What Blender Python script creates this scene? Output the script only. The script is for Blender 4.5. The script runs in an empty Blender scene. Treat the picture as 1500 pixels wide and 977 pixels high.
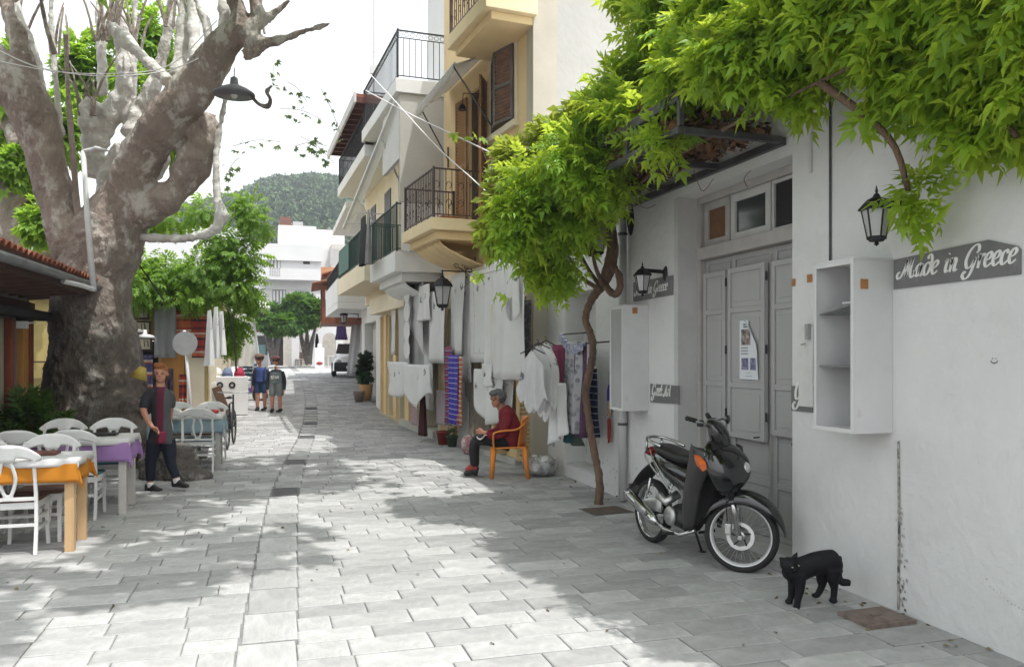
import bpy, math, random
import numpy as np
from mathutils import Vector, Matrix, noise
R = random.Random(7)
PI = math.pi
scene = bpy.context.scene
COL = scene.collection
rad = math.radians
# ------------------------------------------------------------------ camera
TH = math.atan(356 / 1200); S_, C_ = math.sin(TH), math.cos(TH)
CAM = Vector((0, 0, 1.7))
cd = bpy.data.cameras.new('camera'); co = bpy.data.objects.new('camera', cd); COL.objects.link(co)
co.location = CAM; co.rotation_euler = (rad(90), 0, -TH)
cd.sensor_width = 36; cd.lens = 36 * 1200 / 1500; cd.shift_y = 31.5 / 1500
cd.clip_start = .05; cd.clip_end = 4000
scene.camera = co
# ------------------------------------------------------------------ world + sun
SUN_EL, SUN_AZ = 69.0, 140.0          # azimuth clockwise from +Y (street direction)
w = bpy.data.worlds.new('World'); scene.world = w; w.use_nodes = True
nt = w.node_tree; bg = nt.nodes['Background']
sky = nt.nodes.new('ShaderNodeTexSky'); sky.sky_type = 'NISHITA'; sky.sun_disc = False
sky.sun_elevation = rad(SUN_EL); sky.sun_rotation = rad(SUN_AZ); sky.air_density = 2.2; sky.dust_density = 3.0; sky.ozone_density = .6
hs = nt.nodes.new('ShaderNodeHueSaturation'); hs.inputs['Saturation'].default_value = .22; hs.inputs['Value'].default_value = 1.0
nt.links.new(sky.outputs[0], hs.inputs['Color']); nt.links.new(hs.outputs[0], bg.inputs[0])
bg.inputs[1].default_value = .15
sl = bpy.data.lights.new('sun', 'SUN'); sl.energy = 2.0; sl.angle = rad(.5); sl.color = (1, .975, .94)
so = bpy.data.objects.new('sun', sl); COL.objects.link(so)
sd = Vector((math.sin(rad(SUN_AZ)) * math.cos(rad(SUN_EL)), math.cos(rad(SUN_AZ)) * math.cos(rad(SUN_EL)), math.sin(rad(SUN_EL))))
so.rotation_euler = sd.to_track_quat('Z', 'Y').to_euler(); so.location = (20, -5, 40)
scene.view_settings.view_transform = 'Standard'; scene.view_settings.look = 'None'
scene.view_settings.exposure = 1.18; scene.view_settings.gamma = 1
scene.cycles.max_bounces = 7; scene.cycles.diffuse_bounces = 4; scene.cycles.transparent_max_bounces = 6
scene.cycles.use_denoising = True; scene.cycles.caustics_reflective = False; scene.cycles.caustics_refractive = False
# ------------------------------------------------------------------ materials
def lin(c):
    return tuple((x / 12.92 if x <= .04045 else ((x + .055) / 1.055) ** 2.4) for x in c)
MATS = {}
def mat(name, col, rough=.65, metal=0, var=.12, scale=3., bump=.15, bscale=60., spec=.4, col2=None, dist=.01, coat=0, attr=None, rnd=0, transl=None, wear=None, detail=6, stretch=None):
    if name in MATS: return MATS[name]
    m = bpy.data.materials.new(name); m.use_nodes = True; n = m.node_tree; N = n.nodes; L = n.links
    b = N['Principled BSDF']; out = N['Material Output']
    tc = N.new('ShaderNodeTexCoord'); src = tc.outputs['Object']
    if stretch:
        mp = N.new('ShaderNodeMapping'); mp.inputs['Scale'].default_value = stretch; L.new(src, mp.inputs[0]); src = mp.outputs[0]
    nz = N.new('ShaderNodeTexNoise'); nz.inputs['Scale'].default_value = scale; nz.inputs['Detail'].default_value = detail; nz.inputs['Roughness'].default_value = .6
    L.new(src, nz.inputs['Vector'])
    rp = N.new('ShaderNodeValToRGB'); rp.color_ramp.elements[0].position = .33; rp.color_ramp.elements[1].position = .67
    c2 = col2 or tuple(min(1, x * (1 + var)) for x in col); c1 = col if col2 else tuple(x * (1 - var) for x in col)
    rp.color_ramp.elements[0].color = (*c1, 1); rp.color_ramp.elements[1].color = (*c2, 1)
    L.new(nz.outputs['Fac'], rp.inputs[0]); cur = rp.outputs[0]
    def mul(fac_out, lo, hi):
        nonlocal cur
        mr = N.new('ShaderNodeMapRange'); mr.inputs['To Min'].default_value = lo; mr.inputs['To Max'].default_value = hi; L.new(fac_out, mr.inputs[0])
        mx = N.new('ShaderNodeVectorMath'); mx.operation = 'SCALE'; L.new(cur, mx.inputs[0]); L.new(mr.outputs[0], mx.inputs['Scale']); cur = mx.outputs[0]
    if rnd:
        oi = N.new('ShaderNodeObjectInfo'); mul(oi.outputs['Random'], 1 - rnd, 1 + rnd)
    if attr:
        at = N.new('ShaderNodeAttribute'); at.attribute_name = 'tone'; mul(at.outputs['Fac'], 1 - attr, 1 + attr)
    if wear:                       # (colour, scale, threshold, softness)
        n2 = N.new('ShaderNodeTexNoise'); n2.inputs['Scale'].default_value = wear[1]; n2.inputs['Detail'].default_value = 9; n2.inputs['Roughness'].default_value = .68
        L.new(src, n2.inputs['Vector'])
        r2 = N.new('ShaderNodeMapRange'); r2.inputs['From Min'].default_value = wear[2]; r2.inputs['From Max'].default_value = wear[2] + wear[3]; L.new(n2.outputs['Fac'], r2.inputs[0])
        mx = N.new('ShaderNodeMix'); mx.data_type = 'RGBA'; L.new(r2.outputs[0], mx.inputs[0]); L.new(cur, mx.inputs[6]); mx.inputs[7].default_value = (*wear[0], 1); cur = mx.outputs[2]
    L.new(cur, b.inputs['Base Color'])
    b.inputs['Roughness'].default_value = rough; b.inputs['Metallic'].default_value = metal; b.inputs['Specular IOR Level'].default_value = spec
    if coat: b.inputs['Coat Weight'].default_value = coat; b.inputs['Coat Roughness'].default_value = .08
    if bump:
        nb = N.new('ShaderNodeTexNoise'); nb.inputs['Scale'].default_value = bscale; nb.inputs['Detail'].default_value = 5; L.new(src, nb.inputs['Vector'])
        bp = N.new('ShaderNodeBump'); bp.inputs['Strength'].default_value = bump; bp.inputs['Distance'].default_value = dist
        L.new(nb.outputs['Fac'], bp.inputs['Height']); L.new(bp.outputs[0], b.inputs['Normal'])
    if transl:
        tr = N.new('ShaderNodeBsdfTranslucent'); tr.inputs[0].default_value = (*transl[0], 1)
        ms = N.new('ShaderNodeMixShader'); ms.inputs[0].default_value = transl[1]
        L.new(b.outputs[0], ms.inputs[1]); L.new(tr.outputs[0], ms.inputs[2]); L.new(ms.outputs[0], out.inputs[0])
    MATS[name] = m; return m
def glassmat(name, col, rough=.05):
    m = mat(name, col, rough, 0, .1, 2, 0, spec=.8); return m
def chain(o):
    return o.matrix_basis if o.parent is None else chain(o.parent) @ o.matrix_basis
# ------------------------------------------------------------------ mesh builder
class MB:
    def __init__(s, M=None): s.v = []; s.f = []; s.M = M
    def add(s, vs, fs, M=None):
        k = len(s.v)
        for p in vs:
            p = Vector(p)
            if M is not None: p = M @ p
            if s.M is not None: p = s.M @ p
            s.v.append(p)
        s.f += [tuple(i + k for i in f) for f in fs]; return s
    def box(s, x0, x1, y0, y1, z0, z1, M=None):
        if x0 > x1: x0, x1 = x1, x0
        if y0 > y1: y0, y1 = y1, y0
        if z0 > z1: z0, z1 = z1, z0
        v = [(x, y, z) for z in (z0, z1) for y in (y0, y1) for x in (x0, x1)]
        return s.add(v, [(0, 2, 3, 1), (4, 5, 7, 6), (0, 1, 5, 4), (2, 6, 7, 3), (0, 4, 6, 2), (1, 3, 7, 5)], M)
    def cbox(s, c, sz, M=None, rz=0, rx=0, ry=0):
        T = Matrix.Translation(c) @ Matrix.Rotation(rz, 4, 'Z') @ Matrix.Rotation(ry, 4, 'Y') @ Matrix.Rotation(rx, 4, 'X')
        if M is not None: T = M @ T
        a, b, c_ = sz[0] / 2, sz[1] / 2, sz[2] / 2
        return s.box(-a, a, -b, b, -c_, c_, T)
    def beam(s, p, q, w, h, up=(0, 0, 1)):
        p = Vector(p); q = Vector(q); d = (q - p); l = d.length; d.normalize(); u = Vector(up)
        sx = d.cross(u)
        if sx.length < 1e-4: sx = d.cross(Vector((1, 0, 0)))
        sx.normalize(); u = sx.cross(d)
        v = []
        for c in (p, q):
            for a, b in ((-1, -1), (1, -1), (1, 1), (-1, 1)): v.append(c + sx * a * w / 2 + u * b * h / 2)
        return s.add(v, [(3, 2, 1, 0), (4, 5, 6, 7), (0, 1, 5, 4), (1, 2, 6, 5), (2, 3, 7, 6), (3, 0, 4, 7)])
    def tube(s, pts, r, n=8, sq=1., cap=True, closed=False, up=None):
        P = [Vector(p) for p in pts]; m = len(P); rr = r if isinstance(r, (list, tuple)) else [r] * m
        vs = []; ref = Vector(up) if up else None
        for i, p in enumerate(P):
            if closed: d = P[(i + 1) % m] - P[i - 1]
            else: d = P[min(i + 1, m - 1)] - P[max(i - 1, 0)]
            if d.length < 1e-7: d = Vector((0, 0, 1))
            d.normalize()
            if ref is None:
                ref = d.cross(Vector((0, 0, 1)))
                if ref.length < .05: ref = d.cross(Vector((0, 1, 0)))
            a = (ref - d * ref.dot(d))
            if a.length < 1e-5: a = d.orthogonal()
            a.normalize(); b = d.cross(a)
            if not up: ref = a
            ri = rr[i]; ra, rb = (ri if isinstance(ri, (tuple, list)) else (ri, ri * sq))
            for k in range(n):
                t = 2 * PI * k / n; vs.append(p + a * math.cos(t) * ra + b * math.sin(t) * rb)
        fs = []
        for i in range(m if closed else m - 1):
            j = (i + 1) % m
            for k in range(n): fs.append((i * n + k, i * n + (k + 1) % n, j * n + (k + 1) % n, j * n + k))
        if cap and not closed: fs += [tuple(range(n))[::-1], tuple((m - 1) * n + k for k in range(n))]
        return s.add(vs, fs)
    def lathe(s, prof, n=16, M=None, a0=0, a1=2 * PI):
        ring = prof[0] == prof[-1]
        full = abs(a1 - a0) > 2 * PI - .01; m = len(prof); cnt = n if full else n + 1
        vs = [(r * math.cos(a0 + (a1 - a0) * k / n), r * math.sin(a0 + (a1 - a0) * k / n), z) for r, z in prof for k in range(cnt)]
        fs = []
        for i in range(m - 1):
            for k in range(n):
                k2 = (k + 1) % cnt
                fs.append((i * cnt + k, i * cnt + k2, (i + 1) * cnt + k2, (i + 1) * cnt + k))
        if full and not ring and prof[0][0] > 1e-4: fs.append(tuple(range(cnt))[::-1])
        if full and not ring and prof[-1][0] > 1e-4: fs.append(tuple((m - 1) * cnt + k for k in range(cnt)))
        return s.add(vs, fs, M)
    def prism(s, poly, z0, z1, M=None):
        n = len(poly); vs = [(x, y, z0) for x, y in poly] + [(x, y, z1) for x, y in poly]
        return s.add(vs, [tuple(range(n))[::-1], tuple(range(n, 2 * n))] + [(i, (i + 1) % n, n + (i + 1) % n, n + i) for i in range(n)], M)
    def sph(s, c, r, n=10, m=7, M=None):
        if not isinstance(r, (tuple, list)): r = (r, r, r)
        prof = [(max(1e-5, math.sin(PI * i / m)), -math.cos(PI * i / m)) for i in range(m + 1)]
        T = Matrix.Translation(c) @ Matrix.Diagonal((*r, 1))
        return s.lathe(prof, n, T if M is None else M @ T)
    def sheet(s, fn, nu, nv, th=0):
        k = len(s.v); g = [[Vector(fn(i / nu, j / nv)) for j in range(nv + 1)] for i in range(nu + 1)]
        vs = [p for r_ in g for p in r_]; W = nv + 1
        fs = [(i * W + j, (i + 1) * W + j, (i + 1) * W + j + 1, i * W + j + 1) for i in range(nu) for j in range(nv)]
        if th:
            nn = []
            for i in range(nu + 1):
                for j in range(nv + 1):
                    du = g[min(i + 1, nu)][j] - g[max(i - 1, 0)][j]; dv = g[i][min(j + 1, nv)] - g[i][max(j - 1, 0)]
                    x = du.cross(dv); x = x.normalized() if x.length > 1e-9 else Vector((0, 0, 1)); nn.append(x)
            T = len(vs); vs = vs + [p - q * th for p, q in zip(vs, nn)]
            fs = fs + [tuple(a + T for a in f[::-1]) for f in fs]
            rim = [j for j in range(W)] + [i * W + nv for i in range(1, nu + 1)] + [nu * W + j for j in range(nv - 1, -1, -1)] + [i * W for i in range(nu - 1, 0, -1)]
            for a in range(len(rim)):
                p, q = rim[a], rim[(a + 1) % len(rim)]; fs.append((p, q, q + T, p + T))
        return s.add(vs, fs)
    def build(s, name, m, parent=None, smooth=False, bevel=0, world=False, origin=True, mods=None, **kw):
        me = bpy.data.meshes.new(name); vs = s.v; off = None
        if parent is not None and world:
            inv = chain(parent).inverted(); vs = [inv @ p for p in vs]
        elif parent is None and origin and vs:
            xs = [p.x for p in vs]; ys = [p.y for p in vs]; zs = [p.z for p in vs]
            off = Vector(((min(xs) + max(xs)) / 2, (min(ys) + max(ys)) / 2, min(zs))); vs = [p - off for p in vs]
        me.from_pydata([tuple(p) for p in vs], [], s.f); 
        if smooth: me.shade_smooth()
        ml = m if isinstance(m, (list, tuple)) else [m]
        for x in ml: me.materials.append(x)
        o = bpy.data.objects.new(name, me); COL.objects.link(o)
        if parent is not None: o.parent = parent
        if off is not None: o.location = off
        if bevel:
            bm_ = o.modifiers.new('bevel', 'BEVEL'); bm_.width = bevel; bm_.segments = 2; bm_.limit_method = 'ANGLE'; bm_.angle_limit = rad(35)
        for x in (mods or ()): x(o)
        for k, v in kw.items(): o[k] = v
        return o
def remesh(vox, sm=4, fac=.5):
    def f(o):
        r = o.modifiers.new('remesh', 'REMESH'); r.mode = 'VOXEL'; r.voxel_size = vox; r.use_smooth_shade = True
        if sm: q = o.modifiers.new('smooth', 'SMOOTH'); q.iterations = sm; q.factor = fac
    return f
def displace(st, sz, kind='CLOUDS'):
    def f(o):
        t = bpy.data.textures.new('relief', kind); t.noise_scale = sz
        if kind == 'CLOUDS': t.noise_depth = 3
        d = o.modifiers.new('displace', 'DISPLACE'); d.texture = t; d.strength = st; d.texture_coords = 'GLOBAL'; d.mid_level = .5
    return f
def subsurf(l):
    def f(o): q = o.modifiers.new('sub', 'SUBSURF'); q.levels = l; q.render_levels = l
    return f
def thing(name, label, cat, loc=(0, 0, 0), rz=0, group=None):
    o = bpy.data.objects.new(name, None); COL.objects.link(o); o.empty_display_size = .1
    o.matrix_basis = Matrix.Translation(Vector(loc)) @ Matrix.Rotation(rz, 4, 'Z')
    o['label'] = label; o['category'] = cat
    if group: o['group'] = group
    return o
def tag(o, label, cat, group=None):
    o['label'] = label; o['category'] = cat
    if group: o['group'] = group
    return o
def copy_thing(root, loc=None, rz=None, label=None, M=None):
    def rec(o, par):
        c = o.copy(); COL.objects.link(c)
        if par is not None: c.parent = par
        for ch in o.children: rec(ch, c)
        return c
    kids = list(root.children); r = root.copy(); COL.objects.link(r)
    for ch in kids: rec(ch, r)
    if loc is not None: r.location = loc
    if rz is not None: r.rotation_euler = (0, 0, rz)
    if label: r['label'] = label
    return r
# ------------------------------------------------------------------ frames along walls; photo coordinates to places
def ray(px, py): 
    a = (px - 750) / 1200; b = (520 - py) / 1200; return Vector((S_ + a * C_, C_ - a * S_, b))
def P(px, py, d): return CAM + ray(px, py) * d
def G(px, py, z=0):
    r = ray(px, py); return CAM + r * ((z - 1.7) / r.z)
class Frame:                        # local x along the wall, y out of the wall, z up
    def __init__(s, o, q):
        s.o = Vector((o[0], o[1], 0)); s.u = (Vector((q[0], q[1], 0)) - s.o); s.len = s.u.length; s.u.normalize()
        s.n = Vector((-s.u.y, s.u.x, 0)); s.rz = math.atan2(s.u.y, s.u.x)
        s.M = Matrix.Translation(s.o) @ Matrix.Rotation(s.rz, 4, 'Z')
    def w(s, a, out, z): return s.o + s.u * a + s.n * out + Vector((0, 0, z))
    def hit(s, px, py, out=0):
        r = ray(px, py); d = (out - s.n.dot(CAM - s.o)) / s.n.dot(r); p = CAM + r * d; return ((p - s.o).dot(s.u), p.z)
def gz(y):
    if y <= 17: return 0.
    if y < 38: t = (y - 17) / 21; return .78 * t * t * (3 - 2 * t)
    if y < 62: return .78 + (y - 38) / 24 * .2
    return .98
def smooth_path(pts, k=4):
    P_ = [Vector(p) for p in pts]; out = []
    for i in range(len(P_) - 1):
        p0 = P_[max(i - 1, 0)]; p1 = P_[i]; p2 = P_[i + 1]; p3 = P_[min(i + 2, len(P_) - 1)]
        for j in range(k):
            t = j / k; out.append(.5 * ((2 * p1) + (p2 - p0) * t + (2 * p0 - 5 * p1 + 4 * p2 - p3) * t * t + (3 * p1 - p0 - 3 * p2 + p3) * t ** 3))
    out.append(P_[-1]); return out
def lerp_list(rs, k):
    out = []
    for i in range(len(rs) - 1):
        for j in range(k): out.append(rs[i] + (rs[i + 1] - rs[i]) * j / k)
    return out + [rs[-1]]
# ------------------------------------------------------------------ leaves
def leaf_cloud(name, ms, parent, C, D, size, tmpl, seed=0, tone=True, droop=0., smooth=False, kind='stuff'):
    """C centres (n,3); D directions (n,3) of the leaf axis; tmpl (verts k x 3 with axis +x, faces quads/tris as list)"""
    g = np.random.RandomState(seed); n = len(C); tv, tf = tmpl; tv = np.array(tv, float); k = len(tv)
    X = D / np.maximum(1e-6, np.linalg.norm(D, axis=1))[:, None]
    Q = g.normal(size=(n, 3)) * .55 + np.array([0, 0, 1.]); Z = Q - X * (Q * X).sum(1)[:, None]; Z /= np.maximum(1e-6, np.linalg.norm(Z, axis=1))[:, None]
    Y = np.cross(Z, X); sz = size * (.65 + .7 * g.rand(n))
    V = C[:, None, :] + sz[:, None, None] * (tv[None, :, 0, None] * X[:, None, :] + tv[None, :, 1, None] * Y[:, None, :] + tv[None, :, 2, None] * Z[:, None, :])
    if parent is not None:
        inv = np.array(chain(parent).inverted()); V = V @ inv[:3, :3].T + inv[:3, 3]
    V = V.reshape(-1, 3)
    me = bpy.data.meshes.new(name); nf = len(tf); ln = [len(f) for f in tf]; L_ = sum(ln)
    flat = np.array([i for f in tf for i in f]); loops = (flat[None, :] + (np.arange(n) * k)[:, None]).reshape(-1)
    st = np.concatenate([[0], np.cumsum(ln)[:-1]]); starts = (st[None, :] + (np.arange(n) * L_)[:, None]).reshape(-1)
    me.vertices.add(n * k); me.vertices.foreach_set('co', V.reshape(-1).astype(np.float32))
    me.loops.add(len(loops)); me.loops.foreach_set('vertex_index', loops.astype(np.int32))
    me.polygons.add(n * nf); me.polygons.foreach_set('loop_start', starts.astype(np.int32)); 
    me.update(calc_edges=True)
    at = me.attributes.new('tone', 'FLOAT', 'POINT'); at.data.foreach_set('value', np.repeat(g.rand(n), k).astype(np.float32))
    me.materials.append(ms); me.validate()
    o = bpy.data.objects.new(name, me); COL.objects.link(o)
    if parent is not None: o.parent = parent
    if kind: o['kind'] = kind
    return o
def leaflet(c, ang, L, W, fold=.18, dr=0.):
    """pointed leaflet from c, in the xy plane at angle ang, 4 pts + mid"""
    ca, sa = math.cos(ang), math.sin(ang); pts = []
    for x, y, z in ((0, 0, 0), (.42 * L, W / 2, fold * W), (L, 0, -dr * L), (.42 * L, -W / 2, fold * W), (.45 * L, 0, 0)):
        pts.append((c[0] + x * ca - y * sa, c[1] + x * sa + y * ca, c[2] + z - dr * x * .4))
    return pts, [(0, 4, 1), (4, 2, 1), (0, 3, 4), (4, 3, 2)]
def compound(nl=5, L=.42, W=.17, drop=.25, sd=0):
    v = []; f = []; q_ = random.Random(sd)
    def ad(p): 
        k = len(v); v.extend(p[0]); f.extend([tuple(i + k for i in q) for q in p[1]])
    for i in range(nl):
        x = .15 + .68 * i / (nl - 1); z = -drop * x * x
        s = .75 + .25 * math.sin(PI * (i + .5) / nl)
        for sg in (-1, 1): ad(leaflet((x, 0, z), sg * (1.05 - .28 * i / nl) + q_.uniform(-.16, .16), L * s * q_.uniform(.82, 1.12), W * s * q_.uniform(.85, 1.15), fold=q_.uniform(.05, .3), dr=q_.uniform(.15, .6)))
    ad(leaflet((.85, 0, -drop * .75), 0, L, W, dr=.4))
    return v, f
T_WIST = compound(5)
T_FERN = compound(4, .38, .2, .1)
def star(nl=5, L=1., W=.5):
    v = []; f = []
    for i in range(nl):
        p, q = leaflet((0, 0, 0), -1.4 + 2.8 * i / (nl - 1), L * (.7 + .3 * math.cos(-1.4 + 2.8 * i / (nl - 1))), W, dr=.15); k = len(v); v.extend(p); f.extend([tuple(a + k for a in b) for b in q])
    return v, f
T_STAR = star()
T_LEAF = ([(0, 0, 0), (.45, .28, .05), (1, 0, -.1), (.45, -.28, .05)], [(0, 1, 2, 3)])
T_TRI = ([(0, 0, 0), (.5, .3, .08), (1, 0, -.05), (.45, -.3, .05), (.1, .5, -.2), (.8, .6, .1), (.3, .1, .3)], [(0, 3, 2, 1), (6, 4, 5)])
def blob_points(blobs, n, seed=0, shell=.55):
    """blobs: (centre, radii, weight)"""
    g = np.random.RandomState(seed); W = np.array([b[2] for b in blobs], float); W /= W.sum(); C = []; D = []
    idx = g.choice(len(blobs), n, p=W)
    d = g.normal(size=(n, 3)); d /= np.linalg.norm(d, axis=1)[:, None]; rr = shell + (1 - shell) * g.rand(n)
    rr *= (1 + .16 * np.sin(d[:, 0] * 7 + idx) * np.cos(d[:, 2] * 6 + idx * 2) + .12 * np.sin(d[:, 1] * 13 + idx))
    cc = np.array([tuple(b[0]) for b in blobs])[idx]; rd = np.array([b[1] if isinstance(b[1], tuple) else (b[1],) * 3 for b in blobs])[idx]
    return cc + d * rr[:, None] * rd, d
# ================================================================== GROUND
m_stone = mat('paving_stone', (.335, .335, .33), .75, var=.2, scale=5, bump=.5, bscale=35, dist=.008, rnd=.22, wear=((.22, .215, .21), 2.1, .52, .22))
m_stone2 = mat('paving_stone_far', (.335, .335, .33), .75, var=.2, scale=5, bump=.5, bscale=35, dist=.008, attr=.22, wear=((.22, .215, .21), 2.1, .52, .22))
m_mortar = mat('mortar', (.20, .198, .195), .9, var=.3, scale=9, bump=.5)
m_dirt = mat('ground_concrete', (.36, .355, .34), .9, var=.15, scale=.7, bump=.4)
DX = [(2, -.05), (4.3, -.03), (6, .03), (8, .09), (10, .16), (13, .37), (17, .71), (21, 1.0), (26, 1.25), (34, 1.4), (62, 1.4)]
def xd(y):
    for (a, b), (c, d) in zip(DX, DX[1:]):
        if y <= c: return b + (d - b) * (y - a) / (c - a)
    return DX[-1][1]
g = MB(); ys = [-300, -40, -10, 0, 2.5] + [17 + i * .75 for i in range(61)] + [80, 120, 200, 400, 900]; xs = [-900, -400, -60, -15, -6, 0, 6, 15, 60, 400, 900]
vs = [(x, y, gz(y) - .012) for y in ys for x in xs]; W_ = len(xs)
g.add(vs, [(j * W_ + i, j * W_ + i + 1, (j + 1) * W_ + i + 1, (j + 1) * W_ + i) for j in range(len(ys) - 1) for i in range(W_ - 1)])
ground = g.build('ground', m_mortar, origin=False, kind='structure')
# stones: rows across the street on both sides of the drain line
stones = []
y = 1.6; RH = .24
wallx = [(0, 3.99), (11.55, 3.99), (11.56, 3.79), (16.1, 3.35), (17.7, 3.27), (23, 2.98), (27.5, 2.95), (28, 6), (62, 6)]
def wx(y_):
    for (a, b), (c, d) in zip(wallx, wallx[1:]):
        if y_ <= c: return b + (d - b) * (y_ - a) / (c - a)
    return 6
row = 0
while y < 60:
    rh = RH * (R.uniform(.9, 1.12)) * (1 if y < 30 else 1.6)
    for side in (1, -1):
        x = xd(y) + side * .17; end = (wx(y) + .03) if side > 0 else (-6.2 if y < 30 else -5)
        first = True
        while side * (end - x) > .08:
            L_ = R.uniform(.36, .64) * (1 if y < 30 else 1.7)
            if first: L_ *= R.uniform(.4, 1); first = False
            nx = x + side * L_
            if side * (end - nx) < .15: nx = end
            stones.append(((x + nx) / 2, y + rh / 2, abs(nx - x), rh)); x = nx
    y += rh
# drain line strip of smaller slabs
y = 1.6; GR = [1.6 + .58 * k + .29 for k in (15, 20, 27, 32, 38)]
while y < 45:
    L_ = .58
    if not any(abs(y + L_ / 2 - q) < .1 for q in GR): stones.append((xd(y + L_ / 2), y + L_ / 2, .33, L_))
    y += L_
def show(s_):
    r = Vector((s_[0], s_[1], gz(s_[1]))) - CAM; d = r.x * S_ + r.y * C_; 
    if d < 3.9: return 0
    px = 750 + 1200 * (r.x * C_ - r.y * S_) / d; py = 520 - 1200 * r.z / d
    return 0 if not (-10 < px < 1510 and py < 985) else s_[2] * s_[3] * 1200 ** 2 * 1.7 / d ** 3
stones.sort(key=show, reverse=True)
def stone_mesh(mb, cx, cy, lx, ly, z, j=.009, ch=.007, jit=0):
    a, b = lx / 2 - j / 2, ly / 2 - j / 2
    if a < .02 or b < .02: return
    vs = []
    for (e, zz) in ((0, -.03), (0, -ch * .7), (ch, 0)):
        for sx, sy in ((-1, -1), (1, -1), (1, 1), (-1, 1)): vs.append((cx + sx * (a - e), cy + sy * (b - e), z + zz))
    f = [(8, 9, 10, 11)]
    for l in (0, 4):
        for k in range(4): f.append((l + k, l + (k + 1) % 4, l + 4 + (k + 1) % 4, l + 4 + k))
    mb.add(vs, f)
u = MB(); stone_mesh(u, 0, 0, .55, .24, 0); st0 = None
for i, (cx, cy, lx, ly) in enumerate(stones[:300]):
    if st0 is None: st0 = u.build('paving_stone', m_stone, ground); o = st0
    else: o = st0.copy(); COL.objects.link(o); o.parent = ground
    o.location = (cx, cy, gz(cy) + R.uniform(-.002, .002)); o.scale = (lx / .55, ly / .24, 1); o.rotation_euler = (R.uniform(-.004, .004), R.uniform(-.004, .004), R.uniform(-.006, .006))
far = MB(); tones = []
for cx, cy, lx, ly in stones[300:]:
    k = len(far.v); stone_mesh(far, cx, cy, lx, ly, gz(cy) + R.uniform(-.001, .001)); tones += [R.random()] * (len(far.v) - k)
fo = far.build('paving_stones', m_stone2, ground, kind='stuff')
at = fo.data.attributes.new('tone', 'FLOAT', 'POINT'); at.data.foreach_set('value', tones)
# drain gratings
m_iron = mat('cast_iron', (.13, .13, .13), .6, .6, var=.25, scale=20, bump=.3)
gr0 = None
for gy in GR:
    x = xd(gy); z = gz(gy)
    if gr0 is None:
        gr0 = thing('drain_grate', 'nearest cast iron drain grate set in the paving channel', 'drain grate', (x, gy, z), 0, 'drain grates down the middle of the street')
        f = MB(); f.box(-.16, .16, -.285, -.262, -.01, .003).box(-.16, .16, .262, .285, -.01, .003).box(-.16, -.138, -.262, .262, -.01, .003).box(.138, .16, -.262, .262, -.01, .003)
        f.build('frame', m_iron, gr0)
        b = MB()
        for k in range(11): b.box(-.138, .138, -.255 + k * .047, -.225 + k * .047, -.012, .001)
        b.build('bars', m_iron, gr0)
        b = MB(); b.box(-.138, .138, -.262, .262, -.0118, -.011); b.build('pit', mat('pit', (.02, .02, .02), .9), gr0)
        prev = gr0
    else:
        prev = copy_thing(gr0, (x, gy, z), 0, {1: 'second drain grate along the channel from the front', 2: 'third drain grate along the channel, midway up the street', 3: 'small drain grate just before the two walking boys', 4: 'farthest drain grate of the channel, beyond the boys'}[GR.index(gy)])
# rusty square cover near the wall, small grating by the vine
m_rust = mat('rust', (.20, .15, .13), .85, .2, var=.3, scale=14, bump=.5, bscale=80, wear=((.2, .17, .155), 12, .5, .2))
g = np.random.RandomState(31); n = 260; C = np.stack([-3.2 + 7 * g.rand(n), 3.6 + 16 * g.rand(n) ** 1.3, np.full(n, .008)], 1); C[:120, 0] = 4 - .35 * g.rand(120) ** 2 - .02
D = g.normal(size=(n, 3)) * (1, 1, .08); leaf_cloud('fallen_leaves', mat('fallen_leaf', (.14, .11, .06), .9, attr=.5, bump=0), ground, C, D, .038, T_LEAF, 31)
p = G(1284, 907); o = MB().box(-.18, .18, -.15, .15, -.02, .004).box(-.15, .15, -.12, .12, .004, .007).box(-.04, .04, -.01, .01, .007, .012).build('manhole_cover', m_rust); o.location = (p.x, p.y, 0.001); o.rotation_euler = (0, 0, .04)
tag(o, 'rusty brown square metal cover in the paving by the wall corner', 'manhole cover')
p = G(888, 748); t = thing('floor_grating', 'small dark square grating in the paving in front of the vine trunk', 'floor grating', (p.x, p.y, 0), .1)
MB().box(-.24, .24, -.2, .2, 0, .006).build('frame', m_iron, t, bevel=.002)
b = MB()
for k in range(10): b.box(-.2 + k * .042, -.18 + k * .042, -.17, .17, .006, .012)
b.build('bars', mat('rusty_iron', (.15, .11, .08), .8, .3), t)
# ================================================================== NEAR WHITE HOUSE (right)
GW = (.60, .60, .60)
m_white = mat('limewash', (.645, .645, .64), .85, var=.05, scale=1.3, bump=.6, bscale=11, dist=.016, wear=((.54, .535, .525), 1.4, .54, .25))
m_white_low = mat('limewash_stained', (.58, .58, .575), .88, var=.1, scale=2.2, bump=.6, bscale=18, dist=.014, wear=((.33, .325, .31), 3.2, .57, .16))
m_grey = mat('grey_paint', (.355, .353, .35), .55, var=.07, scale=3, bump=.2, bscale=50, stretch=(1, 1, .25))
m_greyl = mat('light_grey_paint', (.52, .515, .51), .6, var=.08, scale=3, bump=.25, bscale=40)
m_taupe = mat('taupe_paint', (.40, .38, .365), .6, var=.1, scale=5, bump=.25)
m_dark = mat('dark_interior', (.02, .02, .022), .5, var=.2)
m_glass = glassmat('dull_window_glass', (.05, .055, .06), .12)
m_brown_board = mat('brown_board', (.17, .085, .045), .7, var=.2, scale=12)
m_sign = mat('sign_slate', (.155, .155, .155), .6, var=.12, scale=4, bump=.15, wear=((.24, .24, .22), 6, .6, .2))
m_letter = mat('letter_white', (.72, .72, .70), .6, var=.05)
m_black = mat('black_iron', (.018, .018, .02), .45, .3, var=.2, bump=.2)
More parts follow.
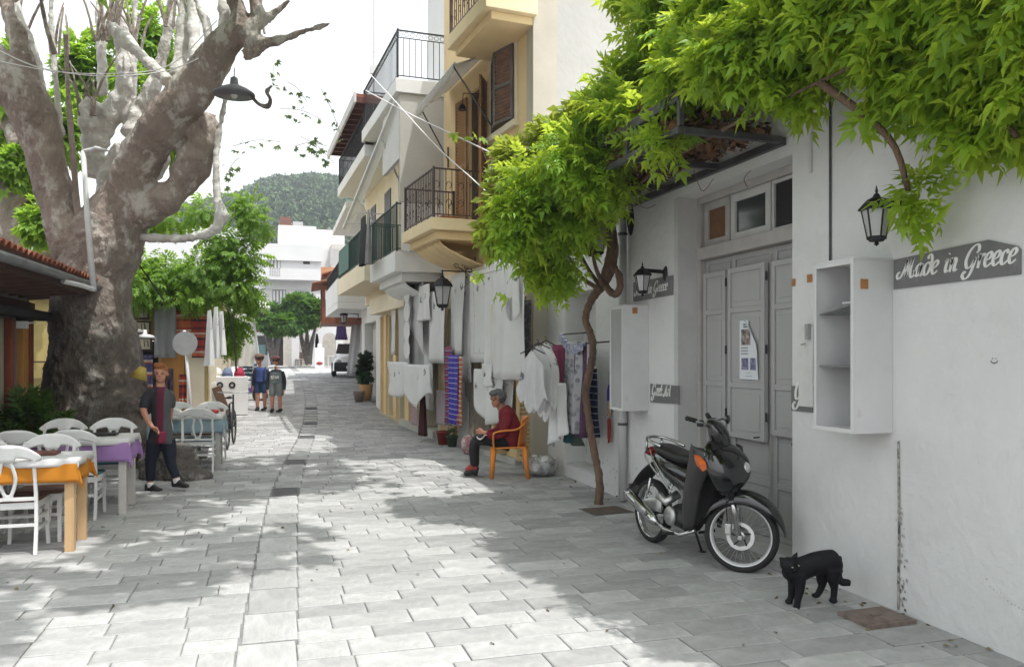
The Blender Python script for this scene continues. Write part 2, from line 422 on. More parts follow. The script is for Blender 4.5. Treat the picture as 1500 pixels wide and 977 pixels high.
m_steel = mat('canopy_steel', (.10, .10, .105), .55, .6, var=.25, scale=8, wear=((.13, .08, .055), 7, .6, .1))
m_tape = mat('brown_tape', (.38, .17, .06), .5, var=.15)
m_pipe = mat('white_pipe', (.55, .55, .55), .5, var=.08, scale=2)
HN = Frame((4.0, -3.0), (4.0, 11.6))
H = thing('white_house', 'single storey whitewashed house with grey double door under a leafy canopy', 'house', (4.0, -3.0, 0), HN.rz)
def hb(name, m, boxes, parent=H, bevel=0, **k):
    b = MB()
    for q in boxes: b.box(*q)
    return b.build(name, m, parent, bevel=bevel, **k)
DY0, DY1, DZ = 8.625, 10.57, 3.3; NY0, NY1 = 12.72, 13.85; TOP = 4.95
def subwall(b, x0, x1, z0, z1, y0=-.4, y1=0):
    b.box(x0, x1, y0, y1, z0, z1)
b = MB(); subwall(b, 0, DY0, 0, TOP); subwall(b, DY0, DY1, DZ, TOP); subwall(b, DY1, NY0, .0, TOP); subwall(b, NY0, NY1, 2.55, TOP); subwall(b, NY1, 14.6, 0, TOP)
b.box(NY0, NY1, -.4, 0, 0, .16)
b.build('wall', m_white, H)
hb('roof', m_greyl, [(-.1, 14.58, -8, .06, TOP, TOP + .12)])
hb('rear_wall', m_white, [(0, 14.58, -8, -7.7, 0, TOP), (0, .3, -7.7, -.4, 0, TOP)])
# door surround and recess
hb('door_threshold', m_greyl, [(DY0, DY1, -.5, -.02, 0, .07)])
for q in ((DY1 - .06, DY1 + .02, -.24, .012, 0, DZ), (DY0 - .02, DY0 + .002, -.24, -.01, 0, DZ)): hb('door_jamb', m_greyl, [q])
hb('door_frame', m_taupe, [(DY1 - .13, DY1 - .06, -.31, -.2, .07, DZ), (DY0 + .002, DY0 + .08, -.31, -.2, .07, DZ), (DY0 + .08, DY1 - .13, -.31, -.2, DZ - .07, DZ), (DY0 + .08, DY1 - .13, -.31, -.17, 2.66, 2.78)], bevel=.006)
# three transom lights
tx = [DY1 - .13, DY1 - .13 - .5, DY1 - .13 - 1.17, DY0 + .08]
for i, mm in enumerate((m_brown_board, m_glass, m_dark)):
    a, c = tx[i + 1] + .012, tx[i] - .012
    fr = MB(); e = .075 if i < 2 else .03
    fr.box(a, c, -.29, -.24, 2.782, 2.782 + e).box(a, c, -.29, -.24, DZ - .072 - e, DZ - .072).box(a, a + e, -.29, -.24, 2.782 + e, DZ - .072 - e).box(c - e, c, -.29, -.24, 2.782 + e, DZ - .072 - e)
    f = fr.build('transom_window', m_taupe if i == 0 else m_greyl, H, bevel=.004, label=['transom window closed with a brown board', 'transom window with grey glass', 'open dark transom window'][i])
    hb('pane', mm, [(a + e, c - e, -.275, -.262, 2.782 + e, DZ - .072 - e)], f)
# door leaves, the middle one with a proud shutter hanging half open
def panelled(name, a, c, z0, z1, yb, parent, splits, st=.06, m=m_grey, th=.03):
    d = MB(); d.box(a, c, yb, yb + th, z0, z1); o = d.build(name, m, parent, bevel=.003)
    zs = [z0] + splits + [z1]
    fr = MB(); fr.box(a, a + st, yb + th, yb + th + .016, z0, z1).box(c - st, c, yb + th, yb + th + .016, z0, z1)
    for q in zs: 
        lo = max(z0, q - st / 2); hi = min(z1, q + st / 2)
        if q == z0: hi = z0 + st
        if q == z1: lo = z1 - st
        fr.box(a + st, c - st, yb + th, yb + th + .0155, lo, hi)
    fr.build('moulding', m, o, bevel=.004)
    for p, q in zip(zs, zs[1:]):
        MB().box(a + st + .035, c - st - .035, yb + th, yb + th + .006, p + st * .5 + .05, q - st * .5 - .05).build('panel', m, o, bevel=.004)
    return o
lv = [(DY1 - .13 - .5, DY1 - .135), (DY1 - .13 - 1.17, DY1 - .13 - .505), (DY0 + .085, DY1 - .13 - 1.175)]
for i, (a, c) in enumerate(lv):
    dr = panelled('door', a, c, .075, 2.655, -.31, H, [.55, 1.0] if i else [.4, 1.0], st=.05)
    zb = 1.0
    MB().box(a + .01, a + .02, -.262, -.24, .1, 2.6).build('door_edge', m_taupe, dr)
    s0 = panelled('shutter', a + (.05 if i == 0 else .03), c - .03, 1.0 if i != 1 else .93, 2.52, -.262 if i != 1 else -.235, dr, [1.42, 2.12], st=.05, m=mat('grey_paint_shutter', (.385, .383, .38), .5, var=.06, scale=3, stretch=(1, 1, .25)))
    for zz in (1.15, 1.75, 2.4): MB().tube([(a + .025, -.21, zz - .04), (a + .025, -.21, zz + .04)], .009, 6).build('hinge', m_black, dr)
    if i: MB().cbox((a + .12, -.235, 1.0 - .03), (.1, .012, .02)).tube([(a + .1, -.225, .97), (a + .1, -.19, .97), (a + .19, -.19, .955)], .007, 6).build('latch', m_black, dr)
# canopy brackets along the wall
cz = 3.42
CAN = thing('door_canopy', 'dark steel framed canopy over the door covered in brown litter and vine', 'canopy', HN.w(10.6, 0, cz), HN.rz)
def cw(a, o_, z): return (a - 10.6, o_, z - cz)
b = MB(); s0, s1 = 8.7, 11.62
b.beam(cw(s0, .03, cz), cw(s1, .03, cz), .05, .06); b.beam(cw(s0, .95, cz + .02), cw(s1, .95, cz + .02), .05, .05); b.beam(cw(s0, .95, cz + .28), cw(s1, .95, cz + .28), .05, .07); b.beam(cw(s0, .05, cz + .55), cw(s1, .05, cz + .55), .05, .05)
b.build('rail', m_steel, CAN)
for q in (s0, 9.67, 10.67, s1):
    b = MB(); b.beam(cw(q, .06, cz + .005), cw(q, .925, cz + .015), .05, .05).beam(cw(q, .06, cz + .55), cw(q, .925, cz + .285), .04, .04).beam(cw(q, .95, cz + .05), cw(q, .95, cz + .245), .04, .04, up=(1, 0, 0)).build('bracket', m_steel, CAN)
m_litter = mat('dead_leaves', (.13, .07, .045), .9, var=.4, scale=18, col2=(.30, .25, .19), bump=.8, bscale=40, dist=.03)
R2 = random.Random(3)
b = MB()
for i in range(6):
    a = s0 + .03 + i * .475
    b.sheet(lambda u_, v_, a=a, i=i: cw(a + .455 * u_, .08 + .9 * v_, cz + .60 - .28 * v_ + .006 * math.sin(u_ * 30 + i)), 12, 2, .008)
b.build('roof_sheets', mat('canopy_sheet', (.22, .19, .16), .7, var=.3, scale=6, wear=((.12, .065, .04), 4, .45, .2)), CAN)
g = np.random.RandomState(5); n = 2600
C = np.stack([np.full(n, 4.0) - (.08 + .85 * g.rand(n)), 5.8 + 2.9 * g.rand(n), np.zeros(n)], 1); C[:, 2] = cz + .06 + .1 * g.rand(n) + (np.clip(g.rand(n) - .7, 0, 1)) * .9
D = g.normal(size=(n, 3)) * (1, 1, .25); leaf_cloud('litter', mat('litter_leaf', (.16, .085, .045), .9, var=.3, attr=.6, bump=0), CAN, C, D, .10, T_LEAF, 5)
# weathered drainpipe, conduits
b = MB(); s_, _ = HN.hit(912, 500, .07); b.tube([(s_, .07, .02), (s_, .07, 3.4)], .047, 12)
b.build('drainpipe', m_pipe, H, smooth=True)
for zz in (.9, 2.1, 3.1): MB().lathe([(.055, -.015), (.055, .015)], 12, Matrix.Translation((s_, .07, zz))).build('pipe_clip', m_steel, H)
s2, _ = HN.hit(1218, 300, 0); MB().tube([(s2, .012, 2.33), (s2, .012, 4.2)], .009, 6).tube([(s2 + .1, .02, 2.36), (s2 - .02, .03, 2.37), (s2 - .08, .02, 2.345)], .012, 6).build('conduit', m_steel, H)
s2, _ = HN.hit(1189, 120, 0); MB().tube([(s2, .012, 3.1), (s2 + .002, .012, 4.2)], .014, 6).build('conduit', m_pipe, H)
s2, _ = HN.hit(1318, 760, 0)
MB().tube(smooth_path([(s2 + .004, .008, 1.13), (s2, .009, .9), (s2 - .003, .009, .5), (s2 + .002, .009, .25), (s2, .012, 0.02)], 4), .0075, 6).build('conduit', mat('conduit_old', (.33, .32, .30), .8, var=.4, scale=30, wear=((.07, .07, .065), 25, .5, .1)), H, label='thin stained pipe running down to the paving')
# damp stains hugging the pipe and base: thin flakes of dark lichen
g = MB(); R3 = random.Random(9)
def flake(b, s, z, r, out=.0052):
    n = 9; b.add([(s + r * (.6 + .5 * R3.random()) * math.cos(2 * PI * k / n) * .8, out, z + r * (.6 + .6 * R3.random()) * math.sin(2 * PI * k / n)) for k in range(n)], [tuple(range(n))[::-1]])
for i in range(70):
    z = R3.choice([.62, .48, .36, .2, .1]) + R3.gauss(0, .05); flake(g, s2 - .01 + R3.gauss(-.012, .022), max(.03, z), R3.uniform(.003, .014))
for i in range(20):
    t = i / 19; flake(g, 6.8 - t * .45, .40 - .11 * math.sin(t * 2.2) + R3.gauss(0, .006), R3.uniform(.002, .006))
g.build('lichen', mat('lichen', (.36, .36, .35), .95, var=.2), H, kind='stuff')
# wall by the pipe: crack flakes
g = MB()
for i in range(110):
    flake(g, R3.uniform(10.7, 12.7), abs(R3.gauss(0, .22)) + .03, R3.uniform(.004, .02), .0035)
g.build('lichen', mat('lichen2', (.42, .42, .41), .95, var=.2), H, kind='stuff')
# niche with shut grey door behind the scarves
n_ = hb('niche', m_white, [(NY0 + .01, NY1 - .01, -.38, -.3, .16, 2.55)])
hb('sill', m_greyl, [(NY0 + .005, NY1 - .005, -.3, -.01, .16, .19)])
panelled('niche_door', NY0 + .1, NY1 - .6, .25, 2.5, -.3, H, [1.1], st=.06, m=m_greyl); panelled('niche_door', NY1 - .58, NY1 - .08, .25, 2.5, -.3, H, [1.1], st=.06, m=m_greyl)
# ------------------------------------------------------------------ lettering
GL = {'M': (1.45, [[(-.30, .42), (-.42, .5), (-.55, .3), (-.42, .02), (-.12, .1), (.18, .7), (.38, 1.45)], [(.36, 1.42), (.40, .8), (.44, .04)], [(.44, .04), (.7, .8), (.98, 1.5)], [(.98, 1.5), (.9, .8), (.92, .25), (1.12, 0), (1.36, .12), (1.4, .4), (1.24, .46)]]),
 'a': (.88, [[(.62, .78), (.42, .96), (.14, .75), (.08, .3), (.26, .03), (.5, .2), (.66, .85)], [(.68, .95), (.62, .35), (.7, .04), (.9, .14)]]),
 'd': (.86, [[(.62, .78), (.42, .96), (.14, .75), (.08, .3), (.28, .03), (.54, .15), (.74, .7), (.74, 1.2), (.54, 1.52), (.32, 1.42), (.36, 1.2)]]),
 'e': (.72, [[(.14, .45), (.46, .58), (.58, .84), (.38, 1.0), (.12, .75), (.08, .3), (.3, .02), (.66, .25)]]),
 'i': (.52, [[(.06, .78), (.24, .95), (.2, .3), (.3, .03), (.48, .16)], [(.32, 1.3), (.36, 1.38)]]),
 'n': (.92, [[(.04, .78), (.22, .95), (.16, 0)], [(.18, .5), (.42, .95), (.62, .8), (.56, .25), (.66, .03), (.86, .16)]]),
 'G': (1.2, [[(1.0, 1.1), (1.16, 1.25), (1.1, 1.58), (.78, 1.66), (.36, 1.3), (.14, .65), (.34, .12), (.7, .2), (.98, .75)], [(1.0, .78), (.9, .1), (.66, -.48), (.3, -.66), (.04, -.42), (.14, -.14), (.3, -.26)]]),
 'r': (.66, [[(.04, .75), (.22, .95), (.17, 0)], [(.18, .5), (.4, .9), (.6, .88), (.62, .74)]]),
 'c': (.68, [[(.56, .72), (.44, .97), (.14, .78), (.08, .3), (.3, .02), (.62, .25)]]),
 'k': (.78, [[(.28, 1.6), (.16, 0)], [(.66, .92), (.24, .5), (.5, .3), (.72, .02)]]),
 'A': (1.15, [[(-.1, .3), (-.15, .05), (.1, .02), (.45, .8), (.78, 1.5)], [(.78, 1.5), (.76, .6), (.86, .03), (1.05, .12)], [(.3, .6), (.82, .62)]]),
 't': (.56, [[(.3, 1.4), (.2, .35), (.32, .03), (.54, .18)], [(.02, .95), (.52, 1.0)]]), ' ': (.55, [])}
def script(b, text, s0, z0, h, xs=1., out=.02, th=.004, slope=0, wt=1.):
    """text runs towards -s (to the right for someone in the street); h = x-height"""
    x = 0
    for ch in text:
        wd, st = GL[ch]
        for pts in st:
            pp = smooth_path([((px_ + .28 * py_) * h * xs, py_ * h, 0) for px_, py_ in pts], 5); L_, R_ = [], []
            for i, p in enumerate(pp):
                d = (pp[min(i + 1, len(pp) - 1)] - pp[max(i - 1, 0)]).normalized(); n = Vector((-d.y, d.x, 0))
                t = i / (len(pp) - 1); wv = h * wt * (.045 + .095 * abs(d.y - .2 * d.x) ** 1.5) * (.75 + .25 * math.sin(PI * t))
                L_.append(p + n * wv); R_.append(p - n * wv)
            vs = []; m = len(pp)
            for q in L_ + R_: X = x + q.x; vs.append((s0 - X, out, z0 + q.y + slope * X))
            vs += [(a, out + th, c) for a, _, c in vs[:2 * m]]
            fs = []
            for i in range(m - 1):
                a, c, d_, e = i, i + 1, m + i + 1, m + i
                fs += [(a + 2 * m, e + 2 * m, d_ + 2 * m, c + 2 * m), (a, a + 2 * m, c + 2 * m, c), (e, d_, d_ + 2 * m, e + 2 * m)]
            b.add(vs, fs)
        x += wd * h * xs
    return x
def sign(label, px0, y0t, y0b, px1, y1t, y1b, text, h, xoff, zoff, clip=False, xs=1.):
    a0, zt = HN.hit(px0, y0t); _, zb = HN.hit(px0, y0b); a1, zt1 = HN.hit(px1, y1t); _, zb1 = HN.hit(px1, y1b)
    t = thing('shop_sign', label, 'sign', HN.w((a0 + a1) / 2, 0, zb), HN.rz)
    c = (a0 + a1) / 2; L_ = a0 - a1
    poly = [(-L_ / 2, zb1 - zb), (L_ / 2, 0), (L_ / 2, zt - zb)]
    if clip: poly += [(-L_ / 2 + L_ * .22, zt1 - zb + .06), (-L_ / 2 + .02, zt1 - zb - .0), (-L_ / 2, zt1 - zb - .02)]
    else: poly += [(-L_ / 2, zt1 - zb)]
    MB(Matrix.Rotation(PI / 2, 4, 'X')).prism(poly, -.014, -.003).build('board', m_sign, t, bevel=.002)
    b = MB(); sl = (zb1 - zb) / L_; script(b, text, L_ / 2 - xoff, zoff, h, xs, .0143, .003, sl); b.build('lettering', m_letter, t); return t
sign('long slate grey sign reading Made in Greece in white script beside the lamp', 1311, 381, 424, 1497, 360, 401.5, 'Made in Greece', .083, .075, .065, True, .93)
sign('short dark sign reading Made in Greece half hidden by the wall lantern', 929, 414, 442, 987, 403.5, 432, 'Made in Greece', .072, .075, .06, False, .95)
sign('small dark sign reading Greek Art just left of the grey door', 954, 562, 589, 996, 565, 592, 'Greek Art', .082, .04, .075, False, .75)
gs = sign('small dark sign with a white letter G beside the grey door, half covered by paper', 1161, 565, 601, 1192, 566, 604, 'G', .11, .035, .085, False, .8)
# smiley scratched on the wall
a, z = HN.hit(1457, 528); b = MB()
b.tube([(a + .022 * math.cos(t), .004, z + .016 * math.sin(t)) for t in [PI + PI * k / 8 for k in range(9)]], .0022, 4)
b.sph((a + .012, .004, z + .012), .003, 6, 4).sph((a - .012, .004, z + .012), .003, 6, 4).build('smiley_mark', m_black, H)
# cabinets
def cabinet(label, s0, s1, z0, z1, dep=.3):
    t = thing('display_cabinet', label, 'cabinet', HN.w(s0, 0, z0), HN.rz); Wd = s1 - s0; Ht = z1 - z0; m = mat('cabinet_white', (.60, .60, .60), .55, var=.05, scale=3, bump=.1, wear=((.42, .40, .37), 3, .62, .15))
    MB().box(0, Wd, .002, .012, 0, Ht).build('back', m, t); MB().box(0, .018, .012, dep, 0, Ht).build('side', m, t); MB().box(Wd - .018, Wd, .012, dep, 0, Ht).build('side', m, t)
    MB().box(.018, Wd - .018, .012, dep, 0, .018).build('bottom', m, t); MB().box(-.008, Wd + .008, .0, dep + .012, Ht, Ht + .016).build('top', m, t, bevel=.002)
    e = .028; MB().box(0, Wd, dep, dep + .014, 0, e).box(0, Wd, dep, dep + .014, Ht - e, Ht).box(0, e, dep, dep + .014, e, Ht - e).box(Wd - e, Wd, dep, dep + .014, e, Ht - e).build('front_frame', m, t, bevel=.002)
    return t, m
ct, cm = cabinet('white open fronted display cabinet with two shelves beside the long sign', 7.53, 7.94, 1.18, 2.33)
m_shelf = mat('shelf_glass', (.2, .21, .21), .2, var=.1)
MB().box(.02, .39, .02, .28, .44, .448).build('shelf', m_shelf, ct); 
MB().add([(.02, .02, .86), (.39, .02, .80), (.39, .28, .80), (.02, .28, .86), (.02, .02, .868), (.39, .02, .808), (.39, .28, .808), (.02, .28, .868)], [(0, 3, 2, 1), (4, 5, 6, 7), (0, 1, 5, 4), (1, 2, 6, 5), (2, 3, 7, 6), (3, 0, 4, 7)]).build('shelf', m_shelf, ct, label='tilted fallen shelf')
MB().box(.03, .25, .03, .2, .87, .885).build('slab', cm, ct); MB().beam((.05, .1, .88), (.02, .14, 1.05), .01, .01).build('stick', m_black, ct)
ct2, _ = cabinet('narrow white display cabinet on the wall beside the vine and drainpipe', 11.2, 11.55, 1.09, 2.23)
MB().box(.018, .33, .304, .308, .028, 1.11).build('pane', mat('dusty_glass', (.36, .37, .37), .25, var=.08, scale=2), ct2)
def tape(px, py, out=.004, w=.05, h=.06, rz=0, label='', face='wall'):
    a, z = HN.hit(px, py, out)
    o = MB().box(-w / 2, w / 2, 0, .003, -h / 2, h / 2).box(-.004, .004, .003, .006, -.02, .008).build('tape_patch', m_tape, None, origin=False); o.location = HN.w(a, out, z); o.rotation_euler = (0, 0, HN.rz + rz); tag(o, label, 'tape patch', 'brown tape patches round the shop front')
tape(1162.5, 414, label='brown tape patch at the wall edge next to the door', w=.045)
tape(1186, 408, label='brown tape patch just left of the top of the shelved cabinet', w=.06)
tape(1188, 537, label='lowest brown tape patch, on the paper left of the shelved cabinet', w=.05)
for t_, lb, px, py in ((ct, 'brown tape patch on the side of the shelved cabinet', 1266, 416), (ct2, 'brown tape patch on the top of the narrow cabinet', 930, 455)):
    Y = (t_.location.y - .002); r = ray(px, py); k = Y / r.y; p = CAM + r * k
    o = MB().box(-.03, .03, -.003, 0, -.033, .033).box(-.004, .004, -.006, -.003, -.02, .004).build('tape_patch', m_tape, None, origin=False); o.location = (p.x, Y, p.z); tag(o, lb, 'tape patch', 'brown tape patches round the shop front')
# paper sheet and switch by the cabinet
a0, z0 = HN.hit(1172, 600, .005); a1, z1 = HN.hit(1193, 478, .005)
o = MB().box(min(a0, a1), max(a0, a1), .016, .019, z0 + .03, z1).build('paper_sheet', mat('old_paper', (.62, .62, .60), .7, var=.06, scale=9), None, origin=False); o.location = HN.o; o.rotation_euler = (0, 0, HN.rz); tag(o, 'faded paper sheet stuck on the wall left of the shelved cabinet', 'paper sheet')
a0, z0 = HN.hit(1188, 486, .005); o = MB().box(-.02, .02, 0, .03, -.06, .06).box(-.012, .012, .03, .036, -.03, .03).tube([(.02, .02, -.09), (.05, .04, -.1)], .008, 6).build('switch_box', m_grey, None, origin=False, bevel=.003); o.location = HN.w(a0, 0.02, z0); o.rotation_euler = (0, 0, HN.rz); tag(o, 'small grey switch box on the wall beside the shelved cabinet', 'switch')
# poster on the door
FD = Frame((4.0 + .19, -3), (4.19, 11.1)); a0, z0 = FD.hit(1084, 555); a1, z1 = FD.hit(1111, 468)
t = thing('poster', 'white poster with dark photos curling off the middle door', 'poster', FD.w((a0 + a1) / 2, 0, z0), FD.rz); hw = (a0 - a1) / 2; hh = z1 - z0
def pf(u_, v_): 
    x = hw - 2 * hw * u_; cut = max(0, v_ - .58) / .42 * .62; x = max(x, -hw + 2 * hw * cut) if u_ > .5 else x
    return (x, .004 + .03 * (u_ ** 3) * v_, hh * v_)
MB().sheet(pf, 8, 10, .0015).build('paper', mat('poster_paper', (.72, .74, .78), .5, var=.02), t)
m_ph1 = mat('photo_print', (.03, .025, .03), .4, var=.4, scale=22, col2=(.5, .42, .40), bump=0); m_ph2 = mat('photo_print_blue', (.03, .04, .09), .4, scale=26, col2=(.35, .33, .5), bump=0)
for (u0, u1, v0, v1, mm) in ((.1, .62, .58, .85, m_ph1), (.12, .5, .16, .36, m_ph2), (.6, .92, .16, .36, m_ph2), (.1, .48, .52, .545, m_grey), (.1, .48, .47, .495, m_grey), (.1, .48, .42, .445, m_grey), (.2, .5, .92, .94, m_dark), (.22, .5, .88, .9, m_dark), (.4, .62, .1, .11, m_grey), (.35, .7, .05, .06, m_grey)):
    MB().sheet(lambda a, c: tuple(Vector(pf(u0 + (u1 - u0) * a, v0 + (v1 - v0) * c)) + Vector((0, .003, 0))), 4, 3).build('print', mm, t)
# ------------------------------------------------------------------ lanterns
m_milk = mat('milky_glass', (.42, .42, .42), .3, var=.1, scale=5, spec=.6)
def lantern(label, frame, s, out, z, k=1., arm='short', group='wall lanterns'):
    t = thing('wall_lantern', label, 'lantern', frame.w(s, 0, z), frame.rz, group)
    c = Vector((0, out, 0)); T = Matrix.Translation(c) @ Matrix.Rotation(PI / 4, 4, 'Z') @ Matrix.Diagonal((k, k, k, 1))
    MB().lathe([(.13, 0), (.135, .008), (.10, .05), (.065, .085), (.03, .10), (.02, .12), (.008, .13), (.012, .145), (.001, .19)], 6, T).build('cap', m_black, t)
    MB().lathe([(.062, -.21), (.105, 0)], 6, T).build('glass', m_milk, t)
    b = MB(); Tb = T
    for q in range(6):
        an = 2 * PI * q / 6; b.beam(Tb @ Vector((.065 * math.cos(an), .065 * math.sin(an), -.215)), Tb @ Vector((.108 * math.cos(an), .108 * math.sin(an), 0)), .009 * k, .009 * k)
    b.lathe([(.07, -.225), (.072, -.21), (.066, -.2)], 6, T); b.lathe([(.05, -.24), (.06, -.225)], 6, T); b.lathe([(.001, -.275), (.02, -.26), (.012, -.245), (.03, -.24)], 8, T).build('cage', m_black, t)
    b = MB()
    if arm == 'short':
        b.beam((0, .02, .06 * k), tuple(c + Vector((0, 0, .075 * k))), .02 * k, .05 * k); b.lathe([(.001, 0), (.035, .005), (.05, .02), (.055, .03)], 12, Matrix.Translation((0, .03, .03 * k)) @ Matrix.Rotation(PI / 2, 4, 'X') @ Matrix.Diagonal((k, 2.1 * k, 1, 1)))
    else:
        b.tube([(0, 0, .28), (0, out + .02, .28)], .012, 6); b.tube([(0, out, .28), (0, out, .18 * k)], .006, 6)
        b.tube([(0, .04, .28 - .02)] + [(0, .04 + .02 * q + .1 * math.sin(q * .62), .26 + .13 * math.cos(q * .5)) for q in range(1, 12)], .009, 6)
        for cx, rr in ((.12, .075), (.30, .055)):
            b.tube([(0, out * .1 + cx + rr * (1 - q / 16) * math.cos(q * .62), .37 + rr * (1 - q / 16) * math.sin(q * .62)) for q in range(15)], .007, 5)
        b.tube([(0, .008, .55), (0, .008, -.3)], .012, 6)
    b.build('bracket', m_black, t); return t
a, z = HN.hit(1284, 308, .27); lantern('black iron wall lantern above the shelved cabinet, leaves touching it', HN, a, .27, z, .84)
a, z = HN.hit(941, 404, .27); lantern('black wall lantern with milky glass hanging over the short sign', HN, a, .27, z, .78)
a, z = HN.hit(871, 326, .45); lantern('large dark lantern in the shade under the vine', HN, a, .45, z, 1.6)
# thing hanging near the narrow cabinet: souvenir
a, z = HN.hit(891, 575, .06); t = thing('hanging_souvenir', 'string of blue, orange and red woven souvenirs hanging by the drainpipe', 'souvenir', HN.w(a, .05, z), HN.rz)
MB().tube([(0, 0, .05), (0, .0, .26)], .003, 5).build('string', m_dark, t)
MB().prism([(-.04, -.1), (.04, -.1), (.04, .03), (.0, .1), (-.04, .03)], -.01, .01, Matrix.Rotation(PI / 2, 4, 'X')).build('flap', mat('violet_cloth', (.07, .05, .30), .8), t)
MB().cbox((0, 0, -.2), (.085, .02, .17)).build('flap', mat('orange_cloth', (.45, .16, .07), .8, col2=(.55, .5, .42), scale=30), t, label='orange and white patterned piece', bevel=.003)
b = MB()
for k in range(7): b.cbox((-.035 + k * .0115, 0, -.44 - .02 * (k % 3)), (.010, .012, .24 + .04 * (k % 2)))
b.build('fringe', mat('red_cloth', (.32, .035, .03), .8), t)
# ================================================================== ROW OF TALL BUILDINGS (right, beyond the white house)
m_yel = mat('ochre_render', (.74, .56, .31), .85, var=.07, scale=1.5, bump=.4, bscale=16, dist=.01, wear=((.48, .37, .22), 2.5, .6, .2))
m_cream = mat('cream_render', (.72, .64, .49), .85, var=.06, scale=1.5, bump=.4, bscale=16, dist=.01, wear=((.5, .45, .36), 2.5, .6, .2))
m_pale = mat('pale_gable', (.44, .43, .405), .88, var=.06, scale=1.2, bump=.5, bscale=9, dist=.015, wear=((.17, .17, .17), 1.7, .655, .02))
m_off = mat('offwhite_render', (.58, .575, .56), .85, var=.05, scale=1.4, bump=.35, bscale=16, wear=((.42, .41, .39), 2, .62, .2))
m_beige = mat('beige_render', (.47, .455, .42), .85, var=.05, scale=1.4, bump=.3, bscale=18)
m_wht = mat('white_render', (.70, .70, .69), .85, var=.04, scale=1.2, bump=.3, bscale=12, wear=((.52, .515, .50), 1.6, .62, .2))
m_railbr = mat('brown_iron', (.07, .04, .035), .5, .3, var=.2, bump=.1)
m_railgr = mat('green_iron', (.02, .055, .045), .5, .2, var=.2, bump=.1)
m_wood = mat('door_wood', (.30, .15, .06), .55, var=.25, scale=5, bump=.2, stretch=(3, 3, .4))
m_woodd = mat('shutter_wood', (.12, .075, .05), .6, var=.25, scale=5, bump=.2, stretch=(3, 3, .4))
m_kerb = mat('pale_step', (.50, .49, .46), .85, var=.1, scale=5, bump=.4, wear=((.35, .34, .32), 5, .58, .2))
def bld(name, label, fr, s=0, cat='house'): return thing(name, label, cat, fr.w(s, 0, 0), fr.rz)
class Bd:
    def __init__(s, root, fr): s.r = root; s.fr = fr; s.M = fr.M
    def box(s, name, m, boxes, bevel=0, parent=None, **k):
        b = MB(s.M)
        for q in boxes: b.box(*q)
        return b.build(name, m, parent or s.r, world=True, bevel=bevel, **k)
    def mb(s): return MB(s.M)
    def put(s, b, name, m, parent=None, **k): return b.build(name, m, parent or s.r, world=True, **k)
def railing(B, pts, z0, h, m, step=.11, style='scroll', name='railing'):
    b = B.mb()
    segs = list(zip(pts, pts[1:]))
    for (a, c) in segs:
        b.beam((a[0], a[1], z0 + h), (c[0], c[1], z0 + h), .035, .022); b.beam((a[0], a[1], z0 + .06), (c[0], c[1], z0 + .06), .025, .016)
        if style == 'band': b.beam((a[0], a[1], z0 + h - .14), (c[0], c[1], z0 + h - .14), .02, .014)
    for q in pts: b.beam((q[0], q[1], z0), (q[0], q[1], z0 + h + .03), .035, .035)
    r = B.put(b, name, m)
    c_ = B.mb()
    for a, c in segs:
        A = Vector((a[0], a[1], 0)); D = Vector((c[0], c[1], 0)) - A; L_ = D.length; D.normalize(); n = max(1, int(L_ / step)); dx = L_ / n
        for i in range(1, n):
            p = A + D * (i * dx); c_.beam((p.x, p.y, z0 + .06), (p.x, p.y, z0 + h - (.14 if style == 'band' else 0)), .012, .012)
        if style == 'scroll':
            for i in range(0, n, 2):
                p = A + D * ((i + .5) * dx); rr = dx * .42
                for zc in (z0 + h * .32, z0 + h * .68):
                    c_.tube([(p.x + D.x * rr * math.cos(t) * sg, p.y + D.y * rr * math.cos(t) * sg, zc + .06 * math.sin(t)) for sg, t in ((1, k * .9) for k in range(6))], .006, 4)
        if style == 'band':
            for i in range(n):
                p = A + D * ((i + .5) * dx)
                c_.tube([(p.x + D.x * dx * .4 * math.cos(t), p.y + D.y * dx * .4 * math.cos(t), z0 + h - .07 + .045 * math.sin(t)) for t in [k * 1.05 for k in range(7)]], .005, 4)
    B.put(c_, 'balusters', m, r, kind='stuff'); return r
def slab(B, s0, s1, out, z0, z1, m, cove=0, name='balcony_slab', cham=0):
    b = B.mb()
    poly = [(s0, .0), (s0, out - cham), (s0 + cham, out), (s1 - cham, out), (s1, out - cham), (s1, 0)] if cham else [(s0, 0), (s0, out), (s1, out), (s1, 0)]
    b.prism(poly[::-1], z0, z1)
    o = B.put(b, name, m, bevel=.012)
    return o
def shutter(B, s, out0, ang, wd, z0, z1, m, mslat, name='shutter', lo=False):
    """leaf hinged at (s,out0), turned ang from the wall plane; slats inside a frame"""
    T = Matrix.Translation((s, out0, 0)) @ Matrix.Rotation(ang, 4, 'Z'); b = MB(B.M @ T); e = .05
    b.box(0, e, 0, .035, z0, z1).box(wd - e, wd, 0, .035, z0, z1).box(e, wd - e, 0, .0345, z0, z0 + e).box(e, wd - e, 0, .0345, z1 - e, z1).box(e, wd - e, 0, .0345, (z0 + z1) / 2 - .03, (z0 + z1) / 2 + .03)
    o = B.put(b, name, m); b = MB(B.M @ T); n = int((z1 - z0) / .065)
    for i in range(n):
        z = z0 + e + (z1 - z0 - 2 * e) * (i + .5) / n; b.add([(e, .002, z - .02), (wd - e, .002, z - .02), (wd - e, .032, z + .018), (e, .032, z + .018), (e, .002, z - .012), (wd - e, .002, z - .012), (wd - e, .032, z + .026), (e, .032, z + .026)], [(0, 1, 2, 3), (7, 6, 5, 4), (0, 4, 5, 1), (3, 2, 6, 7)])
    B.put(b, 'slats', mslat, o, kind='stuff'); return o
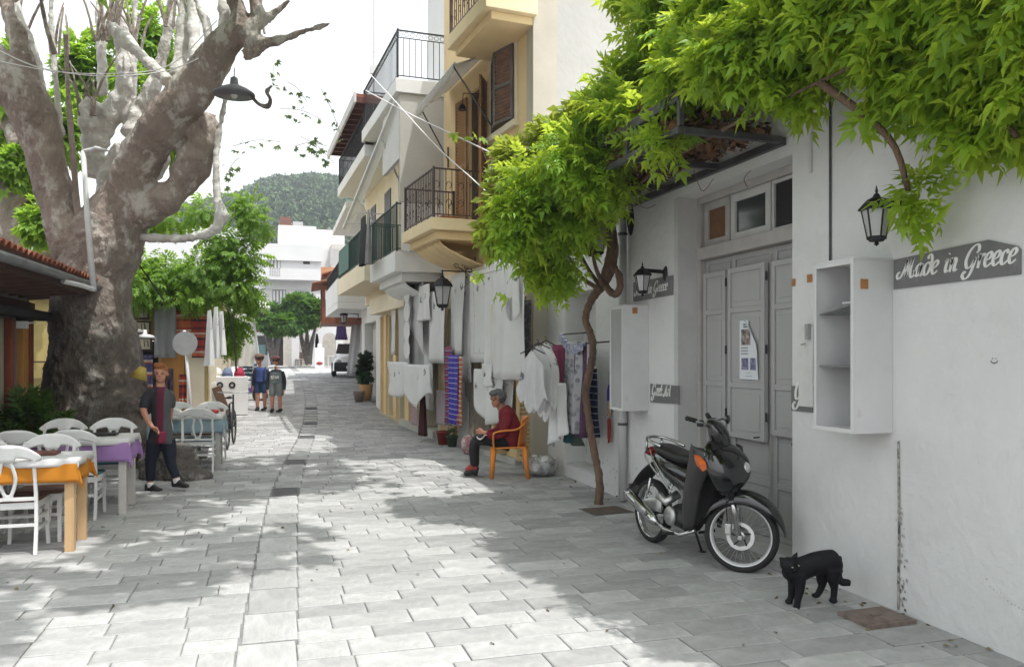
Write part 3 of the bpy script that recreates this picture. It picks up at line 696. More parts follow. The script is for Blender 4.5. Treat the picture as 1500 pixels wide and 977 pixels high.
# ------------------------------------------------------------------ yellow building
FY = Frame((3.80, 11.6), (3.36, 16.1)); FB = Frame((3.36, 16.1), (3.0, 22.8)); LY = FY.len
Y_ = Bd(bld('yellow_building', 'ochre yellow building with brown balcony, wooden shutters and shops below', FY), FY)
G_, T_ = 3.25, 8.9
ops = [(.0 + .05, .48), (1.15, 2.75), (3.7, 4.3)]
b = Y_.mb(); x = 0
b.box(0, .05, -.35, 0, 0, G_).box(.48, 1.15, -.35, 0, 0, G_).box(2.75, 3.7, -.35, 0, 0, G_).box(4.3, LY, -.35, 0, 0, G_)
for a, c in ops: b.box(a, c, -.35, 0, 2.6, G_)
Y_.put(b, 'shop_wall', m_cream)
b = Y_.mb(); wins = []
b.box(0, .75, -.35, 0, G_, T_).box(.75, 1.8, -.35, 0, G_, 5.4).box(.75, 1.8, -.35, 0, 6.6, T_).box(1.8, 2.1, -.35, 0, G_, T_).box(2.1, 3.0, -.35, 0, G_, 3.95).box(2.1, 3.0, -.35, 0, 6.45, T_).box(3.0, LY, -.35, 0, G_, T_)
Y_.put(b, 'upper_wall', m_yel)
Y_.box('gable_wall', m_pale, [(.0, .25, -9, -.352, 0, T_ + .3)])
Y_.box('corner_pilaster', mat('pale_cream', (.47, .43, .36), .85, var=.06, scale=2, bump=.3), [(-.012, .24, -.351, .035, 0, T_ + .3)])
Y_.box('pilaster', m_yel, [(.62, 1.0, .001, .05, 0, 3.1)]); Y_.box('pilaster', m_off, [(2.95, 3.55, .001, .04, 0, 3.2)]); Y_.box('pilaster', m_yel, [(4.4, 4.7, .001, .04, 0, 3.1)])
Y_.box('string_course', m_cream, [(.25, LY, .001, .06, 3.12, 3.26)])
Y_.box('roof', m_off, [(.25, LY, -9, .02, T_, T_ + .15)])
Y_.box('far_wall', m_yel, [(LY - .3, LY, -9, -.352, 0, T_)])
Y_.box('back_wall', m_off, [(.25, LY - .3, -9, -8.7, 0, T_)])
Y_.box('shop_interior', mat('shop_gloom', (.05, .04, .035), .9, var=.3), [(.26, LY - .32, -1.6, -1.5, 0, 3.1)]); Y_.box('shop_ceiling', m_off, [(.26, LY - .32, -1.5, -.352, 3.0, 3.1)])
Y_.box('step', m_kerb, [(.5, 3.0, -.34, .12, .0, .1)]); 
for a, c, i in ((.05, .48, 0), (1.15, 2.75, 1), (3.7, 4.3, 2)):
    Y_.box('door_frame', m_yel, [(a, a + .06, -.2, -.1, .1, 2.6), (c - .06, c, -.2, -.1, .1, 2.6), (a + .06, c - .06, -.2, -.1, 2.52, 2.6)])
shutter(Y_, 1.2, -.1, 2.0, .45, .12, 2.5, m_yel, m_yel, 'shop_door'); shutter(Y_, .10, -.12, 1.35, .36, .12, 2.5, m_yel, m_yel, 'shop_door')
Y_.box('window_back', mat('room_curtain', (.38, .32, .22), .8), [(2.1, 3.0, -.34, -.3, 3.95, 6.45)]); Y_.box('window_back', m_dark, [(.75, 1.8, -.34, -.3, 5.4, 6.6)])
Y_.box('door_frame', m_woodd, [(2.1, 2.16, -.15, -.05, 3.95, 6.45), (2.94, 3.0, -.15, -.05, 3.95, 6.45), (2.16, 2.94, -.15, -.05, 6.38, 6.45)])
Y_.box('window_frame', m_cream, [(.65, .75, 0.001, .03, 5.3, 6.7), (1.8, 1.9, .001, .03, 5.3, 6.7), (.75, 1.8, .001, .03, 6.6, 6.7), (.62, 1.93, .001, .09, 5.28, 5.38)])
m_louv = mat('faded_louvre', (.20, .11, .07), .7, var=.25, scale=9, bump=.2)
shutter(Y_, .76, .03, .25, .52, 5.42, 6.6, mat('grey_brown_wood', (.13, .11, .10), .7, var=.2), m_louv); shutter(Y_, 1.79, .03, PI - .3, .52, 5.42, 6.6, mat('grey_brown_wood', (.1, .1, .1)), m_louv)
shutter(Y_, 2.1, .02, 2.55, .42, 3.99, 6.4, m_wood, m_louv, 'balcony_door'); shutter(Y_, 3.0, .03, .12, .46, 3.99, 6.4, m_wood, mat('door_wood_light', (.40, .22, .09), .6), 'balcony_door')
# balcony
zs = 3.98; m_slab = mat('balcony_cream', (.80, .66, .42), .85, var=.05, scale=2, bump=.3); slab(Y_, 1.85, 3.8, 1.05, zs - .2, zs, m_slab); slab(Y_, 1.97, 3.68, .93, zs - .34, zs - .2, m_yel)
b = Y_.mb(); b.sheet(lambda u_, v_: (2.1 + 1.45 * u_, .85 * (1 - v_ ** 1.6) * (.96 + .04 * math.cos(u_ * 25)) + .01, zs - .34 - .42 * v_), 24, 8, .02); Y_.put(b, 'cove', m_yel, smooth=True)
railing(Y_, [(1.9, .05), (1.9, 1.0), (3.75, 1.0), (3.75, .05)], zs, .82, m_railbr, .1, 'scroll')
b = Y_.mb(); b.box(2.9, 3.15, .3, .55, zs, zs + .22); Y_.put(b, 'planter', mat('terracotta', (.34, .13, .07), .8, var=.15))
# upper balcony
zu = 6.62; slab(Y_, -.1, 1.75, .82, zu + .1, zu + .32, m_slab); slab(Y_, .0, 1.65, .7, zu - .02, zu + .1, m_yel)
railing(Y_, [(-.05, .05), (-.05, .77), (1.7, .77), (1.7, .05)], zu + .32, .85, m_railbr, .1, 'scroll')
# awning of pale striped canvas with folding arms
AW = thing('canvas_awning', 'pale striped canvas awning with scalloped edge under the upper balcony', 'awning', FY.w(2.2, 0, 6.4), FY.rz)
m_canvas = mat('striped_canvas', (.62, .60, .56), .8, var=.12, scale=14, bump=.1, stretch=(5, .2, .2), transl=((.75, .72, .66), .45))
def awf(u_, v_):
    p = Vector((1.55 + 2.6 * u_, .06, 6.86)); q = Vector((1.5 + 2.1 * u_, .78, 6.42 - .12 * u_)); r = p.lerp(q, v_); r.z -= .05 * math.sin(PI * v_); return r
b = MB(FY.M); b.sheet(awf, 18, 8, .008); b.build('canvas', m_canvas, AW, world=True, smooth=True)
b = MB(FY.M); b.sheet(lambda u_, v_: tuple(awf(u_, 1) + Vector((0, .01 + .02 * math.sin(u_ * 40) * v_, -.005 - v_ * (.14 + .04 * abs(math.sin(u_ * PI * 9)))))), 54, 3, .004).build('valance', m_canvas, AW, world=True, smooth=True)
MB(FY.M).tube([(1.5, .08, 6.88), (4.2, .08, 6.88)], .045, 10).build('roller', m_greyl, AW, world=True)
MB(FY.M).tube([tuple(awf(-.02, 1)), tuple(awf(1.02, 1))], .018, 8).build('front_bar', m_greyl, AW, world=True)
for u_, s_ in ((.03, 1.25), (.97, 3.7)): MB(FY.M).tube([tuple(awf(u_, 1)), (s_ + .4, .05, 5.5)], .014, 6).tube([(s_ + .4, .05, 5.35), (s_ + .4, .05, 5.75)], .02, 6).build('arm', m_steel, AW, world=True)
t = thing('wall_bell', 'small dark bell shaped lamp under the awning', 'lamp', FY.w(2.35, .35, 5.95), FY.rz)
MB().lathe([(.07, 0), (.075, .01), (.045, .09), (.015, .12)], 12).tube([(0, 0, .12), (0, -.02, .3), (0, -.33, .32)], .008, 6).build('shade', m_black, t)
# ------------------------------------------------------------------ building B: white with box balconies, shop with ochre pillars below
LB = FB.len
B = Bd(bld('white_balcony_building', 'tall off-white building with stacked balconies, ochre pillars and linen shop below', FB), FB)
GB = 3.2; b = B.mb(); pil = [(0, .5), (1.45, 2.0), (2.9, 3.5), (4.35, 4.9), (5.7, 6.1), (6.45, LB)]
for a, c in pil: b.box(a, c, -.35, 0, 0, GB)
for (a, c), (d_, e) in zip(pil, pil[1:]): b.box(c, d_, -.35, 0, 2.75, GB)
B.put(b, 'shop_wall', m_cream)
for i, (a, c) in enumerate(pil[1:]): B.box('pillar', m_yel, [(a + .08, c - .08, .001, .07, .1, 2.75)])
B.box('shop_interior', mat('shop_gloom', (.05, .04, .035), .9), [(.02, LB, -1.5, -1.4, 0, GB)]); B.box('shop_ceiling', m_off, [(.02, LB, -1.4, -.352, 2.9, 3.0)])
for (a, c), (d_, e) in zip(pil, pil[1:]): B.box('door', m_wood if a > 2 else m_cream, [(c + .02, c + .4, -.2, -.15, .1, 2.6)])
B.box('step', m_kerb, [(.3, 3.6, -.34, .16, 0, .16)]); B.box('step', mat('ochre_step', (.5, .42, .27), .85, var=.1, scale=5, bump=.3), [(3.6, 6.6, -.34, .14, 0, .13)])
B.box('beam', m_cream, [(2.2, LB, .001, .35, 2.8, 3.22)])
b = B.mb(); b.box(0, 4.0, -.35, 0, GB, 7.0); B.put(b, 'upper_wall', m_off)
B.box('penthouse_wall', m_wht, [(-.6, 3.8, -3.5, -3.2, 7.0, 9.3), (-.6, -.3, -3.2, -.6, 7, 10.0), (-.6, 2.6, -.6, -.3, 7.0, 9.9)])
B.box('gable_wall', m_off, [(.0, .25, -8, -.352, 0, 7.0)]); B.box('roof', m_off, [(0, 4, -8, 0, 7.0, 7.1)])
slab(B, .1, 2.9, .98, 3.35, 3.75, m_wht); slab(B, .3, 2.7, .8, 3.18, 3.35, m_wht)
b = B.mb(); b.sheet(lambda u_, v_: (.4 + 2.2 * u_, .7 * (1 - v_ ** 1.7) + .02, 3.18 - .35 * v_), 4, 8, .02); B.put(b, 'cove', m_wht, smooth=True)
railing(B, [(.15, .05), (.15, .93), (2.85, .93), (2.85, .05)], 3.75, .95, m_railgr, .09, 'plain')
B.box('balcony_partition', m_beige, [(.05, .13, .0, .88, 4.72, 6.86)]); B.box('parapet_panel', m_wht, [(.05, .1, .0, .85, 3.76, 4.7)])
B.box('balcony_box', m_off, [(.13, 1.9, .8, .88, 5.6, 6.86)])
slab(B, .0, 4.1, .98, 6.86, 7.14, m_wht); railing(B, [(.05, -.4), (.05, .93), (4.05, .93), (4.05, .05)], 7.14, .95, m_black, .12, 'band')
B.box('balcony_door', m_dark, [(1.2, 2.2, .001, .02, 3.76, 5.9)]); B.box('door_frame', m_wht, [(1.1, 1.2, .001, .04, 3.76, 6.0), (2.2, 2.3, .001, .04, 3.76, 6.0), (1.2, 2.2, .001, .04, 5.9, 6.0)])
# long white awning arms reaching outwards
AW2 = thing('folded_awning', 'long white folded awning sloping down along the balconies', 'awning', FB.w(.3, .9, 6.0), FB.rz)
b = MB(); p, q = Vector((2.42, 16.35, 6.75)), Vector((1.88, 21.8, 5.02))
b.beam(p, q, .07, .05); b.build('front_bar', m_wht, AW2, world=True)
MB().beam(p + Vector((.1, .1, -.12)), q + Vector((.12, .1, -.1)), .04, .04).build('roller', m_greyl, AW2, world=True)
MB().sheet(lambda u_, v_: tuple(p.lerp(q, u_) + Vector((.02 + .1 * v_, .03, -.02 - .13 * v_))), 6, 2, .004).build('canvas', m_wht, AW2, world=True)
MB().beam((2.3, 17.6, 6.3), (2.95, 18.2, 5.2), .03, .03).build('arm', m_wht, AW2, world=True); MB().beam((2.05, 20.2, 5.5), (2.75, 20.8, 4.7), .03, .03).build('arm', m_wht, AW2, world=True)
# laundry rack with dark coat
t = thing('drying_rack', 'metal drying rack hooked on the balcony rail with laundry on it', 'drying rack', FB.w(2.6, 1.0, 4.6), FB.rz)
for d_ in (.1, .3, .5): MB(FB.M).tube([(1.6, 1.0 + d_, 4.72), (3.1, 1.0 + d_, 4.72)], .008, 5).build('bar', m_greyl, t, world=True)
for s_ in (1.6, 3.1): MB(FB.M).tube([(s_, .93, 4.72), (s_, 1.52, 4.72)], .01, 5).build('arm', m_greyl, t, world=True)
def garment(frame, s, out, z, w_, h_, m, name, label, cat, wid=.1, fold=.03, taper=.8, group=None, nf=4, hem=0, rot=0):
    b = MB()
    for sg in (1, -1):
        def f(u_, v_):
            ww = w_ * (taper + (1 - taper) * v_); x = (u_ - .5) * ww * (1 + .03 * math.sin(v_ * 9)); y = sg * wid / 2 * math.sin(PI * min(1, max(0, u_)) ) ** .5 * (.35 + .65 * v_) + fold * math.sin(u_ * nf * PI * 2 + v_ * 1.5) * v_
            return (x, y, -h_ * v_ - hem * abs(math.sin(u_ * 5)) * v_)
        b.sheet(f, 18, 8)
    o = b.build(name, m, None, origin=False, smooth=True); o.location = frame.w(s, out, z); o.rotation_euler = (0, 0, frame.rz + rot); tag(o, label, cat, group); return o
m_blackc = mat('black_cloth', (.02, .02, .022), .85, var=.2, bump=.3, bscale=200); m_greyc = mat('grey_cloth', (.25, .25, .25), .85, var=.2)
garment(FB, 2.2, 1.25, 4.73, .85, 1.05, m_blackc, 'hanging_coat', 'black coat hanging to dry on the balcony rack', 'coat')
garment(FB, 1.55, 1.25, 4.78, .22, 1.15, m_greyc, 'hanging_trousers', 'grey trousers drying beside the black coat', 'trousers')
# ------------------------------------------------------------------ building C (cream, brown eaves), D, E further on
FC = Frame((3.0, 22.8), (2.95, 27.5))
FU = Frame((3.05, 20.1), (2.85, 25.6))
Cc = Bd(bld('cream_balcony_building', 'cream building with brown boarded eaves and a green railing', FU), FU); L_ = FU.len
Cc.box('upper_wall', m_cream, [(0, L_, -8, 0, 3.2, 7.88)]); Cc.box('roof', mat('brown_eaves', (.20, .07, .045), .8, var=.2, scale=6), [(-.2, L_ + .3, -8, 1.05, 7.88, 7.96)])
b = Cc.mb()
for i in range(12): b.box(-.2 + i * .5, -.1 + i * .5, .001, 1.06, 7.76, 7.88)
Cc.put(b, 'rafters', mat('rafter_brown', (.11, .04, .03), .8), kind='stuff')
Cc.box('fascia', m_greyl, [(-.25, L_ + .35, 1.06, 1.11, 7.74, 7.98)])
slab(Cc, -.1, 5.4, .85, 6.5, 6.78, m_wht); railing(Cc, [(-.05, .05), (-.05, .8), (5.35, .8), (5.35, .05)], 6.78, .85, m_black, .12, 'scroll')
slab(Cc, -.1, 5.3, .85, 3.5, 3.98, m_cream); railing(Cc, [(-.05, .05), (-.05, .8), (5.25, .8), (5.25, .05)], 3.98, .85, m_railgr, .1, 'plain')
Cc.box('green_panel', mat('green_slats', (.02, .10, .08), .6, var=.1), [(2.9, 5.2, .82, .84, 4.08, 4.78)])
for s_ in (1.0, 3.4): Cc.box('window', m_dark, [(s_, s_ + .9, .001, .02, 6.9, 7.7)]); Cc.box('window', m_dark, [(s_, s_ + .9, .001, .02, 4.0, 6.0)])
G3 = Bd(bld('grey_shutter_shop', 'low shop front with grey metal door at the far end of the linen shops', FC), FC)
G3.box('wall', m_wht, [(.0, 1.2, -5, 0, 0, 3.6), (3.9, FC.len, -5, 0, 0, 3.6), (1.2, 3.9, -5, 0, 2.7, 3.6)]); 
for s_ in (1.25, 2.6): panelled_ = G3.box('door', m_grey, [(s_, s_ + 1.2, -.3, -.25, .15, 2.7)], bevel=.01); G3.box('panel', m_greyl, [(s_ + .15, s_ + 1.05, -.25, -.235, .4, 1.3), (s_ + .15, s_ + 1.05, -.25, -.235, 1.5, 2.5)][:1], parent=panelled_); G3.box('panel', m_greyl, [(s_ + .15, s_ + 1.05, -.25, -.235, 1.5, 2.5)], parent=panelled_)
# D white building with solid parapet balcony, set back
FD2 = Frame((3.3, 26.2), (3.35, 33.5))
D_ = Bd(bld('white_corner_building', 'white building with a solid rounded parapet balcony above the parked car', FD2), FD2)
D_.box('wall', m_wht, [(1.8, FD2.len, -7, -1.2, 0, 3.2), (0, FD2.len, -7, 0, 3.2, 6.3)])
slab(D_, -.1, 6.0, 1.25, 3.15, 3.35, m_wht); b = D_.mb(); b.box(-.1, 6.0, 1.13, 1.25, 3.35, 4.1).box(-.1, .02, 0, 1.13, 3.35, 4.1); D_.put(b, 'parapet', m_wht, bevel=.02)
railing(D_, [(.0, 1.2), (5.9, 1.2)], 4.1, .5, m_black, .15, 'scroll')
D_.box('window', m_dark, [(1.0, 2.0, .001, .02, 4.2, 6.0)]); D_.box('window', m_dark, [(3.6, 4.6, .001, .02, 4.2, 6.0)])
slab(D_, -.2, 6.0, 1.0, 6.3, 6.5, m_wht)
# lamps hooked: E brown wooden box balcony
FE = Frame((3.0, 33.6), (3.3, 41))
E_ = Bd(bld('wooden_balcony_house', 'brown wooden enclosed balcony with little tiled roof on a far house', FE), FE)
m_rw = mat('red_brown_wood', (.17, .06, .03), .65, var=.25, scale=4, bump=.3, stretch=(3, 3, .4)); m_tile = mat('terracotta_tiles', (.24, .11, .07), .8, var=.3, scale=8, bump=.5, rnd=.2)
E_.box('wall', m_off, [(0.4, FE.len, -6, -.6, 0, 5.6), (.0, FE.len, -6, 0, 6.0, 6.2)][:1])
E_.box('balcony_floor', m_rw, [(-.1, 3.4, -.6, 1.0, 2.95, 3.08)]); E_.box('balcony_panel', m_rw, [(-.05, 3.3, .9, .96, 3.08, 3.75)]); E_.box('balcony_panel', m_rw, [(-.05, .01, -.6, .9, 3.08, 3.75)])
b = E_.mb()
for i in range(12): b.box(.0 + i * .28, .02 + i * .28, .96, .975, 3.1, 3.73)
for i in range(6): b.box(-.065, -.05, -.5 + i * .24, -.48 + i * .24, 3.1, 3.73)
E_.put(b, 'battens', mat('dark_batten', (.15, .05, .03), .7), kind='stuff')
for q in ((-.05, .84), (-.05, -.1), (1.1, .84), (2.2, .84), (3.2, .84)): E_.box('post', m_rw, [(q[0], q[0] + .12, q[1], q[1] + .12, 3.75, 4.42)])
E_.box('top_rail', m_rw, [(-.06, 3.33, .83, .97, 4.42, 4.5), (-.06, .08, -.6, .83, 4.42, 4.5)][:1]); E_.box('side_rail', m_rw, [(-.06, .08, -.6, .83, 4.42, 4.5)])
b = E_.mb(); b.sheet(lambda u_, v_: (-.35 + 4.0 * u_, 1.35 - 1.9 * v_, 4.5 + .42 * v_ + .02 * math.sin(u_ * 90)), 80, 3, .06); E_.put(b, 'roof', m_tile)
b = E_.mb(); b.sheet(lambda u_, v_: (2.4 + 3.6 * u_, .9 - 1.6 * v_, 5.15 + .5 * v_ + .02 * math.sin(u_ * 90)), 80, 3, .06); E_.put(b, 'roof', m_tile, label='upper tiled roof')
for q in (1.9, 3.2, 4.6): E_.box('post', m_rw, [(q + .6, q + .72, .6, .72, 4.7, 5.25)])
E_.box('terrace_rail', mat('orange_wood', (.42, .2, .1), .7), [(3.9, 7.3, -.55, -.47, 5.9, 6.4)])
# ------------------------------------------------------------------ wires
def wire(label, pts, r=.004, m=None, cat='cable', group='cables strung over the street'):
    o = MB().tube(smooth_path(pts, 6), r, 5).build('cable', m or m_wht, None, smooth=True); tag(o, label, cat, group); return o
a = FY.w(1.9, 1.0, 4.3)
wire('white cable from the top balcony down to the vine leaves', [P(536, 133, 16.5), P(600, 167, 15), P(680, 205, 13), P(735, 232, 11)], .011)
wire('white cable crossing the brown balcony railing down into the vine', [P(545, 112, 16.5), P(580, 150, 15.5), P(640, 215, 13.5), P(695, 265, 12), P(728, 296, 11)], .010)
# mast
p = P(548, 130, 20); t = thing('roof_antenna', 'thin television mast rising above the far roofs', 'antenna', (p.x, p.y, 6.9)); 
MB().tube([(0, 0, 0), (0, 0, 4.2)], .022, 6).build('mast', m_greyl, t)
for z_, l_ in ((1.9, .55), (2.2, .3), (3.5, .45), (3.75, .25)): MB().tube([(-l_ / 2, -.1, z_), (l_ / 2, .1, z_)], .009, 4).build('rod', m_greyl, t)
MB().cbox((0, 0, 1.75), (.18, .1, .2)).build('box', m_greyl, t)
# ================================================================== LINEN ON SHOW
def linen_mat(name, col, deco=(.12, .12, .13), dens=.0, scale=3.0, transl=.25):
    m = mat(name, col, .85, var=.05, scale=3, bump=.25, bscale=220, dist=.002, transl=(col, transl))
    if dens:
        n = m.node_tree; N = n.nodes; L = n.links; b = N['Principled BSDF']; cur = b.inputs['Base Color'].links[0].from_socket
        tc = N.new('ShaderNodeTexCoord'); vo = N.new('ShaderNodeTexVoronoi'); vo.inputs['Scale'].default_value = scale; vo.inputs['Randomness'].default_value = .7; L.new(tc.outputs['Object'], vo.inputs['Vector'])
        nz = N.new('ShaderNodeTexNoise'); nz.inputs['Scale'].default_value = scale * 9; nz.inputs['Detail'].default_value = 1; L.new(tc.outputs['Object'], nz.inputs['Vector'])
        m1 = N.new('ShaderNodeMapRange'); m1.inputs['From Min'].default_value = dens; m1.inputs['From Max'].default_value = dens * .7; L.new(vo.outputs['Distance'], m1.inputs[0])
        m2 = N.new('ShaderNodeMapRange'); m2.inputs['From Min'].default_value = .47; m2.inputs['From Max'].default_value = .50; L.new(nz.outputs['Fac'], m2.inputs[0])
        mu = N.new('ShaderNodeMath'); mu.operation = 'MULTIPLY'; L.new(m1.outputs[0], mu.inputs[0]); L.new(m2.outputs[0], mu.inputs[1])
        mx = N.new('ShaderNodeMix'); mx.data_type = 'RGBA'; L.new(mu.outputs[0], mx.inputs[0]); L.new(cur, mx.inputs[6]); mx.inputs[7].default_value = (*deco, 1); L.new(mx.outputs[2], b.inputs['Base Color'])
    return m
m_linen = linen_mat('white_linen', (.82, .82, .82)); m_linen2 = linen_mat('embroidered_linen', (.82, .82, .815), dens=.17, scale=2.4); m_linen3 = linen_mat('grey_linen', (.64, .64, .64), dens=.15, scale=2.2)
m_flor = linen_mat('floral_scarf', (.50, .50, .52), (.08, .08, .12), .45, 12)
m_ecru = linen_mat('ecru_cloth', (.42, .38, .33), dens=.1, scale=3)
GC = 'tablecloths and linens hung outside the shops'
def hang(label, fr, px0, py0, px1, py1, out=.15, m=None, name='tablecloth', cat='tablecloth', fold=.02, nf=3, low=None, group=GC, slant=0, gather=0, seed=0, th=.004, frame_line=False, kids=None, lift=0):
    """cloth hung flat before a facade between two photo corners (top-left px0,py0; bottom-right px1,py1)"""
    s0, z0 = fr.hit(px0, py0, out); s1, _ = fr.hit(px1, py0, out); _, z1 = fr.hit((px0 + px1) / 2, py1, out); _, z0 = fr.hit((px0 + px1) / 2, py0, out)
    h = z0 - z1; Wd = s0 - s1; rr = random.Random(seed + int(px0)); ph = rr.uniform(0, 6)
    def f(u_, v_):
        lo = h * (low(u_) if low else 1); g_ = 1 - gather * (1 - v_) ** 2
        x = Wd / 2 - Wd * (u_ if not gather else .5 + (u_ - .5) * g_) + slant * v_ * h
        y = fold * 2.0 * (.35 + .65 * v_) * (math.sin(u_ * nf * 2 * PI + ph) + .4 * math.sin(u_ * nf * 4.7 + ph * 2 + v_ * 2)) + .006 * math.sin(v_ * 7 + u_ * 4)
        return (x, y, -lo * v_)
    o = MB().sheet(f, 26, 14, th).build(name, m or m_linen, None, origin=False, smooth=True)
    o.location = fr.w((s0 + s1) / 2, out, z0); o.rotation_euler = (0, 0, fr.rz); tag(o, label, cat, group)
    if frame_line:
        b = MB()
        for (u0, v0, u1, v1) in ((.2, .06, .2, .9), (.2, .9, .8, .9), (.8, .9, .8, .06)):
            n = 14; b.tube([tuple(Vector(f(u0 + (u1 - u0) * k / n, v0 + (v1 - v0) * k / n)) + Vector((0, .003, 0))) for k in range(n + 1)], .004, 4)
        for k in range(7):
            for uu in (.2, .8): c = Vector(f(uu, .12 + .12 * k)); b.sph(tuple(c + Vector((0, .003, 0))), (.016, .004, .024), 6, 4)
        c = Vector(f(.5, .88)); b.sph(tuple(c), (.03, .006, .012), 6, 4).sph(tuple(c + Vector((0, 0, .03))), (.01, .006, .04), 6, 4)
        b.build('embroidery', m_grey, o)
    return o
zig = lambda k, a: (lambda u_: 1 - a * abs(((u_ * k) % 1) - .5) * 2)
# on the yellow building (near to far)
hang('pale cloth hanging high between the framed runner and the flowered strip', FY, 678, 404, 692, 560, .16, m_linen3, nf=1.3)
hang('white scalloped cloth in shade above the seated woman', FY, 740, 384, 758, 470, .5, m_linen2, nf=2, fold=.03, low=lambda u_: .8 + .2 * math.sin(u_ * 9))
hang('small flowered cloth pinned left of the seated woman', FY, 706, 532, 722, 566, .35, m_linen2, nf=1.5)
hang('folded white cloths hung in a stack by the lantern', FB, 612, 418, 628, 470, .4, m_linen2, nf=2)
hang('white cloth hung behind the octagonal mats', FB, 584, 420, 600, 540, .25, m_linen3, nf=1.5)
hang('widest plain grey-white tablecloth hanging right of the embroidered runner', FY, 722, 376, 771, 556, .42, m_linen, nf=1.5, fold=.035)
hang('long white cloth with a deep fold between the framed runner and the wide tablecloth', FY, 712, 380, 731, 552, .30, m_linen2, nf=1.2, fold=.03)
hang('white runner with a thin embroidered border and a lily at its foot', FY, 688, 396, 722, 531, .22, m_linen2, fold=.006, nf=1, frame_line=True)
hang('dark grey patterned runner with white edge hanging beside the wide tablecloth', FY, 765, 440, 778, 522, .25, linen_mat('dark_lace', (.13, .13, .14), (.4, .4, .4), .5, 16), fold=.006, nf=1)
hang('white embroidered cloth spread low behind the seated woman', FY, 697, 541, 738, 622, .3, m_linen2, low=lambda u_: .55 + .45 * math.sin(PI * u_) ** .5, fold=.03, nf=2)
hang('white napkin strip with red marks hanging behind the seated woman', FY, 730, 556, 753, 640, .2, linen_mat('red_marked_linen', (.70, .70, .69), (.3, .08, .06), .22, 8), fold=.015, nf=2)
hang('ecru cloth hanging in a point at the left of the white spread', FY, 680, 540, 706, 628, .12, m_ecru, low=lambda u_: .45 + .55 * (1 - abs(u_ - .5) * 2), fold=.02, nf=1.5)
hang('brown cloth hanging in a dark point below the white spread', FY, 692, 598, 722, 640, .25, linen_mat('brown_cloth', (.20, .16, .13)), low=lambda u_: .5 + .5 * (1 - abs(u_ - .4)), fold=.02, nf=1.5)
hang('narrow white cloth with a blue-grey flower hanging left of the ochre pillar', FY, 662, 402, 680, 520, .25, m_linen2, slant=.12, fold=.02, nf=1)
# striped woven rugs
def striped(name, cols, sc):
    m = mat(name, cols[0], .9, bump=.4, bscale=150); n = m.node_tree; N = n.nodes; L = n.links; tc = N.new('ShaderNodeTexCoord'); sp = N.new('ShaderNodeSeparateXYZ'); L.new(tc.outputs['Object'], sp.inputs[0])
    ma = N.new('ShaderNodeMath'); ma.operation = 'MULTIPLY'; ma.inputs[1].default_value = sc; L.new(sp.outputs[2], ma.inputs[0]); fr = N.new('ShaderNodeMath'); fr.operation = 'FRACT'; L.new(ma.outputs[0], fr.inputs[0])
    rp = N.new('ShaderNodeValToRGB'); rp.color_ramp.interpolation = 'CONSTANT'; k = len(cols)
    while len(rp.color_ramp.elements) < k: rp.color_ramp.elements.new(.5)
    for i, c in enumerate(cols): rp.color_ramp.elements[i].position = [0, .3, .42, .6, .7, .86][i] if k > 3 else i / k; rp.color_ramp.elements[i].color = (*c, 1)
    L.new(fr.outputs[0], rp.inputs[0]); L.new(rp.outputs[0], N['Principled BSDF'].inputs['Base Color']); return m
hang('purple and white striped woven runner beside the blue one', FY, 652, 508, 662, 622, .35, striped('purple_stripe', [(.10, .03, .10), (.4, .36, .4), (.12, .04, .13), (.25, .06, .12)], 9), 'woven_runner', 'woven runner', fold=.006)
hang('bright blue woven runner with thin pale lines', FY, 658, 520, 671, 622, .42, striped('blue_stripe', [(.05, .04, .32), (.06, .05, .30), (.35, .33, .5), (.05, .04, .36)], 11), 'woven_runner', 'woven runner', fold=.008)
hang('red and orange woven runner at the right of the blue one', FY, 668, 522, 677, 624, .40, striped('red_stripe', [(.40, .05, .03), (.55, .25, .08), (.35, .03, .04), (.5, .4, .3)], 12), 'woven_runner', 'woven runner', fold=.006)
hang('pale runner with pink stripes hanging left of the purple one', FY, 640, 572, 653, 622, .35, linen_mat('pink_line_linen', (.42, .36, .38)), 'woven_runner', 'woven runner', fold=.01)
garment(FY, 4.6, .42, 1.35, .42, 1.25, mat('burgundy_cloth', (.06, .015, .02), .9), 'hanging_dress', 'dark burgundy dress hanging left of the striped runners', 'dress', taper=.35)
# on building B
hang('long white cloth by the iron street lantern', FB, 628, 426, 652, 532, .3, m_linen2, nf=1.6, fold=.02)
hang('tall narrow white cloth hanging left of the one by the lantern', FB, 622, 430, 634, 600, .22, m_linen, nf=1.2, fold=.02)
hang('grey-white cloth hanging in shade behind the low hexagonal linens', FB, 602, 470, 626, 572, .15, m_linen3, nf=1.2)
hang('long pale cloth hung from the pillar with a pointed foot', FB, 596, 412, 620, 520, .35, m_linen3, nf=1, fold=.012, low=lambda u_: .55 + .45 * u_)
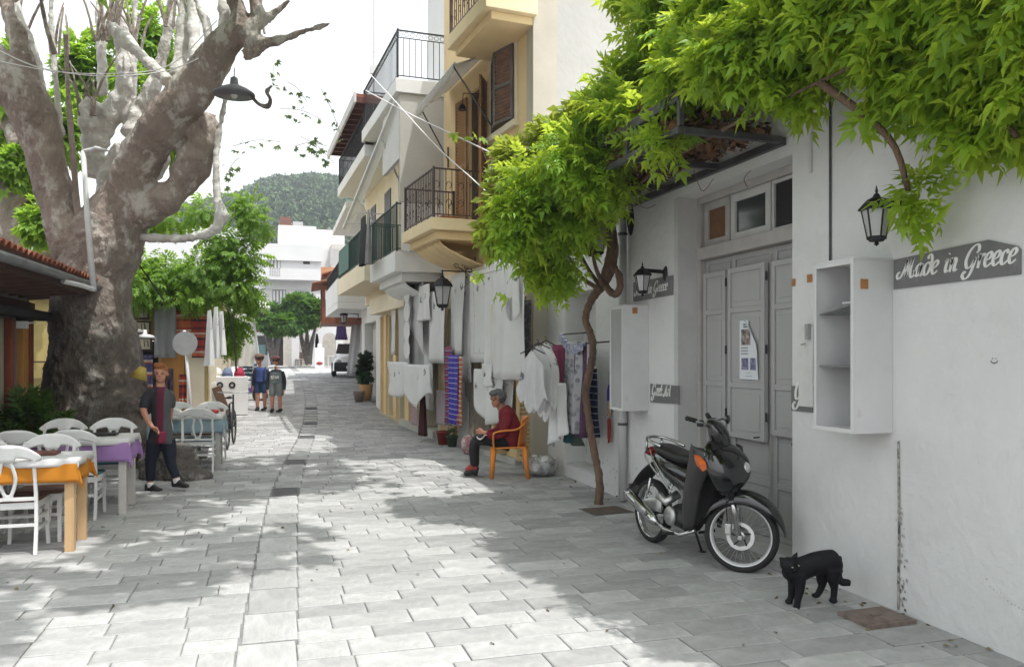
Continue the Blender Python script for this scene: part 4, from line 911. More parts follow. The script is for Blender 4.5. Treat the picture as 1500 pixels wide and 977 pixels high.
# chain of octagonal doilies
def doily(label, px, py, w_, h_, m, fr=FB, out=.45, sides=8):
    s, z = fr.hit(px, py, out); b = MB(Matrix.Rotation(PI / 2, 4, 'X')); b.prism([(w_ / 2 * math.cos(2 * PI * (k + .5) / sides), h_ / 2 * math.sin(2 * PI * (k + .5) / sides)) for k in range(sides)], -.006, 0)
    o = b.build('doily', m, None, origin=False); o.location = fr.w(s, out, z); o.rotation_euler = (0, 0, fr.rz); tag(o, label, 'doily', 'embroidered octagonal mats hung in a column')
    MB(Matrix.Rotation(PI / 2, 4, 'X')).lathe([(w_ * .12, .0062), (w_ * .2, .009)], 8).build('flower', m_grey, o)
for i, (py, lb) in enumerate(((430, 'topmost octagonal embroidered mat of the column'), (457, 'second octagonal mat from the top of the column'), (485, 'third octagonal mat from the top of the column'), (512, 'lowest octagonal mat of the column'))): doily(lb, 596, py, .62, .42, m_linen, out=.45)
hang('left hexagonal white tablecloth hung low before the ochre pillars', FB, 566, 530, 598, 582, .55, m_linen2, low=lambda u_: .55 + .45 * math.sin(PI * u_), fold=.03, nf=1.5)
hang('right hexagonal white tablecloth hung low before the ochre pillars', FB, 594, 534, 628, 600, .6, m_linen2, low=lambda u_: .6 + .4 * math.sin(PI * min(1, u_ * 1.1)), fold=.03, nf=1.5)
hang('narrow white cloth hanging beside the first far pillar', FB, 574, 432, 580, 520, .2, m_linen, fold=.01)
hang('small woven strip hanging above the step by the burgundy dress', FB, 602, 588, 612, 622, .3, striped('mini_stripe', [(.4, .1, .1), (.5, .5, .5), (.06, .06, .1), (.5, .45, .45)], 20), 'woven_runner', 'woven runner', fold=.004)
# lantern on scroll bracket
a, z = FY.hit(648, 420, .62); lantern('iron street lantern on a scrolled bracket beside the hanging linens', FY, a, .62, z - .0, 1.55, arm='scroll')
# rack of shirts and scarves on the white house
def on(px, py, out): return HN.hit(px, py, out)
for i, (px, py, w_, h_, out, lb) in enumerate(((800, 502, .46, .98, .66, 'front white shirt with embroidered neck on the hanging rail'), (789, 506, .44, .84, .85, 'white poncho hanging left of the front shirt'), (780, 513, .40, .74, 1.0, 'leftmost pale blouse hanging on the rail by the doorway'))):
    s, z = on(px, py, out); 
    b = MB()
    for sg in (1, -1):
        def f(u_, v_, sg=sg):
            sh = max(0, .14 * abs(u_ - .5) * 2) ; x = (u_ - .5) * w_ * (.55 + .45 * v_ ** .5) * (1 + .1 * math.sin(v_ * 5 + i)); lo = h_ * (1 - .28 * abs(u_ - .45) * 2 + .06 * math.sin(u_ * 22 + i))
            return (x, sg * .07 * math.sin(PI * u_) ** .6 * (.5 + .5 * v_) + .025 * math.sin(u_ * 19 + i) * v_, -sh * (1 - v_) - lo * v_)
        b.sheet(f, 22, 10)
    o = b.build('hanging_shirt', [m_linen2, m_linen3, m_linen3][i] if i else m_linen2, None, origin=False, smooth=True); o.location = HN.w(s, out, z); o.rotation_euler = (0, 0, HN.rz + (.55, .7, .8)[i]); tag(o, lb, 'shirt', 'white clothes hung at the shop doorway')
    MB().tube([(-.16, 0, -.04), (0, 0, .03), (.16, 0, -.04)], .008, 5).tube([(0, 0, .03), (.01, 0, .08), (.03, 0, .07)], .004, 4).build('hanger', m_black, o)
hang('long white cloth with lace end hanging below the shirts', HN, 800, 560, 826, 660, .55, m_linen, slant=-.1, nf=2.2, fold=.03, low=lambda u_: 1 - .3 * u_)
scarfs = [(812, 826, 505, 636, linen_mat('magenta_scarf', (.27, .06, .13), (.4, .2, .3), .2, 12), 'magenta scarf at the left of the scarf rail', .42), (824, 836, 508, 630, m_flor, 'pale scarf with dark flowers beside the magenta scarf', .40),
  (834, 850, 500, 634, m_flor, 'light grey flowered scarf in the middle of the scarf rail', .42), (846, 858, 502, 640, linen_mat('mauve_scarf', (.12, .06, .12), (.3, .25, .3), .2, 10), 'dark mauve scarf beside the vine trunk', .38), (866, 875, 540, 640, striped('navy_stripe', [(.02, .03, .09), (.5, .5, .55), (.03, .04, .12), (.02, .03, .09)], 12), 'navy and white striped cloth right of the vine trunk', .12),
  (829, 838, 620, 648, mat('teal_cloth', (.03, .13, .17), .9), 'short teal cloth below the flowered scarf', .30), (836, 846, 612, 630, mat('yellow_cloth', (.45, .38, .08), .9), 'small yellow cloth below the flowered scarf', .36), (840, 849, 628, 652, mat('olive_cloth', (.06, .09, .07), .9), 'short dark olive cloth below the mauve scarf', .30)]
for i, (a, c, y0, y1, mm, lb, out) in enumerate(scarfs): hang(lb, HN, a, y0, c, y1, out, mm, 'scarf', 'scarf', fold=.03, nf=2.5, group='scarves hung on the rail by the vine')
sa, za = on(819, 490, .45); sb_, zb = on(862, 503, .38); t = thing('scarf_rail', 'curved rail wrapped in blue and white cloth holding the scarves', 'rail', HN.w((sa + sb_) / 2, .4, (za + zb) / 2), HN.rz)
pts = [HN.w(sa + (sb_ - sa) * k / 10, .42, za + (zb - za) * k / 10 - .10 * math.sin(PI * k / 10)) for k in range(11)]
MB().tube(pts, .022, 8).build('rod', striped('blue_white_wrap', [(.06, .08, .3), (.6, .6, .62), (.08, .1, .35), (.65, .65, .65)], 24), t, world=True, smooth=True)
MB().sheet(lambda u_, v_: tuple(Vector(smooth_path(pts, 1)[min(10, int(u_ * 10 + .5))]) + Vector((-.03 - .01 * math.sin(u_ * 50), 0, .01 - .09 * v_))), 10, 2, .003).build('valance', linen_mat('blue_white_trim', (.45, .46, .55), (.05, .06, .25), .5, 18), t, world=True)
for k in (0, 10): MB().tube([pts[k], Vector((4.0, pts[k].y, pts[k].z + .03))], .01, 5).build('arm', m_steel, t, world=True)
# pots
def pot(label, x, y, r, h, m, plant=None, seed=1):
    t = thing('plant_pot', label, 'plant pot', (x, y, gz(y))); MB().lathe([(r * .7, 0), (r * .95, h * .85), (r * 1.06, h * .86), (r * 1.06, h), (r * .92, h), (r * .88, h * .9), (.001, h * .9)], 16).build('pot', m, t, smooth=True)
    if plant:
        C, D = blob_points([((x, y, gz(y) + h + plant * .5), (r * 1.1, r * 1.1, plant * .6), 1)], 160, seed, .2); D[:, 2] += .6
        leaf_cloud('foliage', m_fern, t, C, D, plant * .32, T_LEAF, seed)
m_fern = mat('fern_green', (.05, .10, .02), .6, var=.3, attr=.3, transl=((.15, .3, .03), .35), bump=0)
p = G(649, 651); pot('red flower pot on the ground below the striped runners', p.x, p.y, .13, .26, mat('red_plastic', (.25, .03, .03), .5)); 
p = G(662, 654); pot('small dark green pot beside the red one', p.x, p.y, .11, .2, mat('green_plastic', (.03, .06, .03), .5), .12)
# bags, boxes near the woman
p = G(792, 697); t = thing('plastic_bag', 'clear crumpled plastic bag of white linen on the ground by the doorway', 'bag', (p.x, p.y, 0))
MB().sph((0, 0, .14), (.26, .2, .15), 24, 16).build('film', mat('bag_film', (.34, .34, .34), .2, var=.5, scale=9, bump=.9, bscale=14, dist=.05, spec=.8), t, smooth=True, mods=[displace(.09, .12)])
MB().sph((.02, -.02, .15), (.2, .15, .13), 16, 12).sph((-.1, .02, .2), (.1, .1, .09), 10, 8).build('linen', m_linen, t, smooth=True, mods=[displace(.1, .09)])
p = G(776, 668); t = thing('crate', 'blue plastic crate with papers behind the orange chair', 'crate', (p.x - .0, p.y, .1))
b = MB(); b.box(-.2, .2, -.15, -.135, 0, .2).box(-.2, .2, .135, .15, 0, .2).box(-.2, -.185, -.135, .135, 0, .2).box(.185, .2, -.135, .135, 0, .2).box(-.185, .185, -.135, .135, 0, .01).build('box', mat('blue_plastic', (.02, .09, .3), .5), t)
MB().cbox((-.05, -.05, .24), (.3, .02, .2), rx=.5, rz=.4).build('papers', m_linen, t)
# ================================================================== MOTORBIKE
m_gloss = mat('black_gloss_paint', (.006, .006, .007), .14, 0, var=.2, scale=3, bump=0, spec=.6, coat=.6)
m_plas = mat('dark_grey_plastic', (.028, .028, .028), .38, 0, var=.1, bump=.05, spec=.5)
m_seat = mat('seat_vinyl', (.012, .012, .012), .42, 0, var=.2, bump=.15, bscale=180)
m_tyre = mat('tyre_rubber', (.018, .018, .018), .75, 0, var=.2, bump=.3, bscale=90)
m_chrome = mat('chrome', (.5, .5, .5), .2, 1, var=.08, scale=8, bump=0)
m_alu = mat('aluminium', (.5, .5, .5), .38, .9, var=.15, scale=12, bump=.1)
m_rimw = mat('white_rim', (.72, .72, .72), .35, .1, var=.05, bump=0)
m_amber = mat('amber_lens', (.55, .10, .01), .15, 0, var=.25, scale=40, bump=0, spec=.7)
m_engine = mat('engine_metal', (.05, .05, .05), .5, .6, var=.3, scale=20, bump=.4)
a0 = Vector((3.35, 6.80, 0)); a1 = Vector((3.43, 5.60, 0)); dd = (a1 - a0)
K = thing('motorbike', 'black underbone motorbike with silver exhaust parked before the grey door', 'motorbike', a0, math.atan2(dd.y, dd.x))
LEAN = Matrix.Rotation(rad(-2.0), 4, 'X')
WB = dd.length
def kb(b, name, m, par=K, smooth=True, **k): return b.build(name, m, par, smooth=smooth, **k)
def KM(T=None): return MB(LEAN @ T if T is not None else LEAN)
def wheel(T, front):
    # T: wheel frame, axle along local y, centre at origin
    b = KM(T); 
    b.lathe([(.238, -.030), (.255, -.043), (.278, -.036), (.290, 0), (.278, .036), (.255, .043), (.238, .030), (.234, 0), (.238, -.030)], 44, Matrix.Rotation(PI / 2, 4, 'X'))
    w_ = kb(b, 'wheel', m_tyre); b = KM(T)
    b.lathe([(.232, -.0285), (.238, -.034), (.2405, -.033), (.238, -.02), (.226, -.012), (.226, .012), (.238, .02), (.2405, .033), (.238, .034), (.232, .0285), (.219, 0.0), (.232, -.0285)], 48, Matrix.Rotation(PI / 2, 4, 'X')); kb(b, 'rim', m_rimw if front else m_chrome, w_)
    b = KM(T)
    for i in range(32):
        t = 2 * PI * i / 32; t2 = t + (.35 if i % 2 else -.35); sd_ = .022 if (i // 2) % 2 else -.022
        b.tube([(.035 * math.cos(t2), sd_, .035 * math.sin(t2)), (.228 * math.cos(t), 0, .228 * math.sin(t))], .0016, 4, cap=False)
    kb(b, 'spokes', m_alu, w_, kind='stuff')
    kb(KM(T).lathe([(.02, -.05), (.04, -.045), (.045, -.02), (.038, 0), (.045, .02), (.04, .045), (.02, .05)], 20, Matrix.Rotation(PI / 2, 4, 'X')), 'hub', m_alu if front else m_engine, w_)
    if front:
        b = KM(T); b.lathe([(.078, -.0475), (.108, -.0475), (.108, -.0425), (.078, -.0425), (.078, -.0475)], 40, Matrix.Translation((0, -.0, 0)) @ Matrix.Rotation(PI / 2, 4, 'X') @ Matrix.Translation((0, 0, 0)), a0=0); kb(b, 'brake_disc', mat('disc_steel', (.7, .7, .7), .3, .3, var=.05), w_, smooth=False)
        b = KM(T)
        for i in range(5):
            t = 2 * PI * i / 5; b.tube([(.04 * math.cos(t), .045, .04 * math.sin(t)), (.085 * math.cos(t + .3), .045, .085 * math.sin(t + .3))], .007, 5)
        kb(b, 'disc_carrier', m_engine, w_, kind='stuff')
    return w_
wheel(Matrix.Translation((0, 0, .285)), False)
# steered group
HX = 1.02; STEER = Matrix.Translation((HX, 0, 0)) @ Matrix.Rotation(rad(44), 4, 'Z') @ Matrix.Translation((-HX, 0, 0))
FXW = 1.20
TS = lambda x, z: STEER @ Matrix.Translation((x, 0, z)) @ Matrix.Rotation(PI, 4, 'Z')
wheel(TS(FXW, .288), True)
for sg in (-1, 1):
    b = KM(STEER); b.tube([(FXW - .005, sg * .075, .285), (1.15, sg * .075, .50), (1.13, sg * .075, .57)], [.022, .024, .024], 12); f = kb(b, 'fork', m_chrome)
    b = KM(STEER); b.tube([(1.13, sg * .075, .57), (1.08, sg * .07, .82)], .026, 10); kb(b, 'fork_tube', m_engine, f)
b = KM(STEER); b.cbox((FXW + .005, 0, .287), (.03, .2, .03)); kb(b, 'axle', m_alu, smooth=False)
b = KM(STEER); b.cbox((1.11, -.07, .34), (.05, .035, .085)).cbox((1.095, -.055, .36), (.035, .02, .04)); kb(b, 'brake_caliper', m_alu, smooth=False, bevel=.008)
# front fender over the wheel
def fen(u_, v_):
    t = rad(152 - 142 * u_); r = .318 + .035 * math.sin(u_ * PI) + .05 * (u_ - .6) * (u_ > .6); w_ = (.072 + .035 * math.sin(PI * u_ ** .8)) * (1 - max(0, u_ - .72) / .28 * .85); y = (v_ - .5) * 2
    return (FXW + r * math.cos(t), y * w_, .30 + r * math.sin(t) - .05 * y * y - .06 * abs(y) ** 3 * math.sin(PI * u_))
b = KM(STEER); b.sheet(fen, 22, 8, .006); kb(b, 'front_mudguard', m_gloss)
# headset, bars, grips, levers, mirror
b = KM(STEER); b.tube([(1.03, 0, .93), (1.02, 0, 1.02), (.99, 0, 1.10), (.95, 0, 1.15), (.90, 0, 1.17)], [(.065, .07), (.10, .085), (.135, .08), (.12, .055), (.07, .03)], 16, up=(0, 1, 0)); kb(b, 'handlebar_cover', m_gloss, mods=[subsurf(1)])
hb_ = b
for sg in (-1, 1):
    b = KM(STEER); b.tube([(.96, sg * .08, 1.12), (.92, sg * .2, 1.16), (.87, sg * .26, 1.18)], .012, 8); g_ = kb(b, 'handlebar', m_chrome)
    b = KM(STEER); b.tube([(.87, sg * .25, 1.18), (.83, sg * .35, 1.20)], [.019, .018], 12).sph((.83, sg * .355, 1.2), .02, 8, 6); kb(b, 'grip', m_tyre, g_)
    b = KM(STEER); b.tube([(.93, sg * .2, 1.15), (.93, sg * .27, 1.17), (.90, sg * .36, 1.18)], .006, 6); kb(b, 'lever', m_alu, g_)
    b = KM(STEER); b.cbox((.90, sg * .215, 1.16), (.05, .05, .05)); kb(b, 'switchgear', m_tyre, g_, smooth=False, bevel=.01)
b = KM(STEER); b.tube([(.93, .2, 1.16), (.98, .27, 1.18), (1.0, .33, 1.15)], .006, 6); mi = kb(b, 'mirror_stem', m_engine)
b = KM(STEER); b.sph((1.0, .37, 1.17), (.018, .055, .04), 14, 10); kb(b, 'mirror', m_gloss, mi)
# cowl, leg shields
b = KM(); b.tube([(.93, 0, 1.01), (1.0, 0, .96), (1.08, 0, .90), (1.14, 0, .82), (1.16, 0, .74), (1.12, 0, .66), (1.06, 0, .62)], [(.08, .04), (.15, .07), (.20, .095), (.21, .10), (.18, .09), (.12, .07), (.06, .05)], 18, up=(0, 1, 0)); cw_ = kb(b, 'front_cowl', m_gloss, mods=[subsurf(1)])
b = KM(); b.sph((1.185, .115, .82), (.04, .05, .05), 14, 10); kb(b, 'headlight', mat('clear_lens', (.45, .45, .45), .08, .2, var=.2, scale=30, bump=0, spec=1), cw_)
for sg in (-1, 1):
    # wing of the leg shield
    out = [(.94, .98), (1.06, .93), (1.17, .80), (1.10, .755), (1.02, .72), (.95, .60), (.90, .44), (.84, .30), (.76, .27), (.74, .36), (.80, .60), (.87, .82)]
    def wing(u_, v_, sg=sg):
        k = u_ * 5; i = min(4, int(k)); t = k - i
        front = [(1.04, .955), (1.15, .83), (1.04, .735), (.95, .60), (.905, .44), (.85, .29)]; rear = [(.93, .985), (.885, .86), (.84, .73), (.79, .58), (.76, .43), (.77, .275)]
        f_ = [a + (b_ - a) * t for a, b_ in zip(front[i], front[i + 1])]; r_ = [a + (b_ - a) * t for a, b_ in zip(rear[i], rear[i + 1])]
        x = r_[0] + (f_[0] - r_[0]) * v_; z = r_[1] + (f_[1] - r_[1]) * v_; y = .212 - .055 * u_ - .045 * v_ ** 2 + .02 * math.sin(PI * v_)
        return (x, sg * y, z)
    b = KM(); b.sheet(wing, 20, 8, .008 * sg); lg = kb(b, 'leg_shield', m_plas)
    b = KM(); b.tube([tuple(Vector(wing(0 + .02, .1)) + Vector((0, sg * .004, 0))), tuple(Vector(wing(.03, .95)) + Vector((0, sg * .004, 0)))], .004, 5).tube([tuple(Vector(wing(q / 10 * .28 + .02, .97 - .25 * (q / 10))) + Vector((0, sg * .006, 0))) for q in range(11)], .0045, 5); kb(b, 'trim_line', m_chrome, lg)
    b = KM(); b.add([(1.15, sg * .183, .83), (1.06, sg * .21, .895), (.965, sg * .222, .925), (1.02, sg * .222, .83), (1.09, sg * .208, .785), (1.07, sg * .238, .85)], [(5, 0, 1), (5, 1, 2), (5, 2, 3), (5, 3, 4), (5, 4, 0), (0, 4, 3, 2, 1)]); kb(b, 'indicator', m_amber, lg, smooth=False)
b = KM(); b.sheet(lambda u_, v_: (.985 - .22 * u_ + .02 * math.sin(v_ * PI), -.17 + .34 * v_, .93 - .62 * u_), 8, 6, .01); kb(b, 'inner_shield', m_plas)
# seat and body
b = KM(); b.tube([(.06, 0, .86), (.12, 0, .875), (.26, 0, .865), (.42, 0, .835), (.56, 0, .815), (.70, 0, .83), (.80, 0, .80)], [(.05, .03), (.105, .045), (.125, .055), (.13, .055), (.12, .055), (.10, .055), (.06, .04)], 18, up=(0, 1, 0)); kb(b, 'seat', m_seat, mods=[subsurf(1)])
b = KM(); b.tube([(.02, 0, .80), (.15, 0, .77), (.35, 0, .71), (.55, 0, .66), (.70, 0, .62), (.80, 0, .55)], [(.06, .045), (.105, .085), (.13, .115), (.12, .13), (.10, .15), (.09, .14)], 18, up=(0, 1, 0)); kb(b, 'body_panel', m_gloss, mods=[subsurf(1)])
b = KM(); b.tube([(.58, 0, .52), (.70, 0, .40), (.80, 0, .33)], [(.10, .09), (.105, .10), (.09, .06)], 12, up=(0, 1, 0)); kb(b, 'lower_cover', m_gloss, mods=[subsurf(1)])
for sg in (-1, 1):
    for q, (p0, p1, p2, w_) in enumerate((((.02, .85), (.22, .74), (.52, .56), .010), ((.06, .80), (.24, .70), (.50, .53), .006), ((.0, .84), (.05, .78), (.30, .64), .012))):
        b = KM(); pts = smooth_path([(p0[0], sg * (.07 + .005 * q), p0[1]), (p1[0], sg * (.118 + .004 * q), p1[1]), (p2[0], sg * .131, p2[1])], 6); b.tube(pts, [(w_ * 1.0, .005)] * len(pts), 8, up=(0, 0, 1)); kb(b, 'side_trim', m_chrome)
b = KM(); b.tube([(.30, -.12, .90), (.12, -.125, .93), (-.0, -.08, .95), (-.03, 0, .955), (0, .08, .95), (.12, .125, .93), (.30, .12, .90)], .013, 10); kb(b, 'grab_rail', m_chrome)
b = KM(); b.tube([(-.02, -.075, .94), (.0, -.085, .84)], .012, 8).tube([(-.02, .075, .94), (.0, .085, .84)], .012, 8); kb(b, 'grab_rail_stay', m_chrome, kind='stuff')
b = KM(); b.sph((-.03, 0, .82), (.05, .08, .045), 14, 8); kb(b, 'tail_light', mat('red_lens', (.25, .01, .01), .15, bump=0))
b = KM(); b.sheet(lambda u_, v_: (.05 - .40 * u_ + .04 * u_ * u_, (v_ - .5) * (.19 - .03 * u_), .74 - .27 * u_ ** 1.3 - .05 * (2 * v_ - 1) ** 2), 10, 6, .008); kb(b, 'rear_mudguard', m_plas)
b = KM(); b.cbox((-.33, 0, .43), (.008, .17, .12), ry=.35); kb(b, 'number_plate', m_alu, smooth=False)
# engine, chain case, swingarm, shocks, footpegs
b = KM(); b.tube([(.45, 0, .33), (.66, 0, .30)], [(.12, .10), (.11, .09)], 16, up=(0, 1, 0)).tube([(.62, 0, .33), (.80, 0, .37)], [(.06, .06), (.055, .055)], 12, up=(0, 1, 0)); eng = kb(b, 'engine', m_engine)
for sg in (-1, 1): kb(KM(Matrix.Translation((.5, sg * .125, .33)) @ Matrix.Rotation(PI / 2, 4, 'X')).lathe([(.0, -.02), (.075, -.018), (.085, 0), (.075, .018), (.0, .02)], 18), 'engine_cover', m_alu if sg < 0 else m_engine, eng)
b = KM()
for k in range(6): b.cbox((.66 + k * .02, 0, .35 + k * .004), (.006, .15, .13))
kb(b, 'cooling_fins', m_alu, eng, smooth=False, kind='stuff')
for sg in (-1, 1):
    b = KM(); b.tube([(0, sg * .09, .285), (.42, sg * .085, .34)], [(.022, .015)] * 2, 8); kb(b, 'swingarm', m_engine)
    b = KM(); b.tube([(.03, sg * .10, .33), (.12, sg * .105, .60)], .012, 8).tube([(.05 + .012 * q + .0, sg * (.10) + .024 * math.cos(q * 1.6), .38 + .019 * q + .0) for q in range(10)], .006, 5); kb(b, 'shock_absorber', m_chrome)
b = KM(); b.tube([(.42, 0, .50), (.40, -.11, .43), (.30, -.12, .47)], .04, 8); kb(b, 'side_case', m_alu)
b = KM(); b.sheet(lambda u_, v_: (.36 - .36 * u_, -.118 - .0 * v_, .40 - .05 * u_ + .13 * (v_ - .5) * (1 - u_ * .3)), 4, 3, .02); kb(b, 'chain_case', m_alu)
b = KM(); b.tube([(.78, -.06, .26), (.66, -.13, .20), (.45, -.15, .21), (.32, -.155, .25)], [.018, .018, .02, .024], 12); ex = kb(b, 'exhaust_pipe', m_chrome)
b = KM(); b.tube([(.34, -.16, .24), (.28, -.165, .265), (.05, -.17, .345), (-.10, -.175, .40), (-.17, -.178, .43)], [.026, .045, .052, .055, .042], 18); kb(b, 'silencer', m_chrome, ex)
b = KM(); b.tube([(-.165, -.178, .428), (-.178, -.1785, .433)], .03, 12); kb(b, 'exhaust_tip', m_dark, ex, smooth=False)
b = KM(); b.tube([(.25, -.225, .315), (.07, -.228, .375)], [(.008, .03)] * 2, 8, up=(0, 1, 0)); kb(b, 'heat_shield', m_alu, ex)
for sg in (-1, 1): b = KM(); b.tube([(.60, sg * .10, .20), (.60, sg * .25, .21)], [.012, .016], 8); kb(b, 'footpeg', m_tyre)
b = KM(); b.tube([(.56, .08, .22), (.50, .2, .012)], .011, 8).cbox((.5, .205, .012), (.05, .04, .015)); kb(b, 'side_stand', m_engine)
b = KM(STEER); b.tube(smooth_path([(1.0, -.05, 1.05), (1.14, -.13, .85), (1.10, -.12, .60), (1.10, -.075, .40)], 5), .005, 5); kb(b, 'brake_cable', m_tyre)
# ================================================================== CAT
def fig(px, py): return G(px, py)
p = G(1195, 886); CT = thing('cat', 'black cat standing in front of the motorbike with its head turned to the viewer', 'cat', p, -TH)
z0 = p.z; q_ = 214.
def c(px, py, y=0): return ((px - 1195) / q_, y, (886 - py) / q_)
def cz_(x, y, yy=0): return c(1120 + x / 8.88, 790 + y / 8.88, yy)
b = MB()
def seg(pts, rs, n=14, sq=1.): b.tube(smooth_path(pts, 4), lerp_list(rs, 4), n, sq)
# trunk as stations: side view centre, half height, half width
st = [((300, 330), 95, .040), ((370, 400), 160, .052), ((450, 385), 158, .056), ((560, 350), 150, .057), ((680, 318), 152, .060), ((790, 315), 165, .060), ((890, 320), 175, .058), ((970, 330), 130, .045), ((1000, 320), 80, .03)]
pts = [cz_(x, y, (i - 3) * .012) for i, ((x, y), _, _) in enumerate(st)]
b.tube(smooth_path(pts, 3), [(a, c_) for a, c_ in zip(lerp_list([w_ for _, _, w_ in st], 3), lerp_list([h / 8.88 / q_ for _, h, _ in st], 3))], 18, up=(0, 1, 0)); 
b.sph(cz_(300, 400, -.03), (.05, .045, .06), 12, 10)
seg([cz_(430, 430, -.03), cz_(440, 600, -.035), cz_(410, 760, -.035), cz_(400, 860, -.035)], [.050, .033, .024, .021]); b.sph(cz_(388, 868, -.045), (.030, .036, .018), 10, 8)
seg([cz_(390, 430, .03), cz_(385, 600, .03), cz_(370, 740, .03), cz_(350, 805, .03)], [.050, .032, .023, .020]); b.sph(cz_(330, 816, .02), (.028, .03, .018), 10, 8)
seg([cz_(900, 380, .0), cz_(890, 520, .0), cz_(905, 640, .0), cz_(895, 780, .0)], [.064, .042, .024, .021]); b.sph(cz_(885, 788, -.008), (.030, .034, .018), 10, 8)
seg([cz_(850, 380, .08), cz_(810, 540, .085), cz_(800, 650, .08), cz_(745, 765, .08)], [.064, .044, .025, .020]); b.sph(cz_(718, 768, .075), (.03, .03, .017), 10, 8)
seg([cz_(985, 240, .04), cz_(1010, 380, .05), cz_(1000, 500, .055), cz_(1040, 580, .055), cz_(1100, 585, .05), cz_(1150, 590, .045)], [.024, .023, .024, .026, .026, .022])
# head facing the viewer
hx = (262, 285)
b.sph(cz_(*hx, -.085), (.060, .055, .050), 18, 14); b.sph(cz_(270, 335, -.115), (.026, .022, .018), 10, 8); b.sph(cz_(330, 330, -.04), (.05, .05, .055), 12, 10)
for tip, base in (((142, 196), (200, 235)), ((382, 128), (335, 215))):
    t0 = Vector(cz_(*tip, -.07)); bs = Vector(cz_(*base, -.075)); b.tube([bs + Vector((0, 0, -.012)), bs.lerp(t0, .45), t0], [(.027, .012), (.018, .009), (.003, .003)], 10, up=(1, 0, 0))
m_fur = mat('black_fur', (.007, .007, .0085), .6, 0, var=.3, scale=20, bump=.5, bscale=320, dist=.003, spec=.25)
body = b.build('body', m_fur, CT, mods=[remesh(.006, 5, .5)])
for x, y in ((272, 295), (362, 280)): MB().sph(cz_(x, y, -.144 if x < 300 else -.128), (.0065, .004, .0035), 10, 8).build('eye', mat('cat_eye', (.45, .45, .38), .15, bump=0), CT, smooth=True)
MB().sph(cz_(292, 320, -.155), (.005, .004, .003), 8, 6).build('nose', mat('cat_nose', (.05, .04, .04), .4), CT, smooth=True)
